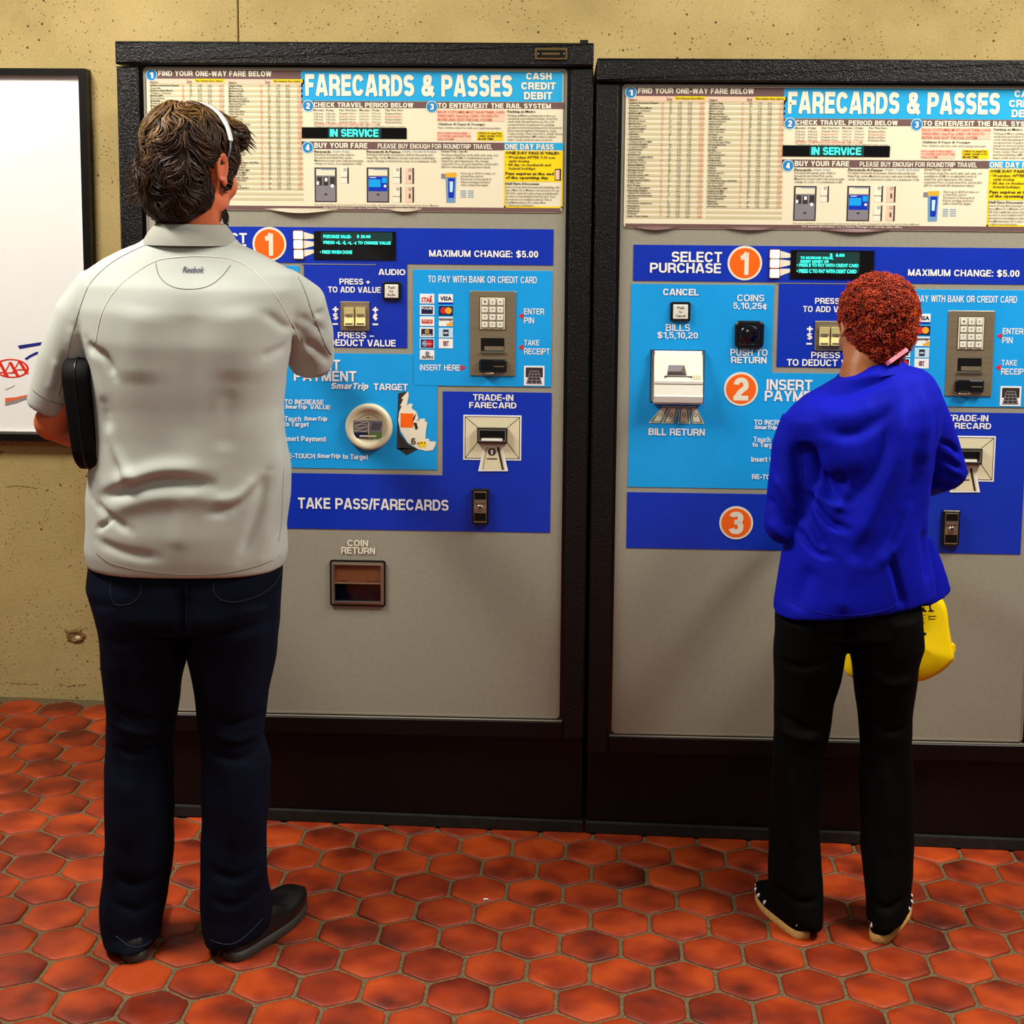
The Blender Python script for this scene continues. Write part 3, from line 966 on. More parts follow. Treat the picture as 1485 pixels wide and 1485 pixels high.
def build_machine(X, Z0, first):
    if first:
        root = empty('fare_machine', (X, 0, Z0), 'farecard vending machine with a torn sticker, used by the man in the grey shirt', 'ticket machine', 'farecard vending machines')
    else:
        root = empty('fare_machine', (X, 0, Z0), 'farecard vending machine on the right, standing in front of the woman in blue', 'ticket machine', 'farecard vending machines')
    H = 0.5875
    def base_z(x):
        return floor_z(x + X, 0.3) - Z0 + 0.003
    # cabinet carcass
    m = MB()
    bl, br = base_z(-H), base_z(H)
    m.box(-H + 0.002, H - 0.002, 0.02, 0.80, 0.26, 1.962, M['cabinet'])
    z_ = 0.26
    vs = [(x, y, z) for (x, zb) in ((-H + 0.004, bl), (H - 0.004, br)) for y in (0.035, 0.80) for z in (zb, z_)]
    m.add(vs, [(0, 1, 3, 2), (4, 6, 7, 5), (0, 4, 5, 1), (2, 3, 7, 6), (0, 2, 6, 4), (1, 5, 7, 3)], M['cabinet'])
    m.build('cabinet', root)
    # header with hammered paint
    m = MB()
    m.rect((-H, 1.965, H, 2.021), -0.022, 0.80, M['hammered'], 0.005, 0.003)
    hd = m.build('header', root)
    m = MB()
    if first:
        m.rect((0.4445,1.9801,0.5236,2.0082), -0.026, -0.021, M['brass'], 0.001)
        m.rect((0.4495,1.9851,0.5186,2.0033), -0.0268, None, M['cabinet'])
        for sx in (779, 820):
            pass
        c1 = [(0.4529,1.994),(0.5152,1.9943)]
        for c in c1:
            m.disc(c, 0.0022, -0.0285, -0.026, M['steel_light'], 10)
        m.rect((0.4613,1.9917,0.5051,1.9966), -0.0272, None, M['brass'])
        m.build('nameplate', hd)
        m = MB()
        c = [(0.5636,2.0259)][0]
        m.rect((c[0] - 0.010, 2.021, c[0] + 0.010, 2.030), -0.005, 0.02, M['black_plastic'], 0.001)
        m.build('lock_cap', hd)
    for s in (-1, 1):
        m = MB()
        r = (0.533, 0.262, H, 1.961) if s > 0 else (-H, 0.262, -0.533, 1.961)
        m.rect(r, -0.014, 0.03, M['hammered'], 0.004)
        m.build('side_post', root)
    m = MB()
    m.rect((-0.533, 0.262, 0.533, 0.306), -0.010, 0.03, M['cabinet'], 0.002)
    m.rect((-0.530, 0.3065, 0.530, 0.3085), -0.006, 0.02, M['trim_grey'])
    m.build('bottom_rail', root)
    m = MB()
    m.box(-0.536, 0.536, 0.006, 0.03, 0.3, 1.963, M['black_plastic'])
    m.build('door_gasket', root)
    # kick plate and rubber strip that follow the floor
    m = MB()
    vs = [(-H + 0.003, 0.016, bl + 0.03), (H - 0.003, 0.016, br + 0.03), (H - 0.003, 0.016, 0.261), (-H + 0.003, 0.016, 0.261),
          (-H + 0.003, 0.036, bl + 0.03), (H - 0.003, 0.036, br + 0.03), (H - 0.003, 0.036, 0.261), (-H + 0.003, 0.036, 0.261)]
    m.add(vs, [(0, 1, 2, 3), (0, 4, 5, 1), (1, 5, 6, 2), (3, 2, 6, 7), (0, 3, 7, 4)], M['cabinet'])
    m.build('kick_plate', root)
    m = MB()
    vs = [(-H, 0.004, bl), (H, 0.004, br), (H, 0.004, br + 0.026), (-H, 0.004, bl + 0.026), (-H, 0.036, bl), (H, 0.036, br), (H, 0.036, br + 0.03), (-H, 0.036, bl + 0.03)]
    m.add(vs, [(0, 1, 2, 3), (0, 4, 5, 1), (1, 5, 6, 2), (3, 2, 6, 7), (0, 3, 7, 4)], M['rubber'])
    m.build('rubber_skirt', root)

    # grey front panel
    PU = 0.521
    m = MB()
    m.rect((-PU, 0.3155, PU, 1.958), 0.0, 0.012, M['grey_panel'], 0.001, 0.012)
    fp = m.build('front_panel', root)
    m = MB()
    frame_ring(m, (-PU - 0.003, 0.3125, PU + 0.003, 1.961), (-PU + 0.0015, 0.317, PU - 0.0015, 1.9565), -0.0016, 0.008, M['trim_grey'], 0.012, 0.011)
    m.build('panel_trim', root)

    # ---------------- information poster
    m = MB()
    pst = (-0.5155, [(-0.1463,1.6105)][0][1], 0.5145, 1.9555)
    m.rect(pst, -0.0022, -0.0005, M['poster_paper'], 0, 0.010)
    po = m.build('poster', root)
    y = -0.0026
    m = MB()
    zt = pst[3]
    ub = (-0.1312,1.8806,0.5246,1.9539)
    def bar(r, mat, yy=y, rad=0.0):
        m.rect(r, yy, None, mat, 0, rad)
    # mauve title bars
    t1 = (-0.5083,1.9319,-0.1244,1.9617)
    bar((pst[0] + 0.004, t1[1], ub[0], zt - 0.002), M['mauve'])
    bar((ub[0], ub[1], pst[2] - 0.002, zt - 0.002), M['banner_blue'])
    s2 = (-0.13,1.8638,0.5167,1.8797)
    bar(s2, M['mauve'])
    s4 = (-0.1309,1.7626,0.3701,1.7812)
    bar(s4, M['mauve'])
    bar((0.3702,1.764,0.5163,1.7816), M['banner_blue'])
    bb = (-0.5245,1.6126,0.5181,1.622)
    bar((pst[0] + 0.004, pst[1] + 0.001, pst[2] - 0.003, bb[3]), M['mauve'])
    # fare table background
    tb = (-0.5155,1.6254,-0.1243,1.9319)
    bar((pst[0] + 0.006, tb[3] - 0.012, tb[2], tb[3]), M['pink_print'])
    cols = [(-0.5103,1.6262,-0.3211,1.9247), (-0.3144,1.6279,-0.1276,1.9258)]
    NR = 46
    zt0, zb0 = [(-0.3317,1.9196)][0][1], cols[0][1] + 0.003
    # both columns share the same row heights
    rh = (zt0 - zb0) / NR
    for (a, b_, c, d) in cols:
        for k in range(0, NR, 2):
            bar((a, zt0 - rh * (k + 1), c, zt0 - rh * k), M['row_shade'])
        w = c - a
        bar((a + w * 0.60, zt0 + 0.004, c, zt0 + 0.0125), M['yellow'], y - 0.0001)
    # yellow and white text boxes
    bar((0.3705,1.6865,0.5152,1.7615), M['yellow'])
    yb = (0.371,1.6222,0.516,1.6865)
    bar((yb[0], yb[1], yb[0] + 0.004, yb[3]), M['yellow'])
    bar((yb[2] - 0.004, yb[1], yb[2], yb[3]), M['yellow'])
    bar((yb[0], yb[1], yb[2], yb[1] + 0.004), M['yellow'])
    bar((0.3036,1.7859,0.3683,1.8078), M['yellow'])
    bar((0.2047,1.8326,0.3713,1.8594), M['pink_print'])
    bar((0.2048,1.7854,0.2883,1.8072), M['pink_print'])
    # pictures of machines
    for (r, body) in (((-0.0999,1.6324,-0.0448,1.7174), 'b'), ((0.03,1.6326,0.0858,1.7183), 'c')):
        x0, z0, x1, z1 = r
        w, h = x1 - x0, z1 - z0
        bar(r, M['ink'])
        bar((x0 + w * 0.06, z0 + h * 0.03, x1 - w * 0.06, z1 - h * 0.03), M['mid_grey'], y - 0.0001)
        bar((x0 + w * 0.08, z0 + h * 0.77, x1 - w * 0.08, z1 - h * 0.05), M['poster_paper'], y - 0.0002)
        bar((x0 + w * 0.3, z0 + h * 0.93, x1 - w * 0.1, z1 - h * 0.05), M['blue_ink'], y - 0.0003)
        if body == 'b':
            for q in (0.12, 0.40, 0.70):
                bar((x0 + w * q, z0 + h * 0.48, x0 + w * (q + 0.22), z0 + h * 0.73), M['ink'], y - 0.0002)
            bar((x0 + w * 0.10, z0 + h * 0.50, x0 + w * 0.20, z0 + h * 0.60), M['white_print'], y - 0.0003)
            bar((x0 + w * 0.46, z0 + h * 0.60, x0 + w * 0.58, z0 + h * 0.70), M['white_print'], y - 0.0003)
            m.disc((x0 + w * 0.80, z0 + h * 0.47), w * 0.08, y - 0.0004, None, M['white_print'], 14)
        else:
            bar((x0 + w * 0.08, z0 + h * 0.32, x1 - w * 0.08, z0 + h * 0.74), M['dark_blue'], y - 0.0002)
            bar((x0 + w * 0.10, z0 + h * 0.44, x0 + w * 0.62, z0 + h * 0.66), M['light_blue'], y - 0.0003)
            bar((x0 + w * 0.68, z0 + h * 0.56, x0 + w * 0.90, z0 + h * 0.71), M['light_blue'], y - 0.0003)
            m.disc((x0 + w * 0.82, z0 + h * 0.47), w * 0.06, y - 0.0004, None, M['white_print'], 14)
            bar((x0 + w * 0.15, z0 + h * 0.70, x0 + w * 0.42, z0 + h * 0.72), M['white_print'], y - 0.0004)
        bar((x0 + w * 0.45, z0 + h * 0.20, x0 + w * 0.57, z0 + h * 0.25), M['ink'], y - 0.0003)
    # little pictures of tickets
    for (r, dk) in (((-0.0352,1.6787,-0.0146,1.7177), 0), ((0.0953,1.6797,0.1168,1.7187), 0), ((0.1262,1.6791,0.1476,1.718), 1), ((0.0952,1.633,0.1167,1.6712), 0), ((0.1261,1.6333,0.1476,1.6715), 1)):
        x0, z0, x1, z1 = r
        w, h = x1 - x0, z1 - z0
        bar(r, M['pink_print'] if dk else M['cream_print'])
        bar((x1 - w * 0.18, z0, x1, z1), M['ink'], y - 0.0001)
        m.disc((x0 + w * 0.55, z1 - h * 0.14), w * 0.17, y - 0.0001, None, M['ink'], 12)
        m.disc((x0 + w * 0.55, z1 - h * 0.14), w * 0.10, y - 0.0002, None, M['cream_print'], 12)
        if dk:
            bar((x0 + w * 0.40, z0 + h * 0.25, x0 + w * 0.62, z0 + h * 0.55), M['ink_soft'], y - 0.0001)
        else:
            bar((x0, z0 + h * 0.36, x1, z0 + h * 0.40), M['ink_soft'], y - 0.0001)
    # tall fare pass picture
    r = (0.2256,1.6333,0.253,1.7078)
    x0, z0, x1, z1 = r
    w, h = x1 - x0, z1 - z0
    m.plate([(x0 + w * 0.1, z0), (x1 - w * 0.1, z0), (x1, z1), (x0, z1 - h * 0.02)], y, None, M['blue_ink'])
    m.plate([(x0, z1 - h * 0.16), (x1, z1 - h * 0.16), (x1, z1), (x0, z1 - h * 0.02)], y - 0.0001, None, M['gold'])
    m.plate([(x0 + w * 0.28, z0 + h * 0.16), (x1 - w * 0.22, z0 + h * 0.16), (x1 - w * 0.15, z1 - h * 0.19), (x0 + w * 0.25, z1 - h * 0.19)], y - 0.0002, None, M['dark_blue'])
    m.plate([(x0 + w * 0.40, z0 + h * 0.35), (x1 - w * 0.34, z0 + h * 0.35), (x1 - w * 0.30, z1 - h * 0.30), (x0 + w * 0.38, z1 - h * 0.30)], y - 0.0003, None, M['pale_blue'])
    bar((0.2152,1.6924,0.2255,1.7043), M['mid_grey'])
    # two small boxed symbols
    for r in ((0.2633,1.6454,0.277,1.6657), (0.2813,1.6455,0.2958,1.6659)):
        x0, z0, x1, z1 = r
        for q in range(4):
            bar((x0, z0 + (z1 - z0) * (q * 0.25 + 0.05), x1, z0 + (z1 - z0) * (q * 0.25 + 0.15)), M['blue_ink'])
    # small pass picture on the yellow box
    bar((0.4959,1.6895,0.5112,1.7182), M['ink'])
    bar((0.4976,1.692,0.5078,1.7156), M['pink_print'], y - 0.0001)
    # numbered round badges
    BD = [((-0.5033,1.9405,-0.5033,1.9405), '1'), ((-0.1146,1.8679,-0.1146,1.8679), '2'), ((0.1919,1.8672,0.1919,1.8672), '3'), ((-0.1163,1.7661,-0.1163,1.7661), '4')]
    for r, ch in BD:
        c = (r[0], r[1])
        rad = 0.0145
        m.disc(c, rad, y - 0.0004, None, M['pale_blue'], 28)
        m.disc(c, rad * 0.88, y - 0.0005, None, M['badge_blue'], 28)
        text(m, ch, (c[0] - 0.0048, c[1] - 0.0075, c[0] + 0.0048, c[1] + 0.0075), y - 0.0007, M['white_print'], 0.03)
    m.build('printed_artwork', po)

    # lettering of the poster
    L = MB()
    yl = -0.0034
    W_, K_, S_, RD = M['white_print'], M['ink'], M['ink_soft'], M['red_ink']
    # heavy condensed title
    text(L, 'FARECARDS & PASSES', (-0.121,1.8894,0.3894,1.9461), yl, M['cream_print'], 0.040)
    for s, r in (('CASH', (0.423,1.9336,0.4855,1.951)), ('CREDIT', (0.4114,1.9103,0.4959,1.9277)), ('DEBIT', (0.4184,1.8862,0.4877,1.9045))):
        text(L, s, r, yl, M['cream_print'], 0.030)
    text(L, 'FIND YOUR ONE-WAY FARE BELOW', (-0.486,1.9379,-0.2045,1.9521), yl, M['cream_print'], 0.030)
    text(L, 'CHECK TRAVEL PERIOD BELOW', (-0.1009,1.8645,0.1459,1.8771), yl, M['cream_print'], 0.030)
    text(L, 'TO ENTER/EXIT THE RAIL SYSTEM', (0.2064,1.8639,0.4846,1.8772), yl, M['cream_print'], 0.030)
    text(L, 'BUY YOUR FARE', (-0.1,1.765,0.0321,1.7785), yl, M['cream_print'], 0.030)
    text(L, 'PLEASE BUY ENOUGH FOR ROUNDTRIP TRAVEL', (0.0578,1.7649,0.3412,1.7775), yl, M['cream_print'], 0.022)
    text(L, 'ONE DAY PASS', (0.3719,1.7647,0.4925,1.779), yl, M['cream_print'], 0.030)
    # fare table text
    rngs = random.Random(11)
    NCOL = 44
    for ci, (a, b_, c, d) in enumerate(cols):
        w = c - a
        names = STATIONS[:45] if ci == 0 else STATIONS[45:]
        names = names[:NR]
        z_hi = zt0 - rh * 0.18
        z_lo = zt0 - rh * (len(names) - 0.25)
        text(L, '\n'.join(names), (a + w * 0.015, z_lo, a + w * 0.40, z_hi), yl, K_, 0.018, res=1)
        for fx, fw, mode, mt in ((0.435, 0.03, 'n', RD), (0.535, 0.035, 'n', K_), (0.645, 0.055, 'f', S_), (0.775, 0.055, 'f', S_), (0.925, 0.06, 'f', RD)):
            if mode == 'n':
                body = '\n'.join(str(rngs.randint(1, 38)) for _ in names)
            else:
                body = '\n'.join('%d.%02d' % (rngs.randint(1, 4), rngs.choice((15, 35, 50, 65, 70, 85, 90))) for _ in names)
            text(L, body, (a + w * fx, z_lo, a + w * (fx + fw), z_hi), yl, mt, 0.01, res=1)
        text(L, 'Station', (a + w * 0.015, zt0 + 0.001, a + w * 0.12, zt0 + 0.007), yl, K_, 0.012, res=1)
        text(L, 'Fare between these stations', (a + w * 0.62, zt0 + 0.005, a + w * 0.98, zt0 + 0.011), yl, K_, 0.012, res=1)
        text(L, 'Travel time', (a + w * 0.50, zt0 + 0.001, a + w * 0.57, zt0 + 0.0105), yl, K_, 0.006, res=1)
    def T(s, r, mat=K_, b=0.010, **k):
        text(L, s, r, yl, mat, b, res=1, **k)
    T('Monday - Friday', (-0.101,1.8547,-0.0505,1.8598), K_, 0.02)
    T('Pay This Fare', (-0.0368,1.8551,0.006,1.8601), K_, 0.02)
    T('Monday - Friday', (0.0128,1.8554,0.0632,1.8604), K_, 0.02)
    T('Pay This Fare', (0.0769,1.8557,0.1204,1.8608), K_, 0.02)
    for k in range(4):
        dz = 4.0 * k
        q = -0.006 * k
        for (r, s, mt) in (((-0.1002,1.8472,-0.0462,1.8522), '5:00 a.m.   9:30 a.m.', S_), ((-0.0368,1.8475,0.0034,1.8526), 'Regular Fares', RD if k == 1 else S_), ((0.0128,1.8479,0.0666,1.8529), '3:00 p.m.   7:00 p.m.', S_), ((0.0768,1.8482,0.1178,1.8532), 'Reduced Fare', RD if k == 1 else S_)):
            T(s, (r[0], r[1] + q * 1.18, r[2], r[3] + q * 1.18), mt)
    T('SATURDAY / SUNDAY: REDUCED FARES FROM 7 A.M. TO 3 A.M.', (-0.1004,1.8215,0.0631,1.8265), RD)
    T('Weekends open 7 a.m. Regular fares also apply every day to closing. National holidays excepted.', (-0.0996,1.8158,0.1263,1.82), S_)
    T('EACH CUSTOMER MUST HAVE THEIR OWN\nFARECARD, SmarTrip CARD OR PASS TO\nENTER AND EXIT THE RAIL SYSTEM.', (0.2064,1.8334,0.3696,1.8585), RD)
    T('Children 4 Years & Younger', (0.2065,1.8216,0.3239,1.8283), K_, 0.025)
    T('Two children ride free with each paying passenger.', (0.2065,1.8133,0.363,1.8192), S_)
    T('FULL FARE IS REQUIRED\nTO ENTER AND EXIT THE\nRAIL SYSTEM.', (0.2065,1.787,0.2866,1.8063), RD)
    T('USING A SmarTrip\nCARD SAVES YOU\nMORE TIME.', (0.3062,1.7876,0.3649,1.8069), K_, 0.02)
    T('Parking at Metro', (0.378,1.8526,0.4475,1.8601), K_, 0.025)
    T('Parking at Metro parking lots is free on\nweekends and federal holidays. SmarTrip\ncards with full parking fee are the only\naccepted form of payment for parking,\nexcept at metered parking and at Greenbelt,\nFranconia-Springfield, Huntington, Largo\nTown Center, New Carrollton, Shady Grove\nand Vienna/Fairfax-GMU stations where\nmajor credit cards are also accepted.', (0.3783,1.785,0.514,1.8503), S_)
    T('Farecards', (-0.1001,1.7537,-0.0589,1.7596), K_, 0.03)
    T('(Cash Only)', (-0.0546,1.754,-0.0125,1.7599), M['blue_ink'], 0.015)
    T('Purchase farecards only. Add to\nfarecards and SmarTrip cards.\nMachines accept cash only and provide\nchange, in coins, to a maximum of $5.', (-0.1003,1.7235,0.0217,1.7523), S_)
    T('Farecards & Passes', (0.0303,1.7547,0.1143,1.7606), K_, 0.03)
    T('(Cash, Credit & Debit)', (0.1185,1.7553,0.2032,1.7612), M['blue_ink'], 0.015)
    T('Purchase farecards and passes. Add to farecards and\nSmarTrip cards. Machines accept cash and credit/debit\ncards. Change is returned in coins, to a maximum of $5.', (0.0303,1.7306,0.2049,1.7533), S_)
    T('SmarTrip cards', (0.2151,1.7559,0.28,1.7618), K_, 0.02)
    T('Purchase SmarTrip cards with cash only, not\navailable in ATM or credit/debit cards at\nSmarTrip card dispensers. No change\nreturned. Price of each SmarTrip card is $10.\n($5 for card with $5 transaction value)', (0.2152,1.7174,0.3568,1.7537), S_)
    T('Store up to $300 in value on\na SmarTrip card at\nFarecards or Farecards &\nPasses vending machines\nwith a SmarTrip target.', (0.2632,1.6736,0.3486,1.7091), S_)
    T('ONE DAY PASS IS VALID:', (0.3737,1.753,0.508,1.7606), K_, 0.03)
    T('• Weekdays AFTER 9:30 a.m.\n   until closing\n• All day on weekends and\n   federal holidays', (0.3739,1.7135,0.4981,1.7496), K_, 0.015)
    T('Pass expires at the end\nof the operating day.', (0.3741,1.6907,0.4933,1.7101), K_, 0.03)
    T('Half Fare Discounts', (0.3742,1.6787,0.4578,1.6846), K_, 0.03)
    T('Seniors 65 and older and people with disabilities, who\nhave a Metro ID or Medicare card and photo ID, pay\nhalf of the regular fare when using a special farecard\nencoded or senior/disabled SmarTrip card. These\ndiscounts are not available at stations. Visit or\nbring Medicare/photo ID to sales offices\nor call for more information.', (0.3745,1.6256,0.5092,1.6764), S_)
    T('Farecards and Passes can be returned for replacement value only. No exchanges for cash. Please ask the Station Manager.', (-0.0995,1.6233,0.2103,1.6284), S_, 0.004)
    T('For transit information, see a Station Manager or visit the sales office.', (-0.0771,1.6147,0.1674,1.621), M['cream_print'], 0.01)
    L.build('lettering', po)

    # lower edge of the poster lifts away from the panel in places
    edges = (((-0.2259,1.6012,-0.0427,1.6132), 0.010), ((0.078,1.6085,0.1674,1.6153), 0.006)) if first else (((-0.4972,1.604,-0.3782,1.6124), 0.006), ((-0.2764,1.606,-0.1326,1.6128), 0.005), ((-0.0312,1.6032,0.137,1.61), 0.006))
    for r, d in edges:
        m = MB()
        x0, z0, x1, z1 = r
        n = 18
        vs, fs = [], []
        for k in range(n + 1):
            t = k / n
            s = math.sin(math.pi * t) ** 1.3
            vs.append((x0 + (x1 - x0) * t, -0.003, z1 + 0.003))
            vs.append((x0 + (x1 - x0) * t, -0.0022 - d * s * 0.5, z1 - 0.001))
            vs.append((x0 + (x1 - x0) * t, -0.0022 - d * s, z1 - (z1 - z0) * s * 0.7))
        for k in range(n):
            for q in range(2):
                a = k * 3 + q
                fs.append((a + 1, a + 4, a + 3, a))
        m.add(vs, fs, M['mauve'] if not first else M['poster_edge'])
        m.build('lifted_edge', po)

    # IN SERVICE display
    m = MB()
    m.rect((-0.1306,1.7888,0.1297,1.8157), -0.0036, -0.0005, M['display_glass'], 0.0004)
    d1 = m.build('status_display', root)
    m = MB()
    m.rect((-0.0654,1.7896,0.0665,1.814), -0.0039, None, M['vfd_bg'], 0, 0.003)
    text(m, 'IN SERVICE', (-0.0603,1.793,0.0596,1.8115), -0.0043, M['vfd'], 0.022)
    m.build('display_text', d1)

    # ---------------- blue overlays
    m = MB()
    yo = -0.0012
    e0 = (-0.4898,1.4898,0.452,1.5764)
    e1 = (-0.2947,1.4809,0.4919,1.5699)
    UL, UR = e0[0], 0.4945
    m.rect((UL, e1[1], UR, e1[3]), yo, 0.0, M['dark_blue'])
    m.build('instruction_band', root)
    m = MB()
    cardr = (0.145,1.1757,0.4891,1.4667)
    low = (-0.4919,0.9601,-0.1363,1.4731)
    notch = (-0.1695,1.2702,0.1303,1.4789)
    strip_b = notch[1] - 0.0155
    trade = (0.2203,0.7928,0.4912,1.1613)
    band = (-0.4901,0.8025,-0.1521,0.9466)
    bx = (0.2061,0.9574,0.2184,1.1585)
    # light blue field: tall left column, then under the keypad notch, then around the card unit
    UL2 = UL - 0.004
    ltop = low[3]
    xl_n = [(-0.1409,1.3764)][0][0]
    m.plate([(UL2, low[1]), (bx[0], low[1]), (bx[0], cardr[1] + 0.001), (notch[2] + 0.014, cardr[1] + 0.001), (notch[2] + 0.014, strip_b), (xl_n, strip_b), (xl_n, ltop), (UL2, ltop)], yo, 0.0, M['light_blue'])
    m.build('payment_field', root)
    m = MB()
    m.rect((notch[2] + 0.0155, cardr[1], UR - 0.002, cardr[3]), yo - 0.0006, 0.0, M['light_blue'], 0.0003, 0.002)
    m.build('bank_card_field', root)
    m = MB()
    xn = [(-0.129,1.3766)][0][0]
    m.rect((xn, notch[1], notch[2], e1[1] + 0.001), yo - 0.0002, 0.0, M['dark_blue'])
    m.rect((xn - 0.008, e1[1] - 0.0035, [(0.0517,1.4761)][0][0], e1[1] - 0.0015), yo - 0.0008, None, M['trim_grey'])
    m.build('value_field', root)
    m = MB()
    m.plate([(UL2 - 0.001, band[1]), (UR, band[1]), (UR, trade[3]), (trade[0], trade[3]), (trade[0], band[3]), (UL2 - 0.001, band[3])], yo, 0.0, M['dark_blue'])
    m.build('collection_field', root)

    # white lettering on the overlays
    yl = -0.0024
    def T(s, r, b=0.022, mat=W_, **k):
        tm = MB()
        text(tm, s, r, yl, mat, b, **k)
        tm.build('lettering', root)
    T('SELECT', (-0.3954,1.5284,-0.2713,1.5539))
    T('PURCHASE', (-0.4485,1.5008,-0.2732,1.5264))
    T('CANCEL', (-0.4149,1.4451,-0.327,1.4623))
    T('COINS', (-0.2313,1.4324,-0.165,1.4495), 0.015)
    T('5,10,25¢', (-0.2401,1.411,-0.1576,1.4298), 0.015)
    T('BILLS', (-0.4062,1.3565,-0.3463,1.3738), 0.015)
    T('$1,5,10,20', (-0.4273,1.3358,-0.3262,1.3548), 0.015)
    T('PUSH TO', (-0.2448,1.2965,-0.1525,1.3137))
    T('RETURN', (-0.2426,1.2775,-0.1545,1.2947))
    T('INSERT', (-0.1527,1.2111,-0.039,1.2389))
    T('PAYMENT', (-0.1565,1.1829,0.0019,1.2109))
    T('BILL RETURN', (-0.444,1.093,-0.3033,1.1114))
    T('TO INCREASE', (-0.1809,1.1232,-0.0817,1.1364), 0.02)
    T('SmarTrip', (-0.1802,1.1097,-0.124,1.1221), 0.03, shear=0.35)
    T('VALUE', (-0.1161,1.1114,-0.0643,1.1229), 0.02)
    T('Touch', (-0.1814,1.0796,-0.1392,1.0928), 0.02)
    T('SmarTrip', (-0.1321,1.0795,-0.0724,1.0927), 0.03, shear=0.35)
    T('to Target', (-0.1833,1.0629,-0.12,1.0788), 0.02)
    T('Insert Payment', (-0.1855,1.0251,-0.0763,1.0419), 0.02)
    T('RE-TOUCH', (-0.1824,0.9849,-0.1048,0.9974), 0.02)
    T('SmarTrip', (-0.0995,0.9842,-0.0396,0.9976), 0.03, shear=0.35)
    T('to Target', (-0.0335,0.9808,0.0307,0.9977), 0.02)
    T('SmarTrip', (-0.063,1.16,0.0323,1.1801), 0.034, shear=0.35)
    T('TARGET', (0.0454,1.1622,0.1319,1.1797))
    T('AUDIO', (0.0586,1.4524,0.126,1.4679))
    T('PRESS +', (-0.0395,1.4282,0.0368,1.4429))
    T('TO ADD VALUE', (-0.0682,1.4075,0.0645,1.423))
    T('+', (-0.0573,1.3585,-0.0425,1.3724), 0.02); T('$', (-0.0565,1.3386,-0.0435,1.3568), 0.02); T('–', (-0.0575,1.3264,-0.0436,1.3307), 0.02)
    T('+', (0.0435,1.3587,0.0574,1.3726), 0.02); T('¢', (0.0443,1.3388,0.0565,1.357), 0.02); T('–', (0.0434,1.3267,0.0573,1.331), 0.02)
    T('PRESS –', (-0.0447,1.2931,0.0468,1.3087))
    T('TO DEDUCT VALUE', (-0.1041,1.273,0.1015,1.2904))
    T('MAXIMUM CHANGE: $5.00', (0.1855,1.4984,0.457,1.5173))
    T('TO PAY WITH BANK OR CREDIT CARD', (0.183,1.4349,0.4542,1.453), 0.008)
    T('ENTER', (0.4232,1.3579,0.4731,1.3734), 0.012)
    T('PIN', (0.4234,1.3353,0.4484,1.3509), 0.012)
    T('TAKE', (0.4239,1.28,0.4619,1.2947), 0.012)
    T('RECEIPT', (0.4241,1.2576,0.4888,1.2732), 0.012)
    T('INSERT HERE', (0.1624,1.2137,0.2632,1.2294), 0.012)
    T('TRADE-IN', (0.2965,1.1393,0.3982,1.1559))
    T('FARECARD', (0.2871,1.12,0.4062,1.1358))
    T('TAKE PASS/FARECARDS', (-0.1493,0.8539,0.2355,0.8852))
    T('COIN', (-0.0233,0.7589,0.0299,0.776), mat=M['cream_print'])
    T('RETURN', (-0.0394,0.7391,0.0475,0.7571), mat=M['cream_print'])
    def single(name, fn):
        q = MB()
        fn(q)
        return q.build(name, root)
    # red arrows
    for tri in ([(0.4086,1.354),(0.4215,1.3611),(0.4216,1.3464)], [(0.4093,1.2753),(0.4222,1.2832),(0.4223,1.2676)], [(0.2788,1.2223),(0.2658,1.23),(0.2658,1.2134)]):
        single('red_arrow', lambda q: q.plate(tri, yl, None, M['red']))
    # pointers from the lit buttons to the display
    for tri in ([(-0.1295,1.5585),(-0.1027,1.551),(-0.1028,1.5416),(-0.1296,1.5397)], [(-0.1297,1.5371),(-0.1029,1.5339),(-0.1029,1.5236),(-0.1299,1.5165)], [(-0.1299,1.5139),(-0.103,1.5142),(-0.1031,1.5056),(-0.1301,1.495)]):
        single('pointer', lambda q: q.plate(tri, yl, None, M['cream_print']))
    # bill pictures under the bill acceptor
    for bill in ([(-0.4099,1.1669),(-0.3909,1.1672),(-0.4159,1.1249),(-0.4444,1.1245)], [(-0.3892,1.1672),(-0.3685,1.1675),(-0.3814,1.1245),(-0.4125,1.124)], [(-0.3668,1.1675),(-0.3461,1.1661),(-0.34,1.1242),(-0.371,1.1246)], [(-0.3444,1.1678),(-0.3272,1.168),(-0.3055,1.1247),(-0.3348,1.1242)]):
        cxb = sum(p[0] for p in bill) / 4
        czb = sum(p[1] for p in bill) / 4
        q = MB()
        q.plate(bill, yl, None, M['cream_print'])
        q.plate([((p[0] - cxb) * 0.86 + cxb, (p[1] - czb) * 0.90 + czb) for p in bill], yl - 0.0002, None, M['green_print'])
        q.plate([((p[0] - cxb) * 0.60 + cxb, (p[1] - czb) * 0.80 + czb) for p in bill], yl - 0.0004, None, M['cream_print'])
        q.disc((cxb, czb), 0.0048, yl - 0.0006, None, M['ink_soft'], 14)
        q.disc((cxb, czb), 0.0030, yl - 0.0008, None, M['cream_print'], 14)
        q.build('printed_bill', root)

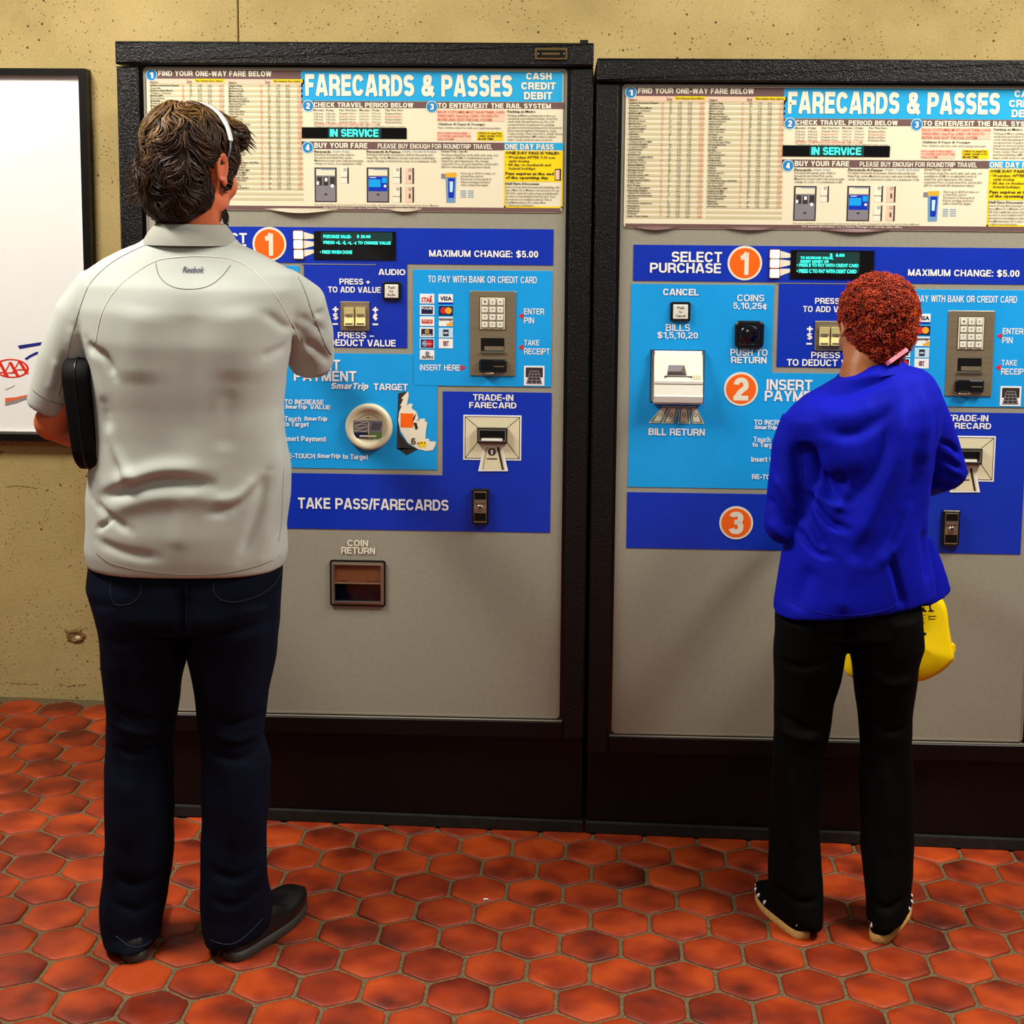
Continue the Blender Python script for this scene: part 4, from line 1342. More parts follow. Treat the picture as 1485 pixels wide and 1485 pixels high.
    # orange step badges
    for (r, ch) in (((-0.2149,1.527,-0.2149,1.527), '1'), ((-0.2158,1.2131,-0.2158,1.2131), '2'), ((-0.2187,0.872,-0.2187,0.872), '3')):
        c = (r[0], r[1])
        m = MB()
        m.disc(c, 0.0425, -0.0022, -0.0010, M['cream_print'], 56)
        m.disc(c, 0.0372, -0.0026, None, M['orange'], 56)
        text(m, ch, (c[0] - (0.0115 if ch == '1' else 0.0185), c[1] - 0.029, c[0] + (0.0095 if ch == '1' else 0.0185), c[1] + 0.029), -0.0030, M['cream_print'], 0.035, res=6)
        m.build('step_badge', root)

    # lit selection buttons
    for r in ((-0.1538,1.5395,-0.1304,1.5601), (-0.1532,1.5164,-0.1306,1.537), (-0.1526,1.4915,-0.13,1.5129)):
        m = MB()
        m.rect((r[0] - 0.002, r[1] - 0.002, r[2] + 0.002, r[3] + 0.002), -0.0030, -0.001, M['maroon'])
        m.rect(r, -0.0075, -0.002, M['lit_button'], 0.0015, 0.0025)
        m.build('select_button', root)
    # message display
    m = MB()
    dr = (-0.1029,1.4902,0.1019,1.5605)
    m.rect(dr, -0.0040, -0.0006, M['display_glass'], 0.0005)
    md = m.build('message_display', root)
    m = MB()
    yd = -0.0046
    if first:
        m.rect((dr[0] + 0.018, dr[1] + 0.044, dr[2] - 0.008, dr[3] - 0.002), -0.0043, None, M['vfd_bg'], 0, 0.005)
        text(m, 'PURCHASE VALUE-', (-0.0785,1.543,-0.0085,1.5516), yd, M['vfd'], 0.02)
        text(m, '$ 20.00', (0.0053,1.5436,0.039,1.5522), yd, M['vfd'], 0.02)
        text(m, 'PRESS +$, -$, +¢, -¢ TO CHANGE VALUE', (-0.0786,1.5272,0.0898,1.5366), yd, M['vfd'], 0.02)
        text(m, '• PRESS WHEN DONE', (-0.0875,1.5044,-0.007,1.513), yd, M['vfd'], 0.02)
    else:
        m.rect((dr[0] + 0.014, dr[1] + 0.014, dr[2] - 0.036, dr[3] - 0.004), -0.0043, None, M['vfd_bg'], 0, 0.005)
        text(m, '$  0.00', (-0.0074,1.5444,0.0281,1.5529), yd, M['vfd'], 0.02)
        text(m, 'TO INCREASE VALUE,', (-0.0789,1.5375,0.0013,1.5448), yd, M['vfd'], 0.02)
        text(m, 'INSERT MONEY OR', (-0.0787,1.529,-0.0102,1.5363), yd, M['vfd'], 0.02)
        text(m, '• PRESS B TO PAY WITH CREDIT CARD', (-0.0877,1.5196,0.0636,1.5276), yd, M['vfd'], 0.02)
        text(m, '• PRESS C TO PAY WITH DEBIT CARD', (-0.0872,1.5043,0.059,1.5136), yd, M['vfd'], 0.02)
    m.build('display_text', md)

    # push buttons with black surrounds
    for nm, r, s in (('audio_button', (0.0688,1.3895,0.1156,1.4361), 'Push\nfor\nAudio'), ('cancel_button', (-0.396,1.3807,-0.3464,1.4297), 'Push\nto\nCancel')):
        m = MB()
        m.rect(r, -0.008, -0.0008, M['black_plastic'], 0.003, 0.004)
        bt = m.build(nm, root)
        m = MB()
        k = 0.0065
        q = (r[0] + k, r[1] + k, r[2] - k, r[3] - k)
        m.rect(q, -0.0125, -0.006, M['white_plastic'], 0.0015, 0.002)
        text(m, s, (q[0] + 0.006, q[1] + 0.005, q[2] - 0.006, q[3] - 0.004), -0.0128, K_, 0.015, align='CENTER', res=1)
        m.build('button_cap', bt)
    # rocker switches
    r = (-0.0374,1.3122,0.0356,1.3859)
    m = MB()
    m.rect(r, -0.006, -0.0008, M['steel'], 0.002, 0.002)
    rp = m.build('switch_plate', root)
    for r in ((-0.027,1.3259,-0.0026,1.371), (0.0017,1.3262,0.0261,1.3713)):
        m = MB()
        x0, z0, x1, z1 = r
        zm = (z0 + z1) / 2
        m.rect((x0 - 0.0012, z0 - 0.0012, x1 + 0.0012, z1 + 0.0012), -0.0066, -0.004, M['ink_soft'])
        # rocker: two faces meeting in a valley
        vs = [(x0, -0.014, z0), (x1, -0.014, z0), (x1, -0.010, zm), (x0, -0.010, zm), (x1, -0.015, z1), (x0, -0.015, z1),
              (x0, -0.005, z0), (x1, -0.005, z0), (x1, -0.005, z1), (x0, -0.005, z1)]
        m.add(vs, [(0, 1, 2, 3), (3, 2, 4, 5), (0, 6, 7, 1), (5, 4, 8, 9), (1, 7, 8, 4, 2), (0, 3, 5, 9, 6)], M['switch_yellow'])
        m.rect((x0 + 0.003, z0 + 0.003, x1 - 0.003, z0 + 0.006), -0.0145, -0.012, M['ink_soft'])
        m.rect((x0 + 0.003, zm + 0.001, x1 - 0.003, zm + 0.007), -0.0125, -0.011, M['steel'])
        m.build('rocker_switch', rp)
    # coin slot: glossy black bezel with dished centre
    r = (-0.2348,1.3146,-0.1632,1.3843)
    m = MB()
    m.rect(r, -0.010, -0.0008, M['black_plastic'], 0.004, 0.013)
    cs = m.build('coin_slot', root)
    m = MB()
    q = (r[0] + 0.007, r[1] + 0.007, r[2] - 0.007, r[3] - 0.007)
    m.rect(q, -0.013, -0.009, M['black_gloss'], 0.005, 0.009)
    m.ell(((q[0] + q[2]) / 2, -0.0115, (q[1] + q[3]) / 2), ((q[2] - q[0]) * 0.44, 0.012, (q[3] - q[1]) * 0.44), None, 28, 16, M['black_gloss'])
    cxm = (q[0] + q[2]) / 2
    m.rect((cxm - 0.0014, q[1] + 0.010, cxm + 0.0014, q[3] - 0.010), -0.0238, -0.02, M['black_plastic'])
    m.build('coin_bezel', cs)
    # bill acceptor
    r = (-0.4407,1.1762,-0.3101,1.3073)
    x0, z0, x1, z1 = r
    w, h = x1 - x0, z1 - z0
    m = MB()
    m.rect((x0 - 0.002, z0 + 0.002, x1 + 0.002, z1 + 0.002), -0.003, -0.0006, M['navy'])
    ba = m.build('bill_acceptor', root)
    m = MB()
    # wedge body: bright sloping upper face, grey ledge, lower lip
    xi0, xi1 = x0 + w * 0.05, x1 - w * 0.03
    prof = [(-0.004, z1), (-0.010, z1 - 0.004), (-0.034, z0 + h * 0.46), (-0.036, z0 + h * 0.445), (-0.036, z0 + h * 0.40), (-0.034, z0 + h * 0.39), (-0.040, z0 + h * 0.19), (-0.043, z0 + h * 0.16), (-0.040, z0 + 0.006), (-0.030, z0), (-0.002, z0)]
    n = len(prof)
    vs = [(xi0, a, b) for a, b in prof] + [(xi1, a, b) for a, b in prof]
    fs = [(i, n + i, n + i + 1, i + 1) for i in range(n - 1)] + [tuple(range(n)), tuple(reversed(range(n, 2 * n)))]
    m.add(vs, [tuple(reversed(f)) for f in fs], M['white_plastic'])
    m.box(x0, xi0 + 0.001, -0.012, -0.001, z0 + 0.004, z1, M['steel_light'])
    m.box(xi1 - 0.001, x1, -0.012, -0.001, z0 + 0.004, z1, M['steel_light'])
    m.build('acceptor_body', ba)
    m = MB()
    def fy(z):   # depth of the sloping face at height z
        t = (z1 - 0.004 - z) / (z1 - 0.004 - (z0 + h * 0.46))
        return -0.010 - 0.024 * t
    def slp(pts, mat, lift=0.0006):
        m.add([(a, fy(b) - lift, b) for a, b in pts], [tuple(range(len(pts)))], mat)
    za, zb, zc = z0 + h * 0.74, z0 + h * 0.555, z0 + h * 0.50
    slp([(x0 + w * 0.29, zb), (x0 + w * 0.66, zb), (x0 + w * 0.62, za), (x0 + w * 0.32, za)], M['mid_grey'])
    slp([(x0 + w * 0.29, zb), (x0 + w * 0.66, zb), (x0 + w * 0.55, zb + h * 0.07), (x0 + w * 0.31, zb + h * 0.07)], M['ink'], 0.0009)
    slp([(x0 + w * 0.55, zb + h * 0.07), (x0 + w * 0.66, zb), (x0 + w * 0.62, za)], M['ink_soft'], 0.0010)
    slp([(x0 + w * 0.24, zc), (x0 + w * 0.30, zc + h * 0.025), (x0 + w * 0.66, zc + h * 0.025), (x0 + w * 0.77, zc + h * 0.01), (x0 + w * 0.77, zb - h * 0.015), (x0 + w * 0.24, zb - h * 0.01)], M['ink'], 0.0007)
    slp([(x0 + w * 0.77, zc - h * 0.02), (x0 + w * 0.93, zc - h * 0.02), (x0 + w * 0.93, zb + h * 0.01), (x0 + w * 0.77, zb + h * 0.01)], M['cream_plastic'], 0.0008)
    for k in range(3):
        xx = x0 + w * (0.80 + 0.045 * k)
        slp([(xx, zc - h * 0.01), (xx + w * 0.012, zc - h * 0.01), (xx + w * 0.012, zb), (xx, zb)], M['steel'], 0.0010)
    m.build('bill_slot', ba)

    # card and PIN unit
    r = (0.288,1.2022,0.4029,1.4154)
    m = MB()
    m.rect(r, -0.0045, -0.0010, M['steel'], 0.0015, 0.003)
    cu = m.build('card_unit', root)
    k0 = (0.3137,1.3196,0.3758,1.3991)
    m = MB()
    m.rect((k0[0] - 0.0018, k0[1] - 0.0018, k0[2] + 0.0018, k0[3] + 0.0018), -0.0052, -0.004, M['ink'])
    m.rect(k0, -0.0066, -0.004, M['cream_plastic'], 0.0006)
    m.build('keypad', cu)
    kw, kh = (k0[2] - k0[0]) / 3.3, (k0[3] - k0[1]) / 4.3
    for a in range(4):
        for b in range(3):
            m = MB()
            cxk = k0[0] + (k0[2] - k0[0]) * (b + 0.62) / 3.25
            czk = k0[3] - (k0[3] - k0[1]) * (a + 0.62) / 4.25
            kr = (cxk - kw * 0.40, czk - kh * 0.40, cxk + kw * 0.40, czk + kh * 0.40)
            m.rect((kr[0] - 0.0010, kr[1] - 0.0010, kr[2] + 0.0010, kr[3] + 0.0010), -0.0069, None, M['ink_soft'])
            m.rect(kr, -0.0095, -0.0066, M['white_plastic'], 0.0012, 0.002)
            ch = ['1', '2', '3', '4', '5', '6', '7', '8', '9', '*', '0', '#'][a * 3 + b]
            text(m, ch, (cxk - 0.0018, czk - 0.001, cxk + 0.0018, czk + 0.0045), -0.0098, K_, 0.01, res=1)
            m.build('key', cu)
    # receipt mouth, recessed look: dark well with a lower lip and paper
    rr_ = (0.3158,1.2649,0.3746,1.2979)
    m = MB()
    m.rect(rr_, -0.0050, None, M['black_plastic'])
    m.rect((rr_[0] + 0.009, rr_[1] + 0.002, rr_[2] - 0.001, rr_[1] + 0.0125), -0.0054, None, M['steel'])
    m.box(rr_[0] - 0.002, rr_[2] + 0.003, -0.009, -0.004, rr_[1] - 0.004, rr_[1], M['steel_light'])
    m.build('receipt_slot', cu)
    rc = (0.3118,1.2127,0.3811,1.2449)
    m = MB()
    m.rect(rc, -0.016, -0.004, M['black_plastic'], 0.004, 0.005)
    m.rect((rc[0] + 0.003, rc[1] + 0.002, rc[0] + (rc[2] - rc[0]) * 0.50, rc[3] - 0.001), -0.021, -0.012, M['black_gloss'], 0.003, 0.004)
    m.rect((rc[0] + (rc[2] - rc[0]) * 0.54, rc[1] + 0.014, rc[2] - 0.006, rc[1] + 0.0162), -0.0166, -0.014, M['steel'])
    m.ell((rc[0] + (rc[2] - rc[0]) * 0.34, -0.010, rc[1] - 0.003), (0.016, 0.008, 0.006), mat=M['steel'], nu=16, nv=8)
    m.build('card_reader', cu)

    # accepted card stickers
    def stick(r, fn, base='white_print'):
        m = MB()
        m.rect(r, -0.0026, -0.0016, M[base])
        x0, z0, x1, z1 = r
        w, h = x1 - x0, z1 - z0
        Z = lambda a, b, c, d, mt, k=1: m.rect((x0 + w * a, z0 + h * b, x0 + w * c, z0 + h * d), -0.0026 - 0.0002 * k, None, M[mt])
        Tt = lambda s, a, b, c, d, mt, k=3, bb=0.03: text(m, s, (x0 + w * a, z0 + h * b, x0 + w * c, z0 + h * d), -0.0026 - 0.0002 * k, M[mt], bb, res=1)
        D = lambda cx_, cz_, rr2, mt, k=2: m.disc((x0 + w * cx_, z0 + h * cz_), h * rr2, -0.0026 - 0.0002 * k, None, M[mt], 20)
        fn(Z, Tt, D)
        m.build('card_sticker', root)
    S_list = [
        ((0.1623,1.3826,0.1986,1.4068), lambda Z, T2, D: (T2('STAR', 0.10, 0.12, 0.88, 0.66, 'red'), D(0.78, 0.74, 0.10, 'red'))),
        ((0.1623,1.3541,0.1987,1.3783), lambda Z, T2, D: (Z(0.10, 0.10, 0.90, 0.88, 'navy'), T2('PULSE', 0.14, 0.56, 0.84, 0.80, 'white_print'))),
        ((0.1623,1.3264,0.1987,1.3498), lambda Z, T2, D: (Z(0.12, 0.26, 0.88, 0.70, 'red'), T2('NYCE', 0.20, 0.38, 0.80, 0.74, 'pink_print'))),
        ((0.1623,1.2986,0.1987,1.3229), lambda Z, T2, D: (Z(0.10, 0.14, 0.90, 0.84, 'navy'), D(0.5, 0.56, 0.22, 'gold'), D(0.5, 0.56, 0.12, 'green_print', 3), T2('PLUS', 0.2, 0.16, 0.8, 0.30, 'white_print'))),
        ((0.1623,1.2699,0.1988,1.2943), lambda Z, T2, D: (Z(0.06, 0.06, 0.94, 0.94, 'navy'), D(0.36, 0.5, 0.34, 'blue_ink'), D(0.66, 0.5, 0.34, 'red', 3), T2('Maestro', 0.22, 0.40, 0.80, 0.58, 'white_print', 5, 0.01))),
        ((0.1623,1.2412,0.1988,1.2656), lambda Z, T2, D: (D(0.52, 0.66, 0.22, 'mid_grey'), T2('AFFN', 0.12, 0.10, 0.90, 0.44, 'ink_soft'))),
        ((0.209,1.3823,0.2453,1.4064), lambda Z, T2, D: (Z(0, 0, 1, 0.16, 'dark_blue'), T2('VISA', 0.12, 0.34, 0.92, 0.78, 'navy'))),
        ((0.2099,1.3538,0.2454,1.3771), lambda Z, T2, D: (Z(0.0, 0.0, 1.0, 1.0, 'navy'), D(0.34, 0.5, 0.36, 'red'), D(0.68, 0.5, 0.36, 'gold', 3))),
        ((0.21,1.3261,0.2455,1.3494), lambda Z, T2, D: (Z(0.0, 0.66, 1.0, 0.86, 'mid_grey'), m_tri(D, Z), T2('DISCOVER', 0.08, 0.60, 0.92, 0.80, 'ink_soft'))),
        ((0.21,1.2974,0.2455,1.3217), lambda Z, T2, D: (Z(0.0, 0.0, 1.0, 1.0, 'pale_blue'), Z(0.30, 0.16, 0.70, 0.84, 'navy', 2), T2('AMEX', 0.33, 0.38, 0.67, 0.60, 'white_print'))),
        ((0.2101,1.2705,0.2456,1.2948), lambda Z, T2, D: (T2('EBT', 0.32, 0.34, 0.70, 0.76, 'maroon'), Z(0.34, 0.26, 0.68, 0.31, 'navy'))),
    ]
    def m_tri(D, Z):
        Z(0.55, 0.04, 1.0, 0.30, 'gold')
        Z(0.75, 0.30, 1.0, 0.50, 'gold')
    for r, fn in S_list:
        stick(r, fn)
    # small fare-gate pictogram
    m = MB()
    r = (0.4246,1.1791,0.4757,1.2288)
    x0, z0, x1, z1 = r
    w, h = x1 - x0, z1 - z0
    m.rect(r, -0.0026, -0.0016, M['white_print'])
    m.rect((x0 + w * 0.08, z0 + h * 0.42, x1 - w * 0.08, z1 - h * 0.08), -0.0028, None, M['ink'])
    m.plate([(x0 + w * 0.10, z0 + h * 0.08), (x1 - w * 0.10, z0 + h * 0.08), (x1 - w * 0.28, z1 - h * 0.24), (x0 + w * 0.28, z1 - h * 0.24)], -0.0030, None, M['mid_grey'])
    for a in range(4):
        for b in range(3):
            t = (a + 0.5) / 4
            wid = (0.78 - 0.34 * t)
            cxp = x0 + w * (0.5 + (b - 1) * wid * 0.30)
            czp = z0 + h * (0.12 + t * 0.62)
            m.rect((cxp - w * wid * 0.12, czp - h * 0.055, cxp + w * wid * 0.12, czp + h * 0.055), -0.0032, None, M['ink'])
    m.build('keypad_pictogram', root)

    # round smart card target
    c = [(0.0337,1.069)][0]
    m = MB()
    rad = 0.0595
    n = 64
    prof = [(1.0, -0.0012), (1.0, -0.008), (0.975, -0.0125), (0.90, -0.0155), (0.74, -0.013), (0.70, -0.010), (0.66, -0.0085), (0.0, -0.0085)]
    vs = []
    for s, yy in prof:
        for k in range(n):
            q = 2 * math.pi * k / n
            vs.append((c[0] + rad * max(s, 0.001) * math.cos(q), yy, c[1] + rad * max(s, 0.001) * math.sin(q)))
    fs = []
    for L_ in range(len(prof) - 1):
        for k in range(n):
            j = (k + 1) % n
            fs.append((L_ * n + k, L_ * n + j, (L_ + 1) * n + j, (L_ + 1) * n + k))
    m.add(vs, fs, M['cream_plastic'])
    tg = m.build('smart_card_target', root, True)
    m = MB()
    for s0, s1, yy in ((0.545, 0.53, -0.0092),):
        vs, fs = [], []
        for k in range(n):
            q = 2 * math.pi * k / n
            for s in (s0, s1):
                vs.append((c[0] + rad * s * math.cos(q), yy, c[1] + rad * s * math.sin(q)))
        for k in range(n):
            j = (k + 1) % n
            fs.append((2 * k, 2 * k + 1, 2 * j + 1, 2 * j))
        m.add(vs, fs, M['ink_soft'])
    m.disc((c[0] - 0.001, c[1] + 0.024), 0.0018, -0.0096, None, M['ink'], 10)
    lr = (c[0] - 0.0375, c[1] - 0.028, c[0] + 0.0335, c[1] + 0.017)
    m.rect(lr, -0.0100, -0.0088, M['mid_grey'])
    x0, z0, x1, z1 = lr
    w, h = x1 - x0, z1 - z0
    m.rect((x0, z0, x1, z0 + h * 0.32), -0.0102, None, M['green_print'])
    m.rect((x0, z0, x0 + w * 0.5, z0 + h * 0.32), -0.0103, None, M['navy'])
    for k in range(7):
        zz = z0 + h * (0.40 + 0.085 * k)
        pts = []
        for t in range(9):
            xx = x0 + w * (0.04 + 0.46 * t / 8)
            pts.append((xx, zz + 0.0022 * math.sin(t * 0.9 + k)))
        for t in range(8):
            (a0, b0), (a1, b1) = pts[t], pts[t + 1]
            m.add([(a0, -0.0105, b0), (a1, -0.0105, b1), (a1, -0.0105, b1 + 0.0013), (a0, -0.0105, b0 + 0.0013)], [(0, 1, 2, 3)], M['ink'] if k % 2 else M['cream_print'])
    m.rect((x0 + w * 0.51, z0 + h * 0.22, x0 + w * 0.535, z1 - h * 0.1), -0.0105, None, M['cream_print'])
    for k in range(5):
        xx = x0 + w * (0.60 + 0.07 * k)
        m.add([(xx, -0.0105, z0 + h * 0.45), (xx + 0.002, -0.0105, z0 + h * 0.45), (xx + 0.008, -0.0105, z0 + h * 0.9), (xx + 0.006, -0.0105, z0 + h * 0.9)], [(0, 1, 2, 3)], M['navy'])
    m.rect((x0 + w * 0.20, z0 + h * 0.07, x0 + w * 0.80, z0 + h * 0.16), -0.0106, None, M['cream_print'])
    m.build('target_label', tg)

    # torn sticker beside the target
    if first:
        m = MB()
        ys = -0.0018
        m.plate([(0.1074,1.1554),(0.1327,1.1601),(0.1222,1.1416),(0.1187,1.1169),(0.1064,1.0886),(0.1063,1.0108),(0.1589,1.0133),(0.1291,0.9969),(0.1037,1.0161)], ys, None, M['ink'])
        m.plate([(0.1038,1.1026),(0.1081,1.017),(0.1554,1.0133),(0.1326,1.0253),(0.1116,1.0533),(0.1082,1.0815)], ys, None, M['ink'])
        m.plate([(0.1327,1.161),(0.1345,1.1505),(0.1292,1.1241),(0.1362,1.1294),(0.1449,1.1278),(0.1414,1.1172),(0.1537,1.1086),(0.1589,1.0928),(0.1537,1.0821),(0.1641,1.0911),(0.1764,1.0913),(0.1746,1.0842),(0.1816,1.0825),(0.1782,1.0649),(0.1764,1.0401),(0.1852,1.0402),(0.1869,1.0332),(0.2027,1.0334),(0.2027,1.0263),(0.1957,1.0112),(0.1782,1.0083),(0.1572,1.0133),(0.1326,1.0289),(0.1134,1.0586),(0.1073,1.085),(0.11,1.108),(0.117,1.1239),(0.1117,1.1221),(0.1205,1.1398),(0.1152,1.1423)], ys - 0.0003, None, M['cream_print'])
        m.plate([(0.1135,1.1045),(0.1467,1.1041),(0.1449,1.0908),(0.1467,1.0838),(0.1449,1.0679),(0.1134,1.0684)], ys - 0.0006, None, M['orange'])
        m.plate([(0.1537,1.105),(0.1484,1.0891),(0.1432,1.0838),(0.1467,1.0962)], ys - 0.0008, None, M['ink'])
        m.plate([(0.1458,1.0803),(0.1537,1.0813),(0.158,1.0663),(0.1519,1.0618)], ys - 0.0008, None, M['ink'])
        text(m, '6', (0.1405,1.0246,0.1519,1.0414), ys - 0.0008, K_, 0.02)
        m.disc([(0.1607,1.0275)][0], 0.0035, ys - 0.0008, None, M['gold'], 12)
        m.rect((0.1589,1.0188,0.1782,1.0329), ys - 0.0006, None, M['yellow'])
        for p in [(0.1572,1.0283),(0.1668,1.0294),(0.1747,1.0295)]:
            m.disc(p, 0.0018, ys - 0.0010, None, K_, 10)
        m.build('torn_sticker', root, label='torn white and orange sticker')

    # trade-in slot with printed funnel frame
    r = (0.2726,0.9877,0.4191,1.1024)
    x0, z0, x1, z1 = r
    m = MB()
    m.rect(r, -0.0022, -0.0010, M['white_print'])
    q = (x0 + 0.0035, z0 + 0.0035, x1 - 0.0035, z1 - 0.0035)
    m.rect(q, -0.0024, None, K_)
    q2 = (q[0] + 0.0018, q[1] + 0.0018, q[2] - 0.0018, q[3] - 0.0018)
    m.rect(q2, -0.0026, None, M['cream_plastic'])
    s = (0.3083,1.0328,0.3842,1.0716)
    for (ax, az), (bx2, bz2) in (((q2[0], q2[1]), (s[0], s[1])), ((q2[2], q2[1]), (s[2], s[1])), ((q2[0], q2[3]), (s[0], s[3])), ((q2[2], q2[3]), (s[2], s[3]))):
        d = Vector((bx2 - ax, bz2 - az)).normalized()
        nn = Vector((-d.y, d.x)) * 0.0008
        m.plate([(ax - nn.x, az - nn.y), (bx2 - nn.x, bz2 - nn.y), (bx2 + nn.x, bz2 + nn.y), (ax + nn.x, az + nn.y)], -0.0028, None, K_)
    # ticket guide below
    tk = [(0.3251,1.0246),(0.3713,1.0252),(0.3866,0.96),(0.3106,0.9588)]
    m.plate(tk, -0.0030, None, M['white_print'])
    m.plate([(0.3286,1.022),(0.3687,1.0226),(0.3796,0.9634),(0.3158,0.9625)], -0.0032, None, M['cream_plastic'])
    m.plate([(0.3574,1.0215),(0.3635,1.0216),(0.3761,0.9634),(0.3709,0.9633)], -0.0034, None, K_)
    m.plate([(0.3312,1.0202),(0.3324,1.0203),(0.3237,0.9644),(0.3224,0.9643)], -0.0034, None, K_)
    c = [(0.3452,1.009)][0]
    m.disc(c, 0.0098, -0.0036, None, K_, 24)
    m.plate([(c[0] - 0.0022, c[1] - 0.0065), (c[0] + 0.0022, c[1] - 0.0065), (c[0] + 0.0022, c[1] + 0.001), (c[0] + 0.0055, c[1] + 0.001), (c[0], c[1] + 0.0075), (c[0] - 0.0055, c[1] + 0.001), (c[0] - 0.0022, c[1] + 0.001)], -0.0038, None, M['white_print'])
    m.rect((0.3323,0.9895,0.3585,0.993), -0.0036, None, M['ink_soft'])
    ts = m.build('trade_in_plate', root)
    m = MB()
    frame_ring(m, s, (s[0] + 0.003, s[1] + 0.004, s[2] - 0.003, s[3] - 0.003), -0.016, -0.002, M['black_plastic'])
    s2_ = (s[0] + 0.003, s[1] + 0.004, s[2] - 0.003, s[3] - 0.003)
    frame_ring(m, s2_, (s2_[0] + 0.003, s2_[1] + 0.003, s2_[2] - 0.003, s2_[3] - 0.003), -0.018, -0.002, M['steel_light'])
    m.rect(s2_, -0.0040, None, M['black_gloss'])
    m.box(s2_[0] + 0.007, s2_[2] - 0.009, -0.014, -0.004, s2_[1] + 0.003, s2_[1] + 0.0075, M['white_plastic'])
    m.build('trade_in_slot', ts)

    # pass delivery latch with lock
    r = (0.2952,0.8235,0.3382,0.9145)
    m = MB()
    m.rect(r, -0.012, -0.0008, M['black_plastic'], 0.003, 0.002)
    lt = m.build('pass_chute', root)
    x0, z0, x1, z1 = (r[0] + 0.0055, r[1] + 0.006, r[2] - 0.0055, r[3] - 0.006)
    h = z1 - z0
    m = MB()
    m.box(x0, x1, -0.0150, -0.010, z0, z1, M['steel'])
    m.rect((x0 + 0.001, z1 - h * 0.26, x1 - 0.001, z1 - h * 0.03), -0.0152, None, M['cabinet'])
    m.box(x0 + 0.002, x1 - 0.002, -0.0185, -0.014, z1 - h * 0.36, z1 - h * 0.26, M['steel_light'])
    m.disc(((x0 + x1) / 2, z0 + h * 0.48), 0.0075, -0.020, -0.014, M['steel_light'], 20, 0.001)
    m.disc(((x0 + x1) / 2, z0 + h * 0.48), 0.0035, -0.0204, None, K_, 14)
    m.rect((x0 + 0.001, z0 + 0.003, x1 - 0.001, z0 + h * 0.30), -0.0153, None, M['cabinet'])
    m.build('latch', lt)
    if not first:
        # sheen ring of a lit lock
        pass

    # coin return cup
    r = (-0.0684,0.603,0.0747,0.7228)
    m = MB()
    frame_ring(m, r, (r[0] + 0.0045, r[1] + 0.0045, r[2] - 0.0045, r[3] - 0.0045), -0.006, 0.0, M['black_plastic'], 0.006, 0.004)
    q = (r[0] + 0.0045, r[1] + 0.0045, r[2] - 0.0045, r[3] - 0.0045)
    cr = m.build('coin_return', root)
    m = MB()
    frame_ring(m, q, (q[0] + 0.005, q[1] + 0.005, q[2] - 0.005, q[3] - 0.005), -0.0075, -0.001, M['steel'], 0.003, 0.002)
    q = (q[0] + 0.005, q[1] + 0.005, q[2] - 0.005, q[3] - 0.005)
    frame_ring(m, q, (q[0] + 0.0025, q[1] + 0.0025, q[2] - 0.0025, q[3] - 0.0025), -0.010, -0.001, M['steel_light'])
    m.build('cup_rim', cr)
    q = (q[0] + 0.0025, q[1] + 0.0025, q[2] - 0.0025, q[3] - 0.0025)
    m = MB()
    m.rect(q, -0.0012, None, M['black_gloss'])
    zm = q[1] + (q[3] - q[1]) * 0.52
    m.add([(q[0], -0.0070, zm), (q[2], -0.0070, zm), (q[2], -0.0030, q[3]), (q[0], -0.0030, q[3])], [(0, 1, 2, 3)], M['copper_flap'])
    m.box(q[0], q[2], -0.0082, -0.0060, zm - 0.003, zm, M['steel'])
    text(m, 'TICKET', (q[0] + 0.006, zm + 0.002, q[0] + 0.034, zm + 0.006), -0.0074, K_, 0.015, res=1)
    text(m, 'RETURN', (q[2] - 0.036, zm + 0.002, q[2] - 0.004, zm + 0.006), -0.0074, K_, 0.015, res=1)
    m.build('return_flap', cr)
    return root
M['poster_edge'] = simple('poster_edge', (172, 160, 136), 0.45)
build_machine(-0.5275, 0.0, True)
build_machine(0.6555, -0.036, False)

# ---------------------------------------------------------------- bodies and cloth
def evaluated(o):
    bpy.context.view_layer.update()
    dg = bpy.context.evaluated_depsgraph_get()
    return bpy.data.meshes.new_from_object(o.evaluated_get(dg))

def solid(mb, name, mat, parent, voxel=0.005, smooth=4, deform=None, label=None, paint=None):
    """merge overlapping volumes into one continuous skin, relax it, then apply folds"""
    src = bpy.data.objects.new('src', mb.mesh('src'))
    COL.objects.link(src)
    r = src.modifiers.new('r', 'REMESH')
    r.mode = 'VOXEL'
    r.voxel_size = voxel
    s = src.modifiers.new('s', 'SMOOTH')
    s.factor = 0.5
    s.iterations = smooth
    me = evaluated(src)
    old = src.data
    bpy.data.objects.remove(src)
    bpy.data.meshes.remove(old)
    me.materials.clear()
    me.materials.append(mat)
    if deform is not None:
        n = len(me.vertices)
        co = np.empty(n * 3, np.float64)
        me.vertices.foreach_get('co', co)
        nr = np.empty(n * 3, np.float64)
        me.vertex_normals.foreach_get('vector', nr) if hasattr(me, 'vertex_normals') else me.vertices.foreach_get('normal', nr)
        co = co.reshape(-1, 3)
        nr = nr.reshape(-1, 3)
        co = deform(co, nr)
        me.vertices.foreach_set('co', co.ravel())
    me.polygons.foreach_set('use_smooth', [True] * len(me.polygons))
    me.update()
    me.name = name
    o = bpy.data.objects.new(name, me)
    link(o, parent)
    if label:
        o['label'] = label
    return o

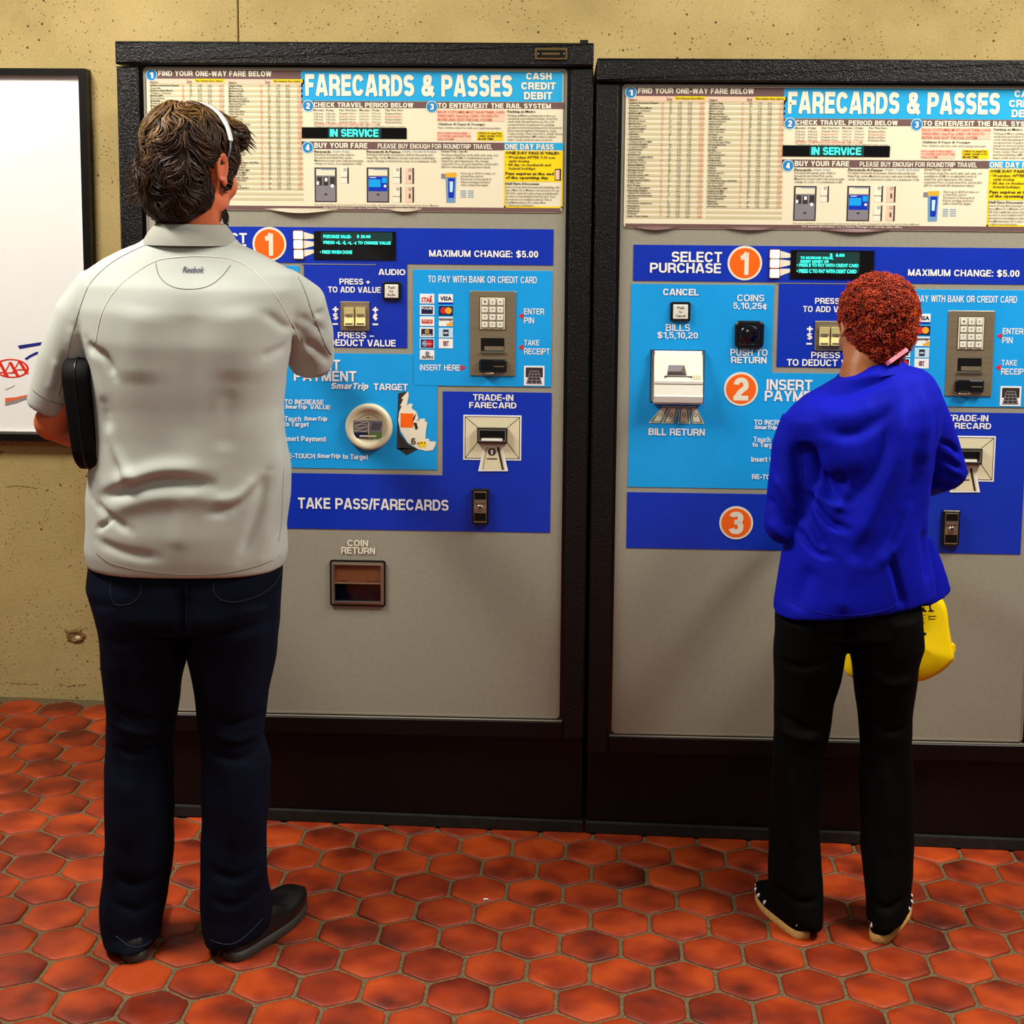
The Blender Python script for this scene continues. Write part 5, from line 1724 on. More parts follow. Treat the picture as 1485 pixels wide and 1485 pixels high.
def seg_dist(P, line):
    """distance of 2D points to a polyline and the parameter (0..1) along it"""
    line = np.array(line, float)
    best = np.full(len(P), 1e9)
    par = np.zeros(len(P))
    lens = np.linalg.norm(line[1:] - line[:-1], axis=1)
    tot = lens.sum()
    acc = 0.0
    for i in range(len(line) - 1):
        a, b = line[i], line[i + 1]
        d = b - a
        t = np.clip(((P - a) @ d) / max(1e-12, d @ d), 0, 1)
        q = a + t[:, None] * d
        e = np.linalg.norm(P - q, axis=1)
        k = e < best
        best[k] = e[k]
        par[k] = (acc + t[k] * lens[i]) / tot
        acc += lens[i]
    return best, par

def smoothstep(a, b, x):
    t = np.clip((x - a) / (b - a), 0, 1)
    return t * t * (3 - 2 * t)

def folds_deform(folds, noise_amp=0.0015, noise_scale=(9, 9, 14), seed=0.0, side=-1):
    def f(co, nr):
        # only on the side that the folds were drawn on (the back)
        mask = smoothstep(0.05, 0.45, side * nr[:, 1])
        P = co[:, [0, 2]]
        amt = np.zeros(len(co))
        for line, amp, w in folds:
            d, t = seg_dist(P, line)
            taper = smoothstep(0, 0.22, t) * smoothstep(0, 0.22, 1 - t)
            amt += amp * np.exp(-(d / w) ** 2) * (0.25 + 0.75 * taper) * mask
        if noise_amp:
            nz = np.array([noise.noise(Vector((c[0] * noise_scale[0] + seed, c[1] * noise_scale[1], c[2] * noise_scale[2]))) for c in co])
            amt += noise_amp * nz
        return co + nr * amt[:, None]
    return f

def bvh_of(o):
    me = o.data
    return BVHTree.FromPolygons([v.co[:] for v in me.vertices], [tuple(p.vertices) for p in me.polygons])

def project_line(bvh, line, step=0.008):
    """drop a line given in (x, z) onto the back of a garment"""
    pts = []
    for i in range(len(line) - 1):
        a, b = Vector(line[i]), Vector(line[i + 1])
        n = max(1, int((b - a).length / step))
        for k in range(n + (i == len(line) - 2)):
            q = a.lerp(b, k / n)
            hit = bvh.ray_cast(Vector((q.x, -3.0, q.y)), Vector((0, 1, 0)))
            if hit[0] is not None:
                pts.append((hit[0], hit[1]))
    return pts

def smooth_line(line, n=4):
    """Catmull-Rom through the points"""
    P = [Vector(p) for p in line]
    out = []
    for i in range(len(P) - 1):
        p0, p1, p2, p3 = P[max(i - 1, 0)], P[i], P[i + 1], P[min(i + 2, len(P) - 1)]
        for k in range(n):
            t = k / n
            out.append(0.5 * ((2 * p1) + (-p0 + p2) * t + (2 * p0 - 5 * p1 + 4 * p2 - p3) * t * t + (-p0 + 3 * p1 - 3 * p2 + p3) * t ** 3))
    out.append(P[-1])
    return out

def seam(bvh, line, name, mat, parent, r=0.0011, lift=0.0):
    pts = project_line(bvh, smooth_line(line))
    if len(pts) < 3:
        return None
    m = MB()
    m.tube([p + n * lift for p, n in pts], r, 6, mat)
    return m.build(name, parent, True)

def hand(mb, wrist, fwd, palm, side, curl=0.7, size=1.0):
    """palm and five fingers; palm = direction the palm faces, side = +1 when the thumb leaves along cross(fwd, palm)"""
    w = Vector(wrist); f = Vector(fwd).normalized(); p = Vector(palm)
    p = (p - f * p.dot(f)).normalized()
    s = f.cross(p).normalized() * side
    S = size
    # palm slab built from four metacarpal rays
    offs = (0.030, 0.010, -0.010, -0.028)
    lens = (0.088, 0.092, 0.086, 0.078)
    fl = ((0.040, 0.025, 0.020), (0.044, 0.028, 0.021), (0.041, 0.026, 0.020), (0.032, 0.020, 0.018))
    for k in range(4):
        base = w + s * offs[k] * 0.55 * S
        kn = w + f * lens[k] * S + s * offs[k] * S
        mb.capsule(base, kn, 0.0145 * S, 0.0115 * S, 12)
        cur = kn
        ang = 0.0
        spread = s * (offs[k] * 1.2)
        for j, L in enumerate(fl[k]):
            ang += curl * (0.75, 1.0, 0.7)[j] * (1 + 0.07 * k)
            d = (f * math.cos(ang) + p * math.sin(ang) + spread * (0.6 - 0.2 * j)).normalized()
            nx = cur + d * L * S
            mb.capsule(cur, nx, (0.0090, 0.0082, 0.0074)[j] * S, (0.0082, 0.0074, 0.0066)[j] * S, 12)
            cur = nx
    # thumb leaves the side of the palm near its base
    t0 = w + f * 0.022 * S + s * 0.022 * S + p * 0.006 * S
    t1 = t0 + (f * 0.55 + s * 0.70 + p * 0.35).normalized() * 0.042 * S
    t2 = t1 + (f * 0.85 + s * 0.25 + p * 0.55).normalized() * 0.032 * S
    t3 = t2 + (f * 0.85 - s * 0.10 + p * 0.60).normalized() * 0.026 * S
    mb.capsule(t0, t1, 0.0140 * S, 0.0105 * S, 12)
    mb.capsule(t1, t2, 0.0105 * S, 0.0092 * S, 12)
    mb.capsule(t2, t3, 0.0092 * S, 0.0075 * S, 12)

def head_blob(mb, c, yaw, S=1.0, pitch=0.0, roll=0.0):
    """skull, jaw, features; c = centre of the cranium. Local axes: +Y is the face."""
    R = Matrix.Rotation(-yaw, 3, 'Z') @ Matrix.Rotation(roll, 3, 'Y') @ Matrix.Rotation(-pitch, 3, 'X')
    c = Vector(c)
    def E(p, r, q=None):
        rr = R if q is None else R @ q
        mb.ell(c + R @ (Vector(p) * S), [v * S for v in r], rr)
    E((0, -0.012, 0.010), (0.074, 0.095, 0.088))            # cranium
    E((0, 0.022, -0.024), (0.067, 0.080, 0.088))            # face mass
    E((0, 0.040, -0.070), (0.050, 0.052, 0.044))            # jaw
    E((0, 0.070, -0.102), (0.020, 0.018, 0.015))            # chin
    for s in (-1, 1):
        E((s * 0.034, 0.062, -0.040), (0.026, 0.024, 0.028))     # cheek
        E((s * 0.044, 0.022, -0.072), (0.018, 0.036, 0.026))     # jaw corner
        E((s * 0.028, 0.088, 0.012), (0.024, 0.010, 0.009))      # brow ridge
        # ear: rim, lobe, bowl
        ex = s * 0.077
        ring = []
        for k in range(13):
            q = math.radians(-60 + 300 * k / 12)
            ring.append(c + R @ (Vector((ex + s * 0.005, -0.004 - 0.013 * math.cos(q) * 1.0, -0.012 + 0.028 * math.sin(q))) * S))
        mb.tube(ring, 0.0048 * S, 10)
        E((ex - s * 0.001, 0.000, -0.014), (0.0045, 0.012, 0.024))
        E((ex + s * 0.004, 0.006, -0.038), (0.006, 0.008, 0.010))
    # nose: bridge, tip, wings
    mb.tube([c + R @ (Vector(p) * S) for p in ((0, 0.090, 0.008), (0, 0.100, -0.016), (0, 0.113, -0.036))], [0.008 * S, 0.010 * S, 0.011 * S], 14)
    E((0, 0.108, -0.038), (0.013, 0.012, 0.010))
    for s in (-1, 1):
        E((s * 0.012, 0.098, -0.041), (0.008, 0.009, 0.007))
    # lips
    E((0, 0.093, -0.064), (0.023, 0.009, 0.0055))
    E((0, 0.091, -0.073), (0.020, 0.009, 0.006))
    return R

def eyes(parent, c, R, S):
    c = Vector(c)
    for s in (-1, 1):
        m = MB()
        p = c + R @ (Vector((s * 0.031, 0.080, -0.004)) * S)
        m.ell(p, (0.0115 * S,) * 3, R, 16, 10, M['eye_white'])
        m.ell(p + R @ Vector((0, 0.0085 * S, 0)), (0.0055 * S, 0.0038 * S, 0.0055 * S), R, 12, 8, M['iris'])
        m.build('eye', parent, True)

def lock_attr(me, vals):
    a = me.attributes.new('lock', 'FLOAT', 'POINT')
    a.data.foreach_set('value', vals)

def shoe(parent, name, heel, ang, length, width, top_mat, sole_mat, sole_h=0.022, dots=False, low=False):
    """sole, upper; heel = rearmost point on the floor, ang = direction of the toe from +Y towards +X"""
    hx, hy, hz = heel
    f = Vector((math.sin(ang), math.cos(ang), 0)); s = Vector((math.cos(ang), -math.sin(ang), 0))
    H = Vector((hx, hy, hz))
    def outline(k, grow=0.0):
        pts = []
        N = 36
        for i in range(N):
            q = 2 * math.pi * i / N
            t = (1 - math.cos(q)) / 2            # 0 heel .. 1 toe
            wd = width / 2 * (0.72 + 0.30 * math.sin(min(1, t * 1.12) * math.pi * 0.78)) * (math.sin(q) if True else 0)
            e = abs(math.sin(q)) ** 0.62 * math.copysign(1, math.sin(q))
            wd = width / 2 * e * (0.76 + 0.26 * smooth1(0.2, 0.72, t))
            pts.append((t * length, wd))
        return pts
    def smooth1(a, b, x):
        x = max(0, min(1, (x - a) / (b - a)))
        return x * x * (3 - 2 * x)
    base = outline(0)
    N = len(base)
    def ring(scale, z, shift=0.0, zf=None):
        out = []
        for (t, w) in base:
            tt = length / 2 + (t - length / 2) * scale + shift
            zz = z + (zf(t / length) if zf else 0)
            p = H + f * tt + s * (w * scale) + Vector((0, 0, zz))
            out.append((p.x, p.y, p.z))
        return out
    m = MB()
    r0, r1, r2 = ring(0.97, 0.0), ring(1.0, 0.006), ring(0.985, sole_h)
    vs = r0 + r1 + r2
    fs = []
    for L in range(2):
        for i in range(N):
            j = (i + 1) % N
            fs.append((L * N + j, L * N + i, (L + 1) * N + i, (L + 1) * N + j))
    fs.append(tuple(range(N)))
    fs.append(tuple(reversed(range(2 * N, 3 * N))))
    m.add(vs, fs, sole_mat)
    root = parent
    so = m.build('sole', None, True)
    m = MB()
    up = 0.046 if not low else 0.030
    def zf(k):
        def g(t):
            rise = up * (1 - smooth1(0.30, 0.62, t) * 0.45)
            back = (0.004 if not low else 0.004) * (1 - smooth1(0.02, 0.45, t))
            return (rise + back) * k
        return g
    rr = [ring(0.975, sole_h - 0.002), ring(0.975, sole_h + 0.004, 0.003, zf(0.35)), ring(0.89, sole_h + 0.004, 0.014, zf(0.75)), ring(0.74, sole_h + 0.004, 0.020, zf(0.98)), ring(0.5, sole_h + 0.006, 0.014, zf(1.02)), ring(0.05, sole_h + 0.006, -0.008, zf(1.0))]
    vs = [p for q in rr for p in q]
    fs = []
    for L in range(len(rr) - 1):
        for i in range(N):
            j = (i + 1) % N
            fs.append((L * N + j, L * N + i, (L + 1) * N + i, (L + 1) * N + j))
    fs.append(tuple(reversed(range((len(rr) - 1) * N, len(rr) * N))))
    m.add(vs, fs, top_mat)
    o = m.build(name, parent, True)
    so.parent = o
    if dots:
        d = MB()
        rr2 = random.Random(int(heel[0] * 1000))
        for lev, k in ((0.45, 1.004), (0.9, 0.97)):
            for i in range(0, N, 2):
                t, w = base[i]
                tt = length / 2 + (t - length / 2) * 0.985 * k
                p = H + f * tt + s * (w * 0.985 * k) + Vector((0, 0, sole_h + 0.004 + zf(0.30 * (1 + lev))(t / length) * 0.8))
                d.ell(p, (0.0032, 0.0032, 0.0048), None, 8, 6, M['white_print'])
        tag(d.build('white_dots', o, True), kind='stuff')
    return o

# ================================================================ the man
def build_man():
    Yb = -0.61
    root = empty('person', (-0.80, Yb, floor_z(-0.8, Yb)), 'brown-haired person with a white headband, grey polo shirt and dark blue jeans, seen from behind', 'person')
    P = Vector(root.location)
    kids = []
    def rel(o):
        # parts are authored in world space and hung on the root
        o.matrix_parent_inverse = Matrix.Translation(-P)
        kids.append(o)
        return o
    HC = Vector((-0.7789,-0.6,1.7129))
    HC = Vector((HC.x, -0.60, HC.z))
    YAW, PIT = math.radians(28), math.radians(6)
    shL = Vector((-0.9463,-0.62,1.4287)); elL = Vector((-1.0885,-0.6,1.1641)); wrL = Vector((-1.060, -0.365, 1.085))
    shR = Vector((-0.605,-0.6,1.4223)); elR = Vector((-0.5523,-0.44,1.283)); wrR = Vector((-0.655, -0.245, 1.370))
    # ---- body: one continuous surface
    b = MB()
    R = head_blob(b, HC, YAW, 1.04, PIT)
    neck0 = Vector(((-0.785), -0.600, HC.z - 0.21))
    b.tube([neck0, neck0 + Vector((0.002, 0.000, 0.07)), HC + Vector((0.0, -0.012, -0.06))], [0.060, 0.058, 0.058], 24)
    # slim torso inside the shirt
    b.loft([(-0.92, 0.86, -0.66, 0.86, Yb, 0.085), (-0.935, 1.0, -0.655, 1.0, Yb, 0.085), (-0.95, 1.2, -0.64, 1.2, Yb, 0.085), (-0.95, 1.36, -0.635, 1.36, Yb, 0.07), (-0.90, 1.43, -0.68, 1.43, Yb + 0.01, 0.05), (-0.83, 1.47, -0.74, 1.47, -0.595, 0.04)])
    b.tube([shL, shL.lerp(elL, 0.5), elL], [0.046, 0.044, 0.037], 18)
    b.ell(elL, (0.040, 0.038, 0.040))
    b.tube([elL, elL.lerp(wrL, 0.35), wrL], [0.038, 0.039, 0.026], 18)
    b.tube([shR, shR.lerp(elR, 0.5), elR], [0.046, 0.044, 0.038], 18)
    b.ell(elR, (0.036, 0.036, 0.036))
    b.tube([elR, elR.lerp(wrR, 0.35), wrR], [0.040, 0.038, 0.027], 18)
    hand(b, wrL, (wrL - elL).normalized() + Vector((0.05, 0, 0.0)), (1, 0.1, 0.1), -1, 0.5)
    hand(b, wrR, (wrR - elR), (0, 0.3, -1), -1, 0.45)
    # slim legs inside the jeans
    for s, hx, kx, ax in ((-1, -0.885, -0.90, -0.912), (1, -0.735, -0.715, -0.70)):
        b.tube([(hx, Yb, 0.86), (kx, Yb + 0.01, 0.48), (ax, Yb - 0.015, 0.09)], [0.075, 0.048, 0.038], 18)
        b.capsule((ax, Yb - 0.03, 0.055), (ax + 0.01 * s, Yb + 0.12, 0.045), 0.030, 0.026)
    rel(solid(b, 'body', M['skin_man'], root, 0.0042, 3))
    eyes(root, HC, R, 1.04)

    # ---- polo shirt
    t = MB()
    Yt = -0.62
    t.loft([
        (-1.013,0.8609,-0.5971,0.8607, Yt + 0.012, 0.132, 0, 2.5),
        (-1.0187,0.897,-0.5894,0.8908, Yt + 0.012, 0.136, 0, 2.5),
        (-1.0121,0.9482,-0.591,0.9477, Yt + 0.01, 0.136, 0, 2.5),
        (-1.0119,1.008,-0.5808,1.0119, Yt + 0.008, 0.130, 0, 2.5),
        (-1.0044,1.0677,-0.5786,1.0741, Yt + 0.005, 0.125, 0, 2.5),
        (-0.9906,1.139,-0.5896,1.1447, Yt + 0.002, 0.121, 0, 2.5),
        (-0.9887,1.2083,-0.5932,1.2107, Yt - 0.001, 0.120, 0, 2.5),
        (-0.9925,1.2859,-0.5853,1.272, Yt - 0.004, 0.122, 0, 2.6),
        (-1.004,1.347,-0.5744,1.3375, Yt - 0.006, 0.124, 0, 2.6),
        (-1.0139,1.4121,-0.5578,1.4026, Yt - 0.005, 0.120, 0, 2.5),
        (-1.0125,1.4626,-0.5458,1.453, Yt - 0.002, 0.108, 0, 2.4),
        (-0.9971,1.4915,-0.5599,1.4844, Yt + 0.002, 0.092, 0, 2.3),
        (-0.9645,1.5148,-0.5971,1.5055, Yt + 0.004, 0.082, 0, 2.2),
        (-0.9263,1.5338,-0.6401,1.5279, Yt + 0.006, 0.074, 0, 2.1),
        (-0.8911,1.547,-0.6773,1.5447, Yt + 0.008, 0.068, 0, 2.1),
        (-0.8734,1.5614,-0.6944,1.5602, Yt + 0.012, 0.060, 0, 2.0),
    ], 56)
    # sleeves
    cuffL = Vector((-1.0988,-0.61,1.1951))
    armL = [Vector((-0.9575,-0.62,1.4473)), Vector((-1.0081,-0.622,1.3877)), Vector((-1.0539,-0.62,1.2968)), Vector((-1.0843,-0.615,1.2255)), cuffL]
    t.tube(armL, [0.066, 0.065, 0.056, 0.0475, 0.0445], 30)
    cuffR = Vector((-0.5563,-0.47,1.2817))
    armR = [Vector((-0.6028,-0.61,1.436)), Vector((-0.569,-0.575,1.4092)), Vector((-0.558,-0.525,1.3521)), cuffR]
    t.tube(armR, [0.067, 0.068, 0.060, 0.050], 30)
    F = []
    def fold(line, amp, w):
        F.append((smooth_line(line, 3) if len(line) > 2 else line, amp * 1.2, w))
    fold([(-0.9532,1.0279),(-0.8929,1.0461),(-0.8472,1.0611),(-0.8016,1.0689),(-0.7535,1.0654),(-0.7183,1.0602)], -0.011, 0.011)
    fold([(-0.9382,1.0539),(-0.881,1.072),(-0.8096,1.093),(-0.7248,1.0914)], 0.009, 0.018)
    fold([(-0.9397,0.9994),(-0.8479,1.0296),(-0.7796,1.0364),(-0.7116,1.0346)], 0.007, 0.018)
    fold([(-0.9719,1.019),(-0.9454,0.9979),(-0.9202,0.9811),(-0.8836,0.963)], -0.006, 0.009)
    fold([(-0.9636,0.9587),(-0.9404,0.9735),(-0.9286,0.9881)], -0.006, 0.006)
    fold([(-0.9642,0.9371),(-0.9273,0.9247),(-0.8847,0.9153),(-0.8277,0.9091)], -0.005, 0.010)
    fold([(-0.9347,1.1877),(-0.922,1.134),(-0.8948,1.086),(-0.867,1.0636)], 0.009, 0.013)
    fold([(-0.9452,1.2187),(-0.9352,1.1693),(-0.9223,1.1198),(-0.9011,1.0631)], -0.006, 0.012)
    fold([(-0.6092,1.0818),(-0.6242,1.0174),(-0.6449,0.9526),(-0.6641,0.9018)], -0.007, 0.011)
    fold([(-0.5858,1.153),(-0.5953,1.0678),(-0.6133,0.9818),(-0.6257,0.9025)], 0.006, 0.013)
    fold([(-0.7263,1.0029),(-0.6724,1.0095),(-0.6294,1.0502),(-0.6092,1.0818)], -0.005, 0.009)
    fold([(-0.7188,1.0288),(-0.6621,1.0354),(-0.6234,1.0759)], 0.005, 0.012)
    fold([(-0.7682,1.0366),(-0.7807,0.979),(-0.7904,0.9213)], 0.003, 0.020)
    fold([(-0.7532,1.4582),(-0.7525,1.3473),(-0.7565,1.2071),(-0.7612,1.108)], -0.006, 0.040)
    fold([(-0.8514,1.4295),(-0.8604,1.346),(-0.8623,1.262)], 0.006, 0.045)
    fold([(-0.6562,1.4316),(-0.6477,1.3485),(-0.6489,1.2647)], 0.006, 0.045)
    fold([(-0.9754,1.353),(-0.9618,1.3336),(-0.9313,1.3172),(-0.9112,1.2782)], -0.007, 0.009)
    fold([(-0.9672,1.3448),(-0.9546,1.2889),(-0.9339,1.2188)], 0.004, 0.012)
    fold([(-0.5527,1.3663),(-0.5776,1.3827),(-0.5968,1.4018),(-0.6134,1.41)], -0.006, 0.009)
    fold([(-0.5529,1.3496),(-0.5865,1.3326),(-0.6229,1.321)], -0.004, 0.010)
    fold([(-0.6769,1.2644),(-0.6834,1.2081),(-0.6932,1.1232)], -0.004, 0.020)
    # sleeve wrinkles
    fold([(-1.022,1.331),(-1.0436,1.2807),(-1.0627,1.2229)], -0.005, 0.010)
    fold([(-1.0456,1.3093),(-1.0555,1.2691),(-1.0681,1.2344)], 0.004, 0.010)
    fold([(-1.0062,1.3811),(-1.016,1.3382),(-1.0259,1.2952)], 0.004, 0.012)
    fold([(-0.4876,1.4193),(-0.5048,1.4049),(-0.522,1.399)], -0.007, 0.008)
    fold([(-0.5539,1.3417),(-0.5312,1.3277),(-0.5086,1.285)], -0.005, 0.010)
    fold([(-0.5562,1.3987),(-0.5306,1.3847),(-0.508,1.3565)], -0.004, 0.010)
    fold([(-0.5678,1.3843),(-0.5568,1.3417),(-0.54,1.299)], 0.005, 0.010)
    shirt = solid(t, 'shirt', M['shirt'], root, 0.0052, 12, folds_deform(F, 0.0022, (7, 7, 11), 3.1))
    rel(shirt)
    bv = bvh_of(shirt)
    # hems and cuffs as raised bands with stitching
    def band_ring(levels, mat, name, n=72, p=2.5):
        mm = MB()
        mm.loft(levels, n, p, mat)
        o = mm.build(name, shirt, True)
        return o
    # stitched lines
    def sm(line, mat='seam_dark', r=0.0011):
        o = seam(bv, line, 'seam', M[mat], shirt, r)
    sm([(-0.8475,1.5503),(-0.89,1.5306),(-0.9328,1.5052),(-0.9704,1.4659),(-0.9945,1.4126),(-1.0131,1.3563),(-1.0319,1.2997),(-1.054,1.2286)])
    sm([(-0.6659,1.5492),(-0.6161,1.5276),(-0.5718,1.4977),(-0.5444,1.4592),(-0.5281,1.4093),(-0.5174,1.3593),(-0.5066,1.3062)])
    sm([(-0.7589,1.5229),(-0.8258,1.5154),(-0.8709,1.4902),(-0.9081,1.4566),(-0.9314,1.4204),(-0.9435,1.3869),(-0.9531,1.3449)], 'seam_light', 0.0012)
    sm([(-0.7589,1.5229),(-0.6923,1.5194),(-0.6455,1.5006),(-0.6043,1.4653),(-0.5771,1.4242),(-0.5637,1.3828),(-0.5557,1.3427)], 'seam_light', 0.0012)
    sm([(-0.8329,1.5098),(-0.8209,1.4824),(-0.7935,1.4633),(-0.7573,1.4582),(-0.721,1.4641),(-0.6957,1.4836),(-0.6814,1.5058)], 'seam_dark', 0.0009)
    sm([(-0.8359,1.554),(-0.7972,1.5537),(-0.7529,1.5561),(-0.7073,1.5545),(-0.6645,1.5528)], 'seam_dark', 0.0012)
    sm([(-0.966,0.9092),(-0.9308,0.891),(-0.8484,0.878),(-0.7574,0.8724),(-0.665,0.8784),(-0.5954,0.8941),(-0.5726,0.9103)], 'seam_dark', 0.0010)
    sm([(-1.11,1.2399),(-1.0843,1.2257),(-1.0614,1.213),(-1.0428,1.203)], 'seam_dark', 0.0010)
    sm([(-0.5771,1.1814),(-0.5809,1.0964),(-0.5875,1.0109),(-0.597,0.9246)], 'seam_dark', 0.0007)
    # printed word between the shoulders
    wm = MB()
    vs, fs = text_verts('Reebok', 0.012, 'LEFT', 1.0, 0.25, 1.0, 2)
    lo, hi = vs.min(0), vs.max(0)
    a0, a1 = [(-0.7756,1.4907),(-0.7323,1.5028)]
    out = []
    for u, v in vs:
        x = a0[0] + (a1[0] - a0[0]) * (u - lo[0]) / (hi[0] - lo[0])
        z = a0[1] + (a1[1] - a0[1]) * (v - lo[1]) / (hi[1] - lo[1])
        hit = bv.ray_cast(Vector((x, -3, z)), Vector((0, 1, 0)))
        y = hit[0].y if hit[0] is not None else -0.74
        out.append((x, y - 0.0016, z))
    wm.add(out, fs, M['navy'])
    wm.build('printed_word', shirt)
    # ---- collar: a folded band standing round the neck
    c = MB()
    YC = -0.612
    rings = [
        (-0.884,1.5442,-0.6817,1.5432, YC, 0.082),
        (-0.8794,1.5528,-0.6873,1.5517, YC + 0.001, 0.081),
        (-0.8704,1.5686,-0.6957,1.5659, YC + 0.003, 0.078),
        (-0.86,1.5815,-0.7056,1.5786, YC + 0.005, 0.074),
        (-0.8541,1.588,-0.7098,1.5849, YC + 0.006, 0.071),
        (-0.8497,1.5894,-0.7141,1.5863, YC + 0.006, 0.067),
        (-0.8469,1.5845,-0.7171,1.5828, YC + 0.006, 0.064),
        (-0.846,1.5574,-0.7189,1.5571, YC + 0.006, 0.063)]
    c.loft(rings, 64, 2.1)
    c.f = [f for f in c.f if len(f) == 4]
    c.mi = [0] * len(c.f)
    c.mats = [M['collar']]
    co = c.build('collar', shirt, True)
    # small button placket at the throat
    pl = MB()
    for k in range(3):
        pl.disc((-0.78, 1.40 - 0.05 * k), 0.005, -0.497, -0.505, M['white_plastic'], 12)
    # ---- jeans
    j = MB()
    Yj = -0.615
    j.loft([
        (-1.0093,0.8881,-0.5968,0.8952, Yj, 0.108, 0, 2.4),
        (-1.0158,0.8124,-0.599,0.8275, Yj - 0.006, 0.116, 0, 2.4),
        (-1.0021,0.7671,-0.6011,0.7746, Yj - 0.008, 0.116, 0, 2.3),
        (-0.9941,0.7292,-0.6045,0.7367, Yj - 0.006, 0.108, 0, 2.3),
    ], 52)
    def leg(rows):
        j.loft([r for r in rows], 36, 2.25)
    leg([
        (-1.0031,0.7853,-0.7955,0.7892, Yj - 0.006, 0.104),
        (-0.9941,0.7292,-0.8011,0.7329, Yj - 0.004, 0.100),
        (-0.9895,0.6757,-0.8066,0.6794, Yj, 0.094),
        (-0.9868,0.6098,-0.8198,0.6132, Yj + 0.002, 0.086),
        (-0.9841,0.5373,-0.8318,0.5406, Yj + 0.004, 0.078),
        (-0.986,0.4674,-0.8438,0.4706, Yj + 0.006, 0.070),
        (-0.9919,0.4127,-0.8419,0.4161, Yj + 0.002, 0.070),
        (-0.9911,0.3264,-0.8421,0.33, Yj - 0.006, 0.074),
        (-0.9886,0.2476,-0.842,0.2592, Yj - 0.012, 0.074),
        (-0.9952,0.1728,-0.8451,0.1847, Yj - 0.018, 0.072),
        (-0.9998,0.112,-0.857,0.1239, Yj - 0.022, 0.076),
        (-0.9981,0.0592,-0.8673,0.0708, Yj - 0.025, 0.082),
        (-0.9895,0.0342,-0.8698,0.0407, Yj - 0.034, 0.092, -0.012),
    ])
    leg([
        (-0.8104,0.7889,-0.6009,0.7928, Yj - 0.006, 0.104),
        (-0.807,0.7328,-0.6045,0.7367, Yj - 0.004, 0.100),
        (-0.8036,0.6794,-0.6125,0.6833, Yj, 0.094),
        (-0.7958,0.6137,-0.6237,0.6173, Yj + 0.002, 0.086),
        (-0.7882,0.5415,-0.6381,0.5448, Yj + 0.004, 0.078),
        (-0.7803,0.4798,-0.6449,0.4828, Yj + 0.006, 0.070),
        (-0.7783,0.4254,-0.629,0.4288, Yj + 0.002, 0.070),
        (-0.7769,0.3316,-0.6332,0.3351, Yj - 0.006, 0.072),
        (-0.7782,0.2608,-0.6386,0.2643, Yj - 0.010, 0.072),
        (-0.7779,0.1896,-0.6395,0.1932, Yj - 0.014, 0.076, 0.004),
        (-0.7775,0.126,-0.6373,0.1298, Yj - 0.012, 0.084, 0.012),
        (-0.7739,0.0702,-0.6318,0.0821, Yj - 0.008, 0.090, 0.020),
        (-0.7659,0.0372,-0.6285,0.0538, Yj - 0.006, 0.092, 0.024),
    ])
    F = []
    fold([(-0.7797,0.8383),(-0.7811,0.7645),(-0.7848,0.7199)], -0.012, 0.014)
    fold([(-0.7411,0.7282),(-0.6827,0.7441),(-0.6246,0.7601)], -0.004, 0.010)
    fold([(-0.9451,0.7242),(-0.8869,0.7179),(-0.8281,0.7413)], -0.004, 0.010)
    fold([(-0.9418,0.567),(-0.8909,0.5455),(-0.8323,0.5393)], -0.006, 0.010)
    fold([(-0.9501,0.5291),(-0.8917,0.5108),(-0.8329,0.5091)], 0.005, 0.010)
    fold([(-0.9441,0.4763),(-0.8928,0.4653),(-0.8409,0.4816)], -0.005, 0.009)
    fold([(-0.7441,0.5563),(-0.6932,0.5348),(-0.642,0.5435)], -0.005, 0.010)
    fold([(-0.7375,0.5142),(-0.6865,0.4972),(-0.6395,0.5059)], 0.005, 0.010)
    fold([(-0.7456,0.4687),(-0.6871,0.4549),(-0.6356,0.4712)], -0.005, 0.009)
    fold([(-0.9511,0.2),(-0.8994,0.1827),(-0.8455,0.1966)], -0.005, 0.010)
    fold([(-0.9525,0.1455),(-0.9007,0.1267),(-0.8466,0.1437)], -0.004, 0.009)
    fold([(-0.7426,0.2178),(-0.691,0.1991),(-0.6375,0.2113)], -0.005, 0.010)
    fold([(-0.7391,0.1591),(-0.6919,0.1417),(-0.6323,0.1619)], -0.004, 0.009)
    fold([(-0.9234,0.4159),(-0.9198,0.3242),(-0.9276,0.247)], 0.004, 0.016)
    fold([(-0.695,0.4213),(-0.692,0.3298),(-0.6976,0.2529)], 0.004, 0.016)
    jeans = solid(j, 'jeans', M['jeans'], root, 0.0052, 4, folds_deform(F, 0.0035, (10, 10, 16), 8.3))
    rel(jeans)
    bj = bvh_of(jeans)
    # pockets, centre seam, hem stitching
    for ln in ([(-0.937,0.8511),(-0.9362,0.8232),(-0.9252,0.8029),(-0.8933,0.8064),(-0.8727,0.8244),(-0.8693,0.8479)], [(-0.7196,0.8521),(-0.7142,0.8273),(-0.6858,0.8118),(-0.6397,0.817),(-0.6051,0.8352),(-0.5961,0.8645)], [(-0.7742,0.8496),(-0.7752,0.7998),(-0.7776,0.7483)]):
        seam(bj, ln, 'stitching', M['denim_thread'], jeans, 0.0008)
    for ln in ([(-0.9437,0.0745),(-0.9098,0.0552),(-0.8741,0.0515),(-0.8485,0.0647)], [(-0.7427,0.0677),(-0.6938,0.0597),(-0.6504,0.0827),(-0.619,0.1085)]):
        seam(bj, ln, 'stitching', M['denim_thread'], jeans, 0.0011)
    # ---- shoes
    hl = (-0.8848,-0.7326,0.0136)
    hr = (-0.7037,-0.7089,0.0104)
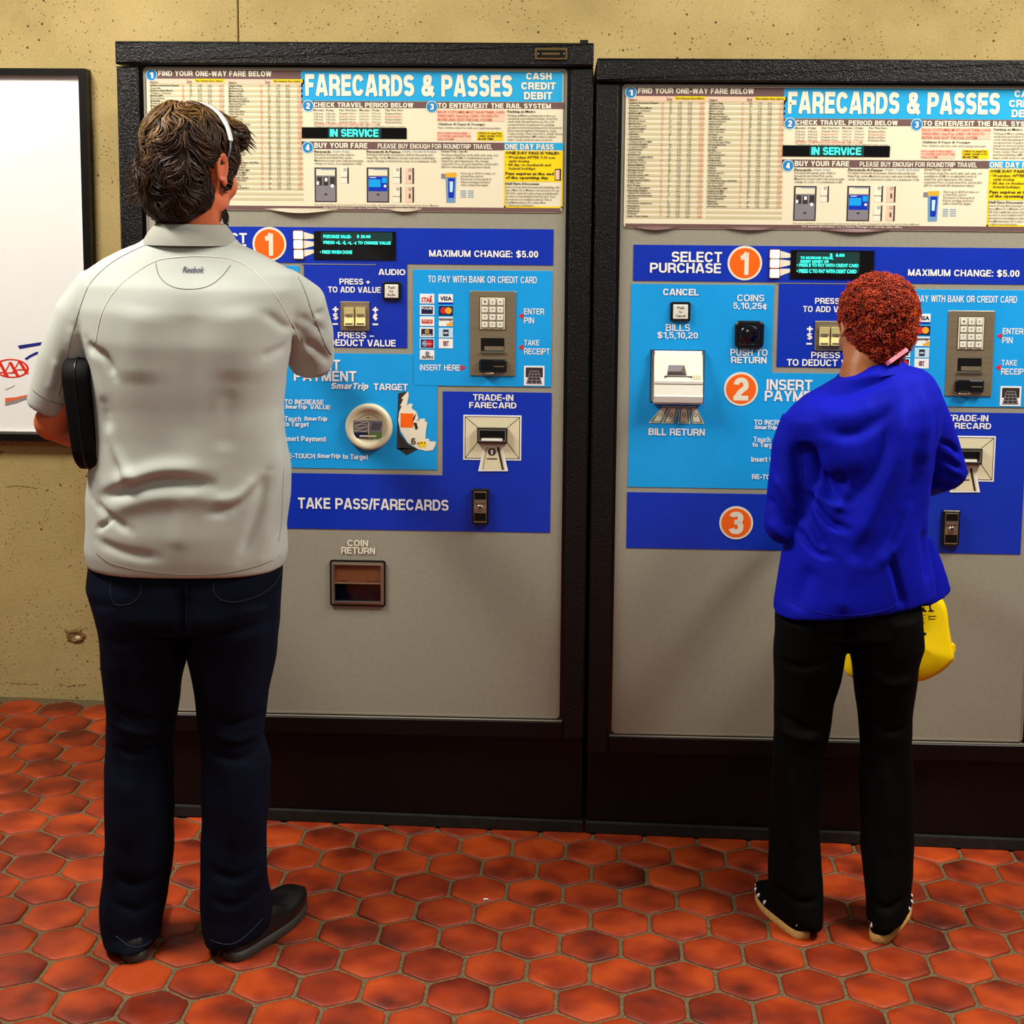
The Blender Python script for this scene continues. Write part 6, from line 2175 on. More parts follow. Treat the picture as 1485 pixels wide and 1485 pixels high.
    s1 = shoe(root, 'shoe', (hl[0] - 0.016, hl[1] + 0.004, hl[2] + 0.001), math.radians(-19), 0.290, 0.104, M['shoe_black'], M['shoe_sole'], 0.026)
    s2 = shoe(root, 'shoe', (hr[0], hr[1], hr[2] + 0.001), math.radians(20), 0.292, 0.108, M['shoe_black'], M['shoe_sole'], 0.026)

    # ---- hair: an under-layer plus swept locks
    h = MB()
    h.ell(HC + R @ Vector((-0.004, -0.022, 0.030)), (0.086, 0.094, 0.090), R)
    h.ell(HC + R @ Vector((-0.008, 0.030, 0.055)), (0.076, 0.066, 0.060), R)
    h.ell(HC + R @ Vector((-0.004, -0.054, -0.028)), (0.080, 0.060, 0.074), R)
    h.ell(HC + R @ Vector((0.000, -0.054, -0.078)), (0.068, 0.040, 0.050), R)
    h.ell(HC + R @ Vector((0.042, -0.034, -0.068)), (0.034, 0.034, 0.036), R)
    h.ell(HC + R @ Vector((-0.062, -0.012, 0.000)), (0.032, 0.058, 0.066), R)
    h.ell(HC + R @ Vector((0.066, 0.026, 0.014)), (0.016, 0.032, 0.044), R)
    h.ell(HC + R @ Vector((0.070, 0.026, -0.028)), (0.007, 0.011, 0.026), R)
    h.ell(HC + R @ Vector((0.024, 0.074, 0.066)), (0.050, 0.030, 0.030), R)
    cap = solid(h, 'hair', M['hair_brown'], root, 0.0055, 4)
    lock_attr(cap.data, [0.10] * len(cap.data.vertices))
    rel(cap)
    bh = bvh_of(cap)
    rr = random.Random(21)
    crown = HC + R @ Vector((-0.01, -0.035, 0.112))
    lm = MB()
    vals = []
    polys = list(cap.data.polygons)
    cnt = 0
    while cnt < 2700:
        pf = rr.choice(polys)
        p = Vector(pf.center); nrm = Vector(pf.normal)
        lp = R.transposed() @ (p - HC)
        if lp.z < -0.118 or nrm.dot(Vector((0, 0, -1))) > 0.75:
            continue
        # flow: away from the crown, downwards, with broad waves shared by neighbouring locks
        away = (p - crown)
        away = away - nrm * away.dot(nrm)
        d = away.normalized() if away.length > 1e-4 else Vector((0, -1, 0))
        d = d * 0.8 + Vector((0, 0, -0.6)) + (R @ Vector((0.0, 0.5, 0))) * (0.8 if lp.x > 0.03 else 0.1)
        if lp.z > 0.06 and lp.y > 0.0:
            d = d.normalized() + (R @ Vector((0.9, 0.5, 0.1)))
        d.normalize()
        L = rr.uniform(0.040, 0.085)
        nseg = 9
        pts = []
        q = p + nrm * 0.001
        lift0 = rr.uniform(0.0, 0.004)
        for k in range(nseg):
            pts.append(q)
            w1 = noise.noise(q * 26.0 + Vector((5, 1, 2)))
            w2 = noise.noise(q * 60.0 + Vector((9, 4, 7)))
            side_ = nrm.cross(d)
            d2 = (d + side_ * (1.5 * w1 + 0.7 * w2 + rr.uniform(-0.12, 0.12)) + Vector((0, 0, -0.10))).normalized()
            q = q + d2 * (L / nseg)
            loc, nn, idx, dist = bh.find_nearest(q)
            if loc is not None:
                w3 = noise.noise(loc * 34.0)
                q = loc + nn * (0.001 + lift0 + 0.0050 * (k / nseg) + 0.004 * max(0, w3 + 0.2))
                nrm = nn
                e = d2 - nn * d2.dot(nn)
                # waves bend the lock but the general flow stays
                if e.length > 1e-5:
                    d = (d * 0.55 + e.normalized() * 0.45).normalized()
        w0 = rr.uniform(0.0011, 0.0028)
        NP = len(pts)
        rad = [(w0 * (1 - (i / (NP - 1)) ** 2.2) + 0.0002, (w0 * 0.45) * (1 - (i / (NP - 1)) ** 2.2) + 0.0002) for i in range(NP)]
        nv0 = len(lm.v)
        lm.tube(pts, rad, 5, M['hair_brown'], 1.0, tuple(nrm.cross(d)))
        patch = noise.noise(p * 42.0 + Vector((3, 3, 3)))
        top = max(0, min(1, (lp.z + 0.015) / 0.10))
        hi_ = 0.20 + 0.50 * top * (1.0 if lp.x < 0.045 else 0.35) + 0.35 * patch  # golden highlight painted into the lock colour: towards the top, weaker at right
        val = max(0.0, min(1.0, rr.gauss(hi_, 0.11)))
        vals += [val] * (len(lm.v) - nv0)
        cnt += 1
    # loose tips at the nape and at the fringe
    for _ in range(70):
        a = rr.uniform(-1, 1)
        st = HC + R @ Vector((-0.078 + rr.uniform(-0.01, 0.0), -0.03 + rr.uniform(-0.04, 0.03), -0.03 + rr.uniform(-0.05, 0.05)))
        dd = (R @ Vector((-0.6, -0.3, -0.2)) + Vector((rr.uniform(-0.3, 0.1), 0, rr.uniform(-0.5, 0.2)))).normalized()
        pts = [st, st + dd * 0.012, st + dd * 0.024 + Vector((0, 0, -0.004)), st + dd * 0.032 + Vector((0, 0, -0.010))]
        nv0 = len(lm.v)
        lm.tube(pts, [0.0015, 0.0013, 0.0009, 0.0002], 4, M['hair_brown'])
        vals += [rr.uniform(0.2, 0.6)] * (len(lm.v) - nv0)
    for _ in range(60):
        st = HC + R @ Vector((0.045 + rr.uniform(-0.02, 0.012), 0.075 + rr.uniform(-0.02, 0.02), 0.070 + rr.uniform(-0.02, 0.02)))
        dd = (R @ Vector((0.8, 0.55, -0.35)) + Vector((rr.uniform(-0.2, 0.2), rr.uniform(-0.2, 0.2), rr.uniform(-0.2, 0.1)))).normalized()
        L = rr.uniform(0.02, 0.04)
        pts = [st, st + dd * L * 0.35, st + dd * L * 0.7 + Vector((0, 0, -0.003)), st + dd * L + Vector((0, 0, -0.009))]
        nv0 = len(lm.v)
        lm.tube(pts, [0.0024, 0.0020, 0.0013, 0.0002], 4, M['hair_brown'])
        vals += [rr.uniform(0.1, 0.55)] * (len(lm.v) - nv0)
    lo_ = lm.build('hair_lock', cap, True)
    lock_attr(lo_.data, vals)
    tag(lo_, kind='stuff')
    # short beard along the jaw
    bm_ = MB()
    vals = []
    for _ in range(500):
        a = rr.uniform(0.2, 1.0)
        s = rr.choice((-1, 1))
        p = Vector((s * (0.058 - 0.03 * a), 0.025 + 0.055 * a, -0.088 - 0.028 * a + rr.uniform(-0.012, 0.022))) * 1.04
        p = HC + R @ p
        loc = p
        nv0 = len(bm_.v)
        out = (R @ Vector((s * 0.6, 0.4, -0.3))).normalized()
        bm_.tube([loc, loc + out * 0.005 + Vector((0, 0, -0.003))], [0.0010, 0.0003], 4, M['hair_brown'])
        vals += [rr.uniform(0.0, 0.2)] * (len(bm_.v) - nv0)
    bo = bm_.build('beard', root, True)
    lock_attr(bo.data, vals)
    tag(bo, kind='stuff')
    # ---- white headband over the crown, running down to above the right ear
    hb = MB()
    n = 30
    pts = []
    for k in range(n + 1):
        q = math.radians(-14 + 92 * k / n)
        pts.append(Vector((-0.004 + 0.093 * math.sin(q), 0.004 + 0.010 * math.sin(q), 0.026 + 0.098 * math.cos(q))))
    vsb, fsb = [], []
    for k, p in enumerate(pts):
        q = math.radians(-14 + 92 * k / n)
        nrm_ = Vector((math.sin(q), 0, math.cos(q)))
        wd = 0.0075 if k < n * 0.80 else 0.0060
        for a, b2 in ((-wd, 0.0), (-wd, 0.0028), (wd, 0.0028), (wd, 0.0)):
            v = HC + R @ (p + Vector((0, a, 0)) + nrm_ * b2)
            vsb.append((v.x, v.y, v.z))
    for k in range(n):
        for i in range(4):
            j2 = (i + 1) % 4
            fsb.append((k * 4 + i, k * 4 + j2, (k + 1) * 4 + j2, (k + 1) * 4 + i))
    fsb.append((0, 1, 2, 3)); fsb.append(tuple(reversed(range(n * 4, n * 4 + 4))))
    hb.add(vsb, fsb, M['headband'])
    hbo = hb.build('headband', root, True)
    ha = MB()
    a0 = HC + R @ Vector((0.089, 0.013, 0.030))
    a1 = HC + R @ Vector((0.086, 0.010, 0.008))
    ha.tube([HC + R @ Vector((0.0885, 0.0135, 0.046)), a0, a1], [(0.006, 0.002), (0.006, 0.002), (0.005, 0.002)], 8, M['headband_grey'])
    ha.build('slider', hbo, True)
    for ch in root.children:
        if ch not in kids:
            ch.matrix_parent_inverse = Matrix.Translation(-P)
    return HC, R

manHC, manR = build_man()

# ---------------------------------------------------------------- black case held under the arm
def build_case():
    a = Vector((-0.9957,-0.7,1.3107)); b = Vector((-0.998,-0.7,1.0769))
    cx, cz = (a.x + b.x) / 2, (a.z + b.z) / 2
    root = empty('portfolio_case', (cx, -0.56, b.z), 'flat black zipped case clamped under the left arm of the man in grey', 'case')
    P = Vector(root.location)
    hh = (a.z - b.z) / 2
    m = MB()
    # rounded slab: long in Y, tall in Z, thin in X
    prof = rrect((-0.17, -hh, 0.17, hh), 0.045, 7)
    n = len(prof)
    vs = []
    lean = -0.010
    offs = ((-0.028, 0.93), (-0.031, 0.975), (-0.026, 1.0), (0.020, 1.0), (0.025, 0.975), (0.022, 0.93))
    for o_, s in offs:
        for (yy, zz) in prof:
            taper = 1.0 - 0.18 * max(0, -zz / hh)
            vs.append((o_ * taper + lean * zz / hh + 0.004, 0.02 + yy * s, hh + zz * s))
    fs = []
    for L in range(len(offs) - 1):
        for k in range(n):
            j = (k + 1) % n
            fs.append((L * n + k, L * n + j, (L + 1) * n + j, (L + 1) * n + k))
    fs.append(tuple(reversed(range(n)))); fs.append(tuple(range(5 * n, 6 * n)))
    m.add(vs, fs, M['bag_black'])
    m.build('case_shell', root, True)
    z = MB()
    pts = []
    for (yy, zz) in prof + prof[:1]:
        pts.append((lean * zz / hh + 0.001, 0.02 + yy * 1.003, hh + zz * 1.003))
    z.tube(pts, 0.0022, 6, M['black_plastic'], cap=False)
    z.build('zip', root, True)
build_case()

# ================================================================ the woman
def build_woman():
    Yb = -0.40
    root = empty('person', (0.63, Yb, floor_z(0.63, Yb)), 'red-haired person in a royal blue blazer and black trousers, holding a yellow bag', 'person')
    P = Vector(root.location)
    HC = Vector((0.6862,-0.37,1.3738))
    HC = Vector((HC.x, -0.37, HC.z))
    YAW, PIT, ROL = math.radians(-14), math.radians(16), math.radians(10)
    shL = Vector((0.5235,-0.4,1.1651)); elL = Vector((0.4913,-0.42,0.9248)); wrL = Vector((0.585, -0.210, 0.985))
    shR = Vector((0.7908,-0.39,1.2292)); elR = Vector((0.8733,-0.36,1.0476)); wrR = Vector((0.800, -0.215, 0.965))
    b = MB()
    R = head_blob(b, HC, YAW, 0.90, PIT, ROL)
    nb = Vector((0.6577,-0.405,1.2156))
    b.tube([nb, nb.lerp(HC, 0.4) + Vector((-0.004, -0.004, 0)), HC + Vector((-0.006, -0.010, -0.055))], [0.060, 0.052, 0.054], 22)
    b.loft([(0.55, 0.74, 0.73, 0.74, Yb + 0.01, 0.060), (0.56, 0.88, 0.73, 0.88, Yb + 0.02, 0.050), (0.57, 1.0, 0.74, 1.0, Yb + 0.02, 0.048), (0.57, 1.10, 0.75, 1.11, Yb + 0.015, 0.048), (0.59, 1.16, 0.75, 1.18, Yb + 0.01, 0.042), (0.62, 1.20, 0.72, 1.22, Yb + 0.005, 0.04)])
    b.tube([shL, shL.lerp(elL, 0.5), elL], [0.034, 0.031, 0.026], 16)
    b.ell(elL, (0.028, 0.028, 0.028))
    b.tube([elL, elL.lerp(wrL, 0.35), wrL], [0.027, 0.027, 0.020], 16)
    b.tube([shR, shR.lerp(elR, 0.5), elR], [0.034, 0.031, 0.026], 16)
    b.ell(elR, (0.028, 0.028, 0.028))
    b.tube([elR, elR.lerp(wrR, 0.35), wrR], [0.027, 0.026, 0.020], 16)
    hand(b, wrL, (wrL - elL), (0.3, 0, -1), -1, 0.45, 0.86)
    hand(b, wrR, (wrR - elR), (-0.3, 0, -1), 1, 0.9, 0.86)
    for s, hx, kx, ax in ((-1, 0.560, 0.545, 0.540), (1, 0.722, 0.744, 0.748)):
        b.tube([(hx, Yb, 0.74), (kx, Yb, 0.42), (ax, Yb - 0.03, 0.07)], [0.062, 0.040, 0.030], 16)
        b.capsule((ax, Yb - 0.05, 0.028), (ax + 0.03 * s, Yb + 0.06, 0.026), 0.024, 0.021)
    solid(b, 'body', M['skin_woman'], root, 0.0042, 3)
    eyes(root, HC, R, 0.90)

    # ---- blazer
    t = MB()
    Yt = -0.40
    t.loft([
        (0.4754,0.7257,0.848,0.7615, Yt + 0.016, 0.134, 0.030, 2.3),
        (0.4777,0.7546,0.8439,0.7837, Yt + 0.015, 0.134, 0.026, 2.3),
        (0.4857,0.7995,0.8363,0.8185, Yt + 0.012, 0.130, 0.018, 2.3),
        (0.4934,0.8506,0.8252,0.8627, Yt + 0.012, 0.130, 0.010, 2.3),
        (0.5011,0.8999,0.814,0.9099, Yt + 0.004, 0.118, 0, 2.3),
        (0.5116,0.9585,0.81,0.968, Yt - 0.002, 0.112, 0, 2.3),
        (0.5126,1.0261,0.8177,1.0386, Yt - 0.004, 0.114, 0, 2.3),
        (0.5045,1.0886,0.8269,1.1088, Yt - 0.006, 0.118, 0, 2.4),
        (0.488,1.1273,0.8333,1.1709, Yt - 0.006, 0.116, 0, 2.4),
        (0.487,1.1615,0.8345,1.2126, Yt - 0.004, 0.108, 0, 2.4),
        (0.5015,1.1865,0.8243,1.2402, Yt - 0.002, 0.096, 0, 2.3),
        (0.5296,1.2117,0.8113,1.2615, Yt, 0.086, 0, 2.2),
        (0.5669,1.2338,0.7925,1.2766, Yt + 0.002, 0.076, 0, 2.1),
        (0.5996,1.2558,0.765,1.284, Yt + 0.004, 0.068, 0, 2.1),
        (0.6233,1.2715,0.7437,1.2883, Yt + 0.008, 0.060, 0, 2.0),
        (0.6411,1.2824,0.7315,1.2912, Yt + 0.012, 0.052, 0, 2.0),
    ], 56)
    # right front panel of the open jacket swinging out to the side
    t.loft([
        (0.8239,0.7234,0.9069,0.7479, -0.315, 0.030, 0.03, 2.0),
        (0.8221,0.7677,0.8928,0.7804, -0.320, 0.026, 0.02, 2.0),
        (0.8166,0.8249,0.87,0.8323, -0.325, 0.022, 0.01, 2.0),
        (0.8048,0.8817,0.8424,0.8872, -0.330, 0.018, 0, 2.0),
    ], 24)
    # sleeves
    aL = [Vector((0.533,-0.4,1.1559)), Vector((0.5096,-0.405,1.0973)), Vector((0.4954,-0.415,1.0131)), Vector((0.4877,-0.42,0.9405)), Vector((0.501,-0.4,0.9046))]
    t.tube(aL, [0.052, 0.048, 0.042, 0.039, 0.038], 28)
    t.tube([Vector((0.4925,-0.42,0.9343)), elL.lerp(wrL, 0.25), elL.lerp(wrL, 0.55), elL.lerp(wrL, 0.88)], [0.040, 0.039, 0.036, 0.031], 26)
    t.ell(Vector((0.488,-0.42,0.9311)), (0.040, 0.038, 0.042))
    aR = [Vector((0.7811,-0.395,1.2158)), Vector((0.8119,-0.39,1.1614)), Vector((0.8428,-0.375,1.097)), Vector((0.8641,-0.36,1.0475))]
    t.tube(aR, [0.052, 0.048, 0.044, 0.042], 28)
    t.ell(Vector((0.869,-0.36,1.0412)), (0.040, 0.038, 0.036))
    t.tube([Vector((0.8659,-0.36,1.0412)), elR.lerp(wrR, 0.3), elR.lerp(wrR, 0.6), elR.lerp(wrR, 0.88)], [0.042, 0.042, 0.038, 0.032], 26)
    F = []
    def fold(line, amp, w):
        F.append((smooth_line(line, 3) if len(line) > 2 else line, amp * 1.9, w))
    Yk = -0.51
    fold([(0.5638,1.2556),(0.622,1.2728),(0.6857,1.2944)], -0.005, 0.007)
    fold([(0.5584,1.2406),(0.6226,1.2564),(0.6952,1.2767)], 0.004, 0.007)
    fold([(0.5502,1.2225),(0.6117,1.2323),(0.6813,1.2571),(0.7099,1.2754)], -0.005, 0.008)
    fold([(0.5365,1.1893),(0.6102,1.1903),(0.6756,1.2137)], 0.004, 0.016)
    fold([(0.5675,1.1476),(0.6265,1.1485),(0.6768,1.1822),(0.7126,1.2067)], -0.006, 0.014)
    fold([(0.5208,1.1289),(0.5346,1.0686),(0.5659,1.0205),(0.6024,0.9936)], -0.016, 0.022)
    fold([(0.5217,1.0076),(0.5525,0.976),(0.5847,0.9475),(0.6163,0.9389)], -0.009, 0.008)
    fold([(0.5393,1.014),(0.5726,0.9962),(0.6118,0.9816)], 0.006, 0.010)
    fold([(0.5286,0.9772),(0.5512,0.924),(0.5704,0.886)], -0.006, 0.010)
    fold([(0.5152,0.9311),(0.5465,0.8856),(0.5856,0.877)], -0.005, 0.007)
    fold([(0.7261,1.2368),(0.7186,1.1317),(0.6896,1.0406),(0.6516,0.9486),(0.6136,0.8867)], 0.008, 0.022)
    fold([(0.6985,1.1915),(0.6755,1.1009),(0.637,1.0216),(0.6208,0.9787)], -0.008, 0.018)
    fold([(0.7598,1.1323),(0.7517,1.0416),(0.7228,0.9498),(0.6812,0.8725)], -0.005, 0.014)
    fold([(0.7695,1.2523),(0.782,1.1627),(0.777,1.0722)], 0.004, 0.012)
    fold([(0.7529,1.0112),(0.7247,0.904),(0.6699,0.857)], 0.004, 0.014)
    fold([(0.636,0.8871),(0.6173,0.8252),(0.6051,0.7476)], 0.005, 0.020)
    fold([(0.5475,0.8548),(0.5196,0.7925),(0.5061,0.7457)], -0.005, 0.018)
    fold([(0.7108,0.8792),(0.7277,0.8272),(0.7483,0.7596)], -0.006, 0.008)
    fold([(0.7901,0.9357),(0.8031,0.8747),(0.8123,0.7979)], -0.006, 0.012)
    fold([(0.6181,1.0547),(0.5714,1.0312),(0.541,1.0535)], -0.010, 0.020)
    # sleeve creases
    fold([(0.5282,1.1036),(0.5337,1.0264),(0.5242,0.9455)], -0.008, 0.009)
    fold([(0.8223,1.1232),(0.8159,1.0616),(0.8062,1.0075)], -0.007, 0.008)
    fold([(0.8305,1.12),(0.8613,1.105),(0.8833,1.0837)], -0.005, 0.006)
    fold([(0.8259,1.0859),(0.8568,1.0709),(0.8878,1.0528)], -0.005, 0.006)
    fold([(0.8213,1.0518),(0.8551,1.0399),(0.8859,1.028)], -0.005, 0.006)
    fold([(0.8166,1.0207),(0.8442,1.0118),(0.8716,1.0091)], -0.004, 0.006)
    fold([(0.4484,0.9961),(0.4768,0.9578),(0.5083,0.9194)], -0.005, 0.008)
    fold([(0.4622,1.0427),(0.4908,0.9968),(0.5161,0.96)], 0.004, 0.009)
    fold([(0.4561,0.9404),(0.4781,0.9158),(0.5028,0.9006)], 0.004, 0.008)
    blazer = solid(t, 'blazer', M['blazer'], root, 0.0050, 8, folds_deform(F, 0.0030, (8, 8, 10), 5.7))
    bb = bvh_of(blazer)
    def sm(line, r=0.0010, mat='blazer_seam'):
        return seam(bb, line, 'seam', M[mat], blazer, r)
    sm([(0.7169,0.8751),(0.726,0.8325),(0.735,0.7927),(0.7407,0.7621)], 0.0012)
    sm([(0.4926,1.1782),(0.5089,1.1287),(0.5227,1.0684),(0.5226,1.0259)])
    sm([(0.7833,1.2703),(0.8,1.2228),(0.807,1.163),(0.8053,1.133)])
    sm([(0.4675,0.7875),(0.5158,0.7638),(0.5756,0.7526),(0.6351,0.7507),(0.6942,0.758),(0.7321,0.771)])
    # turned-up collar
    c = MB()
    cr = [
        (0.6026,1.2558,0.7652,1.2794, -0.392, 0.075),
        (0.6143,1.2683,0.7574,1.2869, -0.390, 0.071),
        (0.629,1.2808,0.748,1.2945, -0.388, 0.066),
        (0.638,1.2855,0.7418,1.2975, -0.387, 0.061),
        (0.6428,1.2778,0.7376,1.2913, -0.387, 0.058),
        (0.6451,1.2563,0.7355,1.2667, -0.387, 0.056)]
    c.loft(cr, 56, 2.05)
    c.f = [f for f in c.f if len(f) == 4]
    c.mi = [0] * len(c.f)
    c.mats = [M['blazer']]
    c.build('collar', blazer, True)

    # ---- trousers
    j = MB()
    Yj = -0.40
    j.loft([
        (0.498,0.7997,0.8092,0.8053, Yj, 0.095, 0, 2.3),
        (0.4846,0.7323,0.8055,0.7463, Yj - 0.004, 0.104, 0, 2.3),
        (0.4816,0.6761,0.8126,0.6873, Yj - 0.004, 0.104, 0, 2.3),
    ], 48)
    j.loft([
        (0.4819,0.7162,0.6476,0.7194, Yj - 0.004, 0.098),
        (0.4809,0.647,0.6455,0.6503, Yj - 0.002, 0.094),
        (0.4848,0.5678,0.6343,0.5709, Yj + 0.002, 0.084),
        (0.4875,0.5094,0.6215,0.5122, Yj + 0.004, 0.076),
        (0.4884,0.4162,0.6115,0.419, Yj + 0.004, 0.066),
        (0.4852,0.3421,0.6014,0.3448, Yj, 0.063),
        (0.4826,0.2709,0.5936,0.2736, Yj - 0.006, 0.064),
        (0.4824,0.1694,0.597,0.1723, Yj - 0.014, 0.066, -0.008),
        (0.4842,0.1059,0.6015,0.1089, Yj - 0.022, 0.072, -0.016),
        (0.4871,0.0622,0.603,0.062, Yj - 0.022, 0.080, -0.026),
        (0.4833,0.0368,0.6008,0.0299, Yj - 0.022, 0.088, -0.040),
        (0.487,0.0201,0.5998,0.0131, Yj - 0.020, 0.087, -0.042),
    ], 36, 2.2)
    j.loft([
        (0.643,0.7193,0.807,0.7304, Yj - 0.004, 0.098),
        (0.6487,0.6471,0.818,0.6505, Yj - 0.002, 0.094),
        (0.6597,0.599,0.8067,0.6068, Yj, 0.088),
        (0.6676,0.5522,0.8034,0.555, Yj + 0.002, 0.082),
        (0.6798,0.4744,0.7995,0.4803, Yj + 0.004, 0.070),
        (0.6846,0.4124,0.7997,0.4183, Yj + 0.004, 0.064),
        (0.687,0.3468,0.8081,0.3464, Yj, 0.063),
        (0.6888,0.2726,0.811,0.2756, Yj - 0.006, 0.064),
        (0.6913,0.1814,0.8124,0.1845, Yj - 0.016, 0.066, 0.008),
        (0.6947,0.1114,0.8129,0.1144, Yj - 0.024, 0.072, 0.018),
        (0.7015,0.0545,0.8085,0.0675, Yj - 0.026, 0.080, 0.028),
        (0.7041,0.0159,0.8044,0.0355, Yj - 0.026, 0.086, 0.036),
    ], 36, 2.2)
    F = []
    fold([(0.6279,0.7706),(0.6296,0.7237),(0.6318,0.6608)], -0.010, 0.012)
    fold([(0.484,0.6231),(0.5299,0.6192),(0.5899,0.6442)], -0.004, 0.009)
    fold([(0.4877,0.4991),(0.5344,0.4761),(0.5836,0.4692)], -0.005, 0.009)
    fold([(0.4888,0.4639),(0.5353,0.4489),(0.5812,0.4499)], 0.004, 0.009)
    fold([(0.6838,0.4874),(0.7333,0.4693),(0.7727,0.4766)], -0.004, 0.009)
    fold([(0.6822,0.6113),(0.7288,0.5838),(0.777,0.5943)], 0.004, 0.012)
    fold([(0.5219,0.3875),(0.5254,0.2744),(0.5259,0.1602)], 0.004, 0.012)
    fold([(0.7302,0.3924),(0.7346,0.2795),(0.736,0.1657)], 0.004, 0.012)
    fold([(0.4922,0.0936),(0.5315,0.0782),(0.581,0.0861)], -0.004, 0.008)
    fold([(0.6927,0.0826),(0.7395,0.074),(0.7821,0.0915)], -0.004, 0.008)
    tr = solid(j, 'trousers', M['trousers'], root, 0.0050, 4, folds_deform(F, 0.0028, (10, 10, 14), 2.2))
    # ---- espadrilles
    hl = (0.5532,-0.508,-0.0117)
    hr = (0.7223,-0.5088,-0.0146)
    shoe(root, 'shoe', (hl[0] + 0.002, hl[1] + 0.004, hl[2] + 0.001), math.radians(-17), 0.225, 0.082, M['trousers'], M['jute'], 0.022, True, True)
    shoe(root, 'shoe', (hr[0] - 0.004, hr[1] + 0.003, hr[2] + 0.001), math.radians(24), 0.235, 0.088, M['trousers'], M['jute'], 0.022, True, True)

    # ---- curly hair
    h = MB()
    h.ell(HC + R @ Vector((0.0, -0.016, 0.024)), (0.080, 0.090, 0.082), R)
    h.ell(HC + R @ Vector((0.004, -0.032, -0.020)), (0.071, 0.062, 0.058), R)
    h.ell(HC + R @ Vector((0.010, -0.040, -0.062)), (0.040, 0.032, 0.036), R)
    cap = solid(h, 'hair', M['hair_red'], root, 0.006, 3, lambda co, nr: co + nr * np.array([0.0055 * noise.noise(Vector(c) * 55) + 0.003 * noise.noise(Vector(c) * 120) for c in co])[:, None])
    lock_attr(cap.data, [0.05] * len(cap.data.vertices))
    rr = random.Random(9)
    polys = list(cap.data.polygons)
    lm = MB()
    vals = []
    for _ in range(5000):
        pf = rr.choice(polys)
        p = Vector(pf.center); nrm = Vector(pf.normal)
        lp = R.transposed() @ (p - HC)
        if lp.y > 0.060 and lp.z < 0.03:
            continue
        ax = (nrm + Vector((rr.uniform(-0.8, 0.8), rr.uniform(-0.8, 0.8), rr.uniform(-0.8, 0.8)))).normalized()
        u = ax.orthogonal().normalized()
        v = ax.cross(u)
        rad = rr.uniform(0.0024, 0.0046)
        turns = rr.uniform(1.0, 1.7)
        hgt = rr.uniform(0.004, 0.011)
        ph = rr.uniform(0, 6.28)
        pts = []
        N = 9
        for k in range(N):
            q = ph + 2 * math.pi * turns * k / (N - 1)
            pts.append(p + nrm * 0.0005 + ax * (hgt * k / (N - 1)) + (u * math.cos(q) + v * math.sin(q)) * rad)
        nv0 = len(lm.v)
        lm.tube(pts, [0.0010, 0.0012, 0.0012, 0.0012, 0.0012, 0.0011, 0.0010, 0.0008, 0.0004], 4, M['hair_red'])
        # roots dark, tips bright
        base = rr.gauss(0.46, 0.13) + 0.30 * noise.noise(p * 60)
        for k in range(N):
            vals += [max(0, min(1, base + 0.30 * (k / (N - 1) - 0.4)))] * 4
        assert len(vals) == len(lm.v)
    lo_ = lm.build('hair_curl', cap, True)
    lock_attr(lo_.data, vals)
    tag(lo_, kind='stuff')
    for ch in root.children:
        ch.matrix_parent_inverse = Matrix.Translation(-P)
    return HC, R, wrR
wHC, wR, wWr = build_woman()

# ---------------------------------------------------------------- phone between cheek and shoulder
def build_phone():
    a = Vector((0.6976,-0.465,1.2966)); b = Vector((0.7401,-0.455,1.3261))
    root = empty('mobile_phone', tuple(a), 'slim pink mobile phone pinched between the cheek and shoulder of the woman in blue', 'phone')
    d = (b - a).normalized()
    fwd = Vector((0.10, 0.98, -0.12)).normalized()
    fwd = (fwd - d * fwd.dot(d)).normalized()
    nrm = d.cross(fwd)
    m = MB()
    prof = rrect((0, 0, 1, 1), 0.14, 4)
    W_, Ln, Th = (b - a).length + 0.006, 0.115, 0.009
    n = len(prof)
    vs = []
    for t in (0, 1):
        for (u, v) in prof:
            q = d * (u * W_) + fwd * (v * Ln) + nrm * (Th * (t - 0.5))
            vs.append(tuple(q))
    fs = [(k, (k + 1) % n, n + (k + 1) % n, n + k) for k in range(n)] + [tuple(reversed(range(n))), tuple(range(n, 2 * n))]
    m.add(vs, fs, M['phone'])
    m.build('phone_case', root)
    g = MB()
    vs = [tuple(d * (u * W_) + fwd * (v * Ln) - nrm * (Th * 0.5 + 0.0006)) for u, v in ((0.07, 0.1), (0.93, 0.1), (0.93, 0.9), (0.07, 0.9))]
    g.add(vs, [(0, 1, 2, 3)], M['black_gloss'])
    g.build('screen', root)
build_phone()

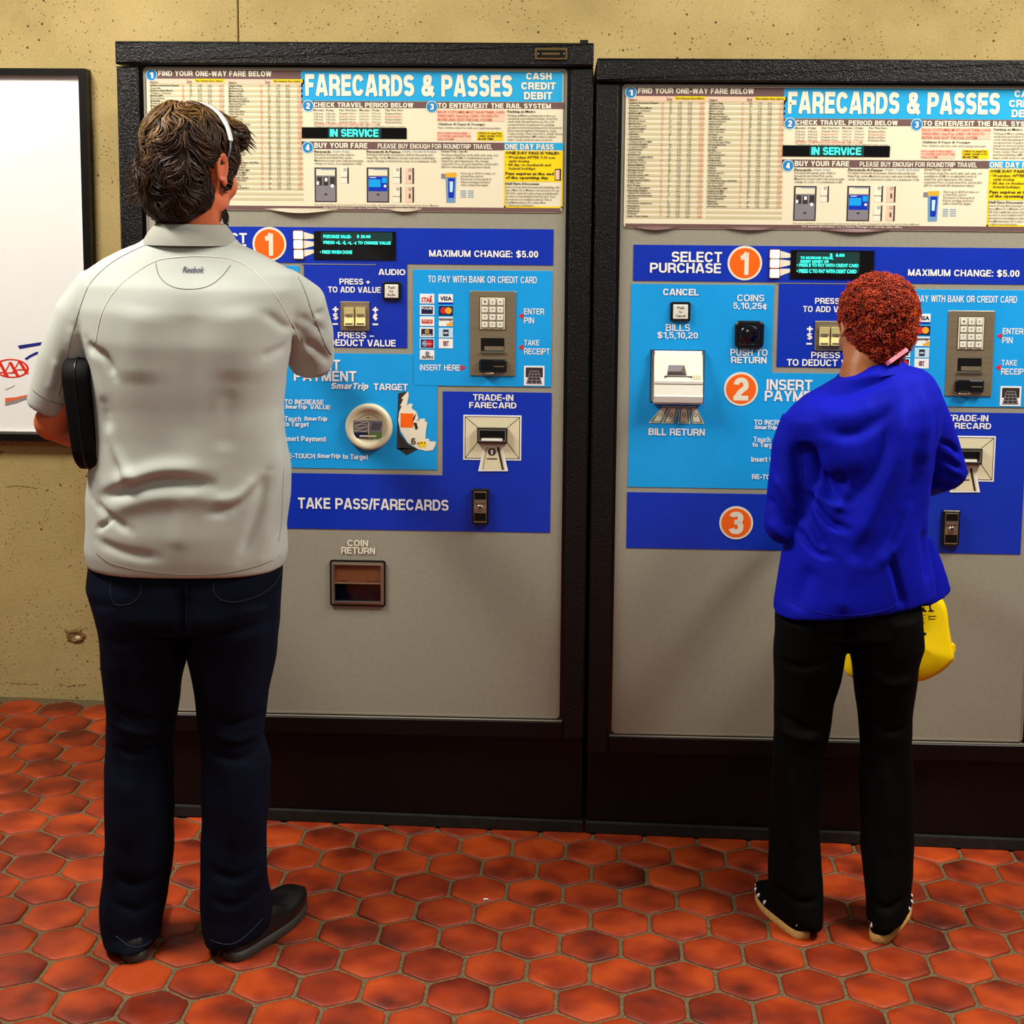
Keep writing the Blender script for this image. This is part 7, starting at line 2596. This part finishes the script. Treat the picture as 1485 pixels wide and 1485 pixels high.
# ---------------------------------------------------------------- yellow handbag
def build_bag():
    Yg = -0.172
    top = Vector((0.8054,-0.172,0.7076)); bot = Vector((0.8138,-0.172,0.4945))
    root = empty('handbag', (top.x, Yg, bot.z), 'bright yellow handbag with dark lettering hanging in front of the woman in blue', 'bag')
    P = Vector(root.location)
    outl = [(0.7041,0.7705),(0.8193,0.7725),(0.8638,0.7291),(0.9077,0.7026),(0.9237,0.6756),(0.9305,0.633),(0.939,0.5902),(0.9453,0.5594),(0.9377,0.5455),(0.9219,0.5279),(0.8994,0.5119),(0.8668,0.4974),(0.8139,0.4928),(0.7474,0.4932),(0.7073,0.4993),(0.6867,0.5162),(0.6882,0.568),(0.6944,0.6713),(0.698,0.7568)]
    m = MB()
    pts = [(x - P.x, z - P.z) for x, z in outl]
    pts = [tuple(v) for v in smooth_line(pts + [pts[0]], 3)[:-1]]
    cx = sum(p[0] for p in pts) / len(pts); cz = sum(p[1] for p in pts) / len(pts)
    n = len(pts)
    vs, fs = [], []
    lev = [(-0.046, 0.0), (-0.046, 0.55), (-0.044, 0.86), (-0.034, 0.97), (-0.015, 1.0), (0.015, 1.0), (0.034, 0.97), (0.044, 0.86), (0.046, 0.5), (0.046, 0.0)]
    for yy, s in lev:
        for (x, z) in pts:
            s2 = max(s, 0.001)
            depth = yy * (0.55 + 0.45 * min(1, max(0, (0.25 - z) / 0.2)))
            vs.append((cx + (x - cx) * s2, depth, cz + (z - cz) * s2))
    for L in range(len(lev) - 1):
        for k in range(n):
            j = (k + 1) % n
            fs.append((L * n + j, L * n + k, (L + 1) * n + k, (L + 1) * n + j))
    m.add(vs, fs, M['bag_yellow'])
    body = m.build('bag_body', root, True)
    # tab at the lower right corner
    m = MB()
    tb = [(x - P.x, z - P.z) for x, z in [(0.9325,0.5867),(0.9492,0.5836),(0.9498,0.5698),(0.9435,0.5628),(0.9335,0.566)]]
    m.plate(tb, -0.012, 0.012, M['bag_yellow'])
    m.build('corner_tab', root)
    # handles up to the wrist
    for yy in (-0.030, 0.030):
        h = MB()
        x0, x1 = [(0.7407,0.7609),(0.823,0.7624)]
        w = wWr - P
        pts3 = [Vector((x0[0] - P.x, yy, x0[1] - P.z)), Vector((x0[0] - P.x + 0.01, yy, x0[1] - P.z + 0.05)), Vector(((x0[0] + x1[0]) / 2 - P.x + 0.0, yy * 0.5 + 0.02, w.z - 0.030)),
                Vector((x1[0] - P.x - 0.0, yy, x1[1] - P.z + 0.06)), Vector((x1[0] - P.x, yy, x1[1] - P.z))]
        q = smooth_line([tuple(p) for p in pts3], 5)
        h.tube(q, 0.006, 8, M['bag_yellow'])
        h.build('handle', root, True)
    # dark printing
    k = MB()
    yq = -0.0475
    def pl(line):
        k.plate([(x - P.x, z - P.z) for x, z in line], yq, None, M['ink'])
    pl([(0.8542,0.6734),(0.867,0.6787),(0.8671,0.6753),(0.8623,0.6744),(0.8617,0.6887),(0.8569,0.6852),(0.8574,0.6751)])
    pl([(0.8692,0.7023),(0.8741,0.7024),(0.8782,0.6823),(0.8849,0.6782),(0.885,0.6757),(0.8704,0.6754),(0.8702,0.6779),(0.8742,0.6797)])
    pl([(0.8528,0.6666),(0.8658,0.6685),(0.8658,0.6669),(0.8529,0.6649)])
    pl([(0.8531,0.6599),(0.8612,0.6609),(0.8613,0.6583),(0.8532,0.6573)])
    pl([(0.8535,0.6497),(0.8633,0.6508),(0.8634,0.6482),(0.8536,0.6472)])
    pl([(0.8724,0.6653),(0.8902,0.6665),(0.8903,0.664),(0.8725,0.6628)])
    pl([(0.8727,0.6586),(0.8873,0.6597),(0.8906,0.6572),(0.8728,0.656)])
    pl([(0.8723,0.667),(0.8743,0.667),(0.8747,0.6569),(0.8728,0.6569)])
    k.disc(([(0.8653,0.6212)][0][0] - P.x, [(0.8653,0.6212)][0][1] - P.z), 0.0042, yq, None, M['ink'], 14)
    k.build('printed_letters', body)
build_bag()

# ---------------------------------------------------------------- scrap of paper on the floor
def build_scrap(px, label):
    m = MB()
    r = random.Random(int(px[0] * 997))
    n = 9
    vs = [(0, 0, 0.0035)]
    for k in range(n):
        q = 2 * math.pi * k / n
        rr = 0.007 * (1 + r.uniform(-0.4, 0.3))
        vs.append((rr * math.cos(q), rr * 0.7 * math.sin(q), r.uniform(0, 0.003)))
    m.add(vs, [(0, 1 + k, 1 + (k + 1) % n) for k in range(n)], M['white_print'])
    o = m.build('paper_scrap')
    o.location = (px[0], px[1], floor_z(px[0], px[1]) + 0.0015)
    tag(o, label, 'litter')
build_scrap((-0.1701,-0.3804,0.0009), 'tiny white scrap of paper on the terracotta floor between the two people')
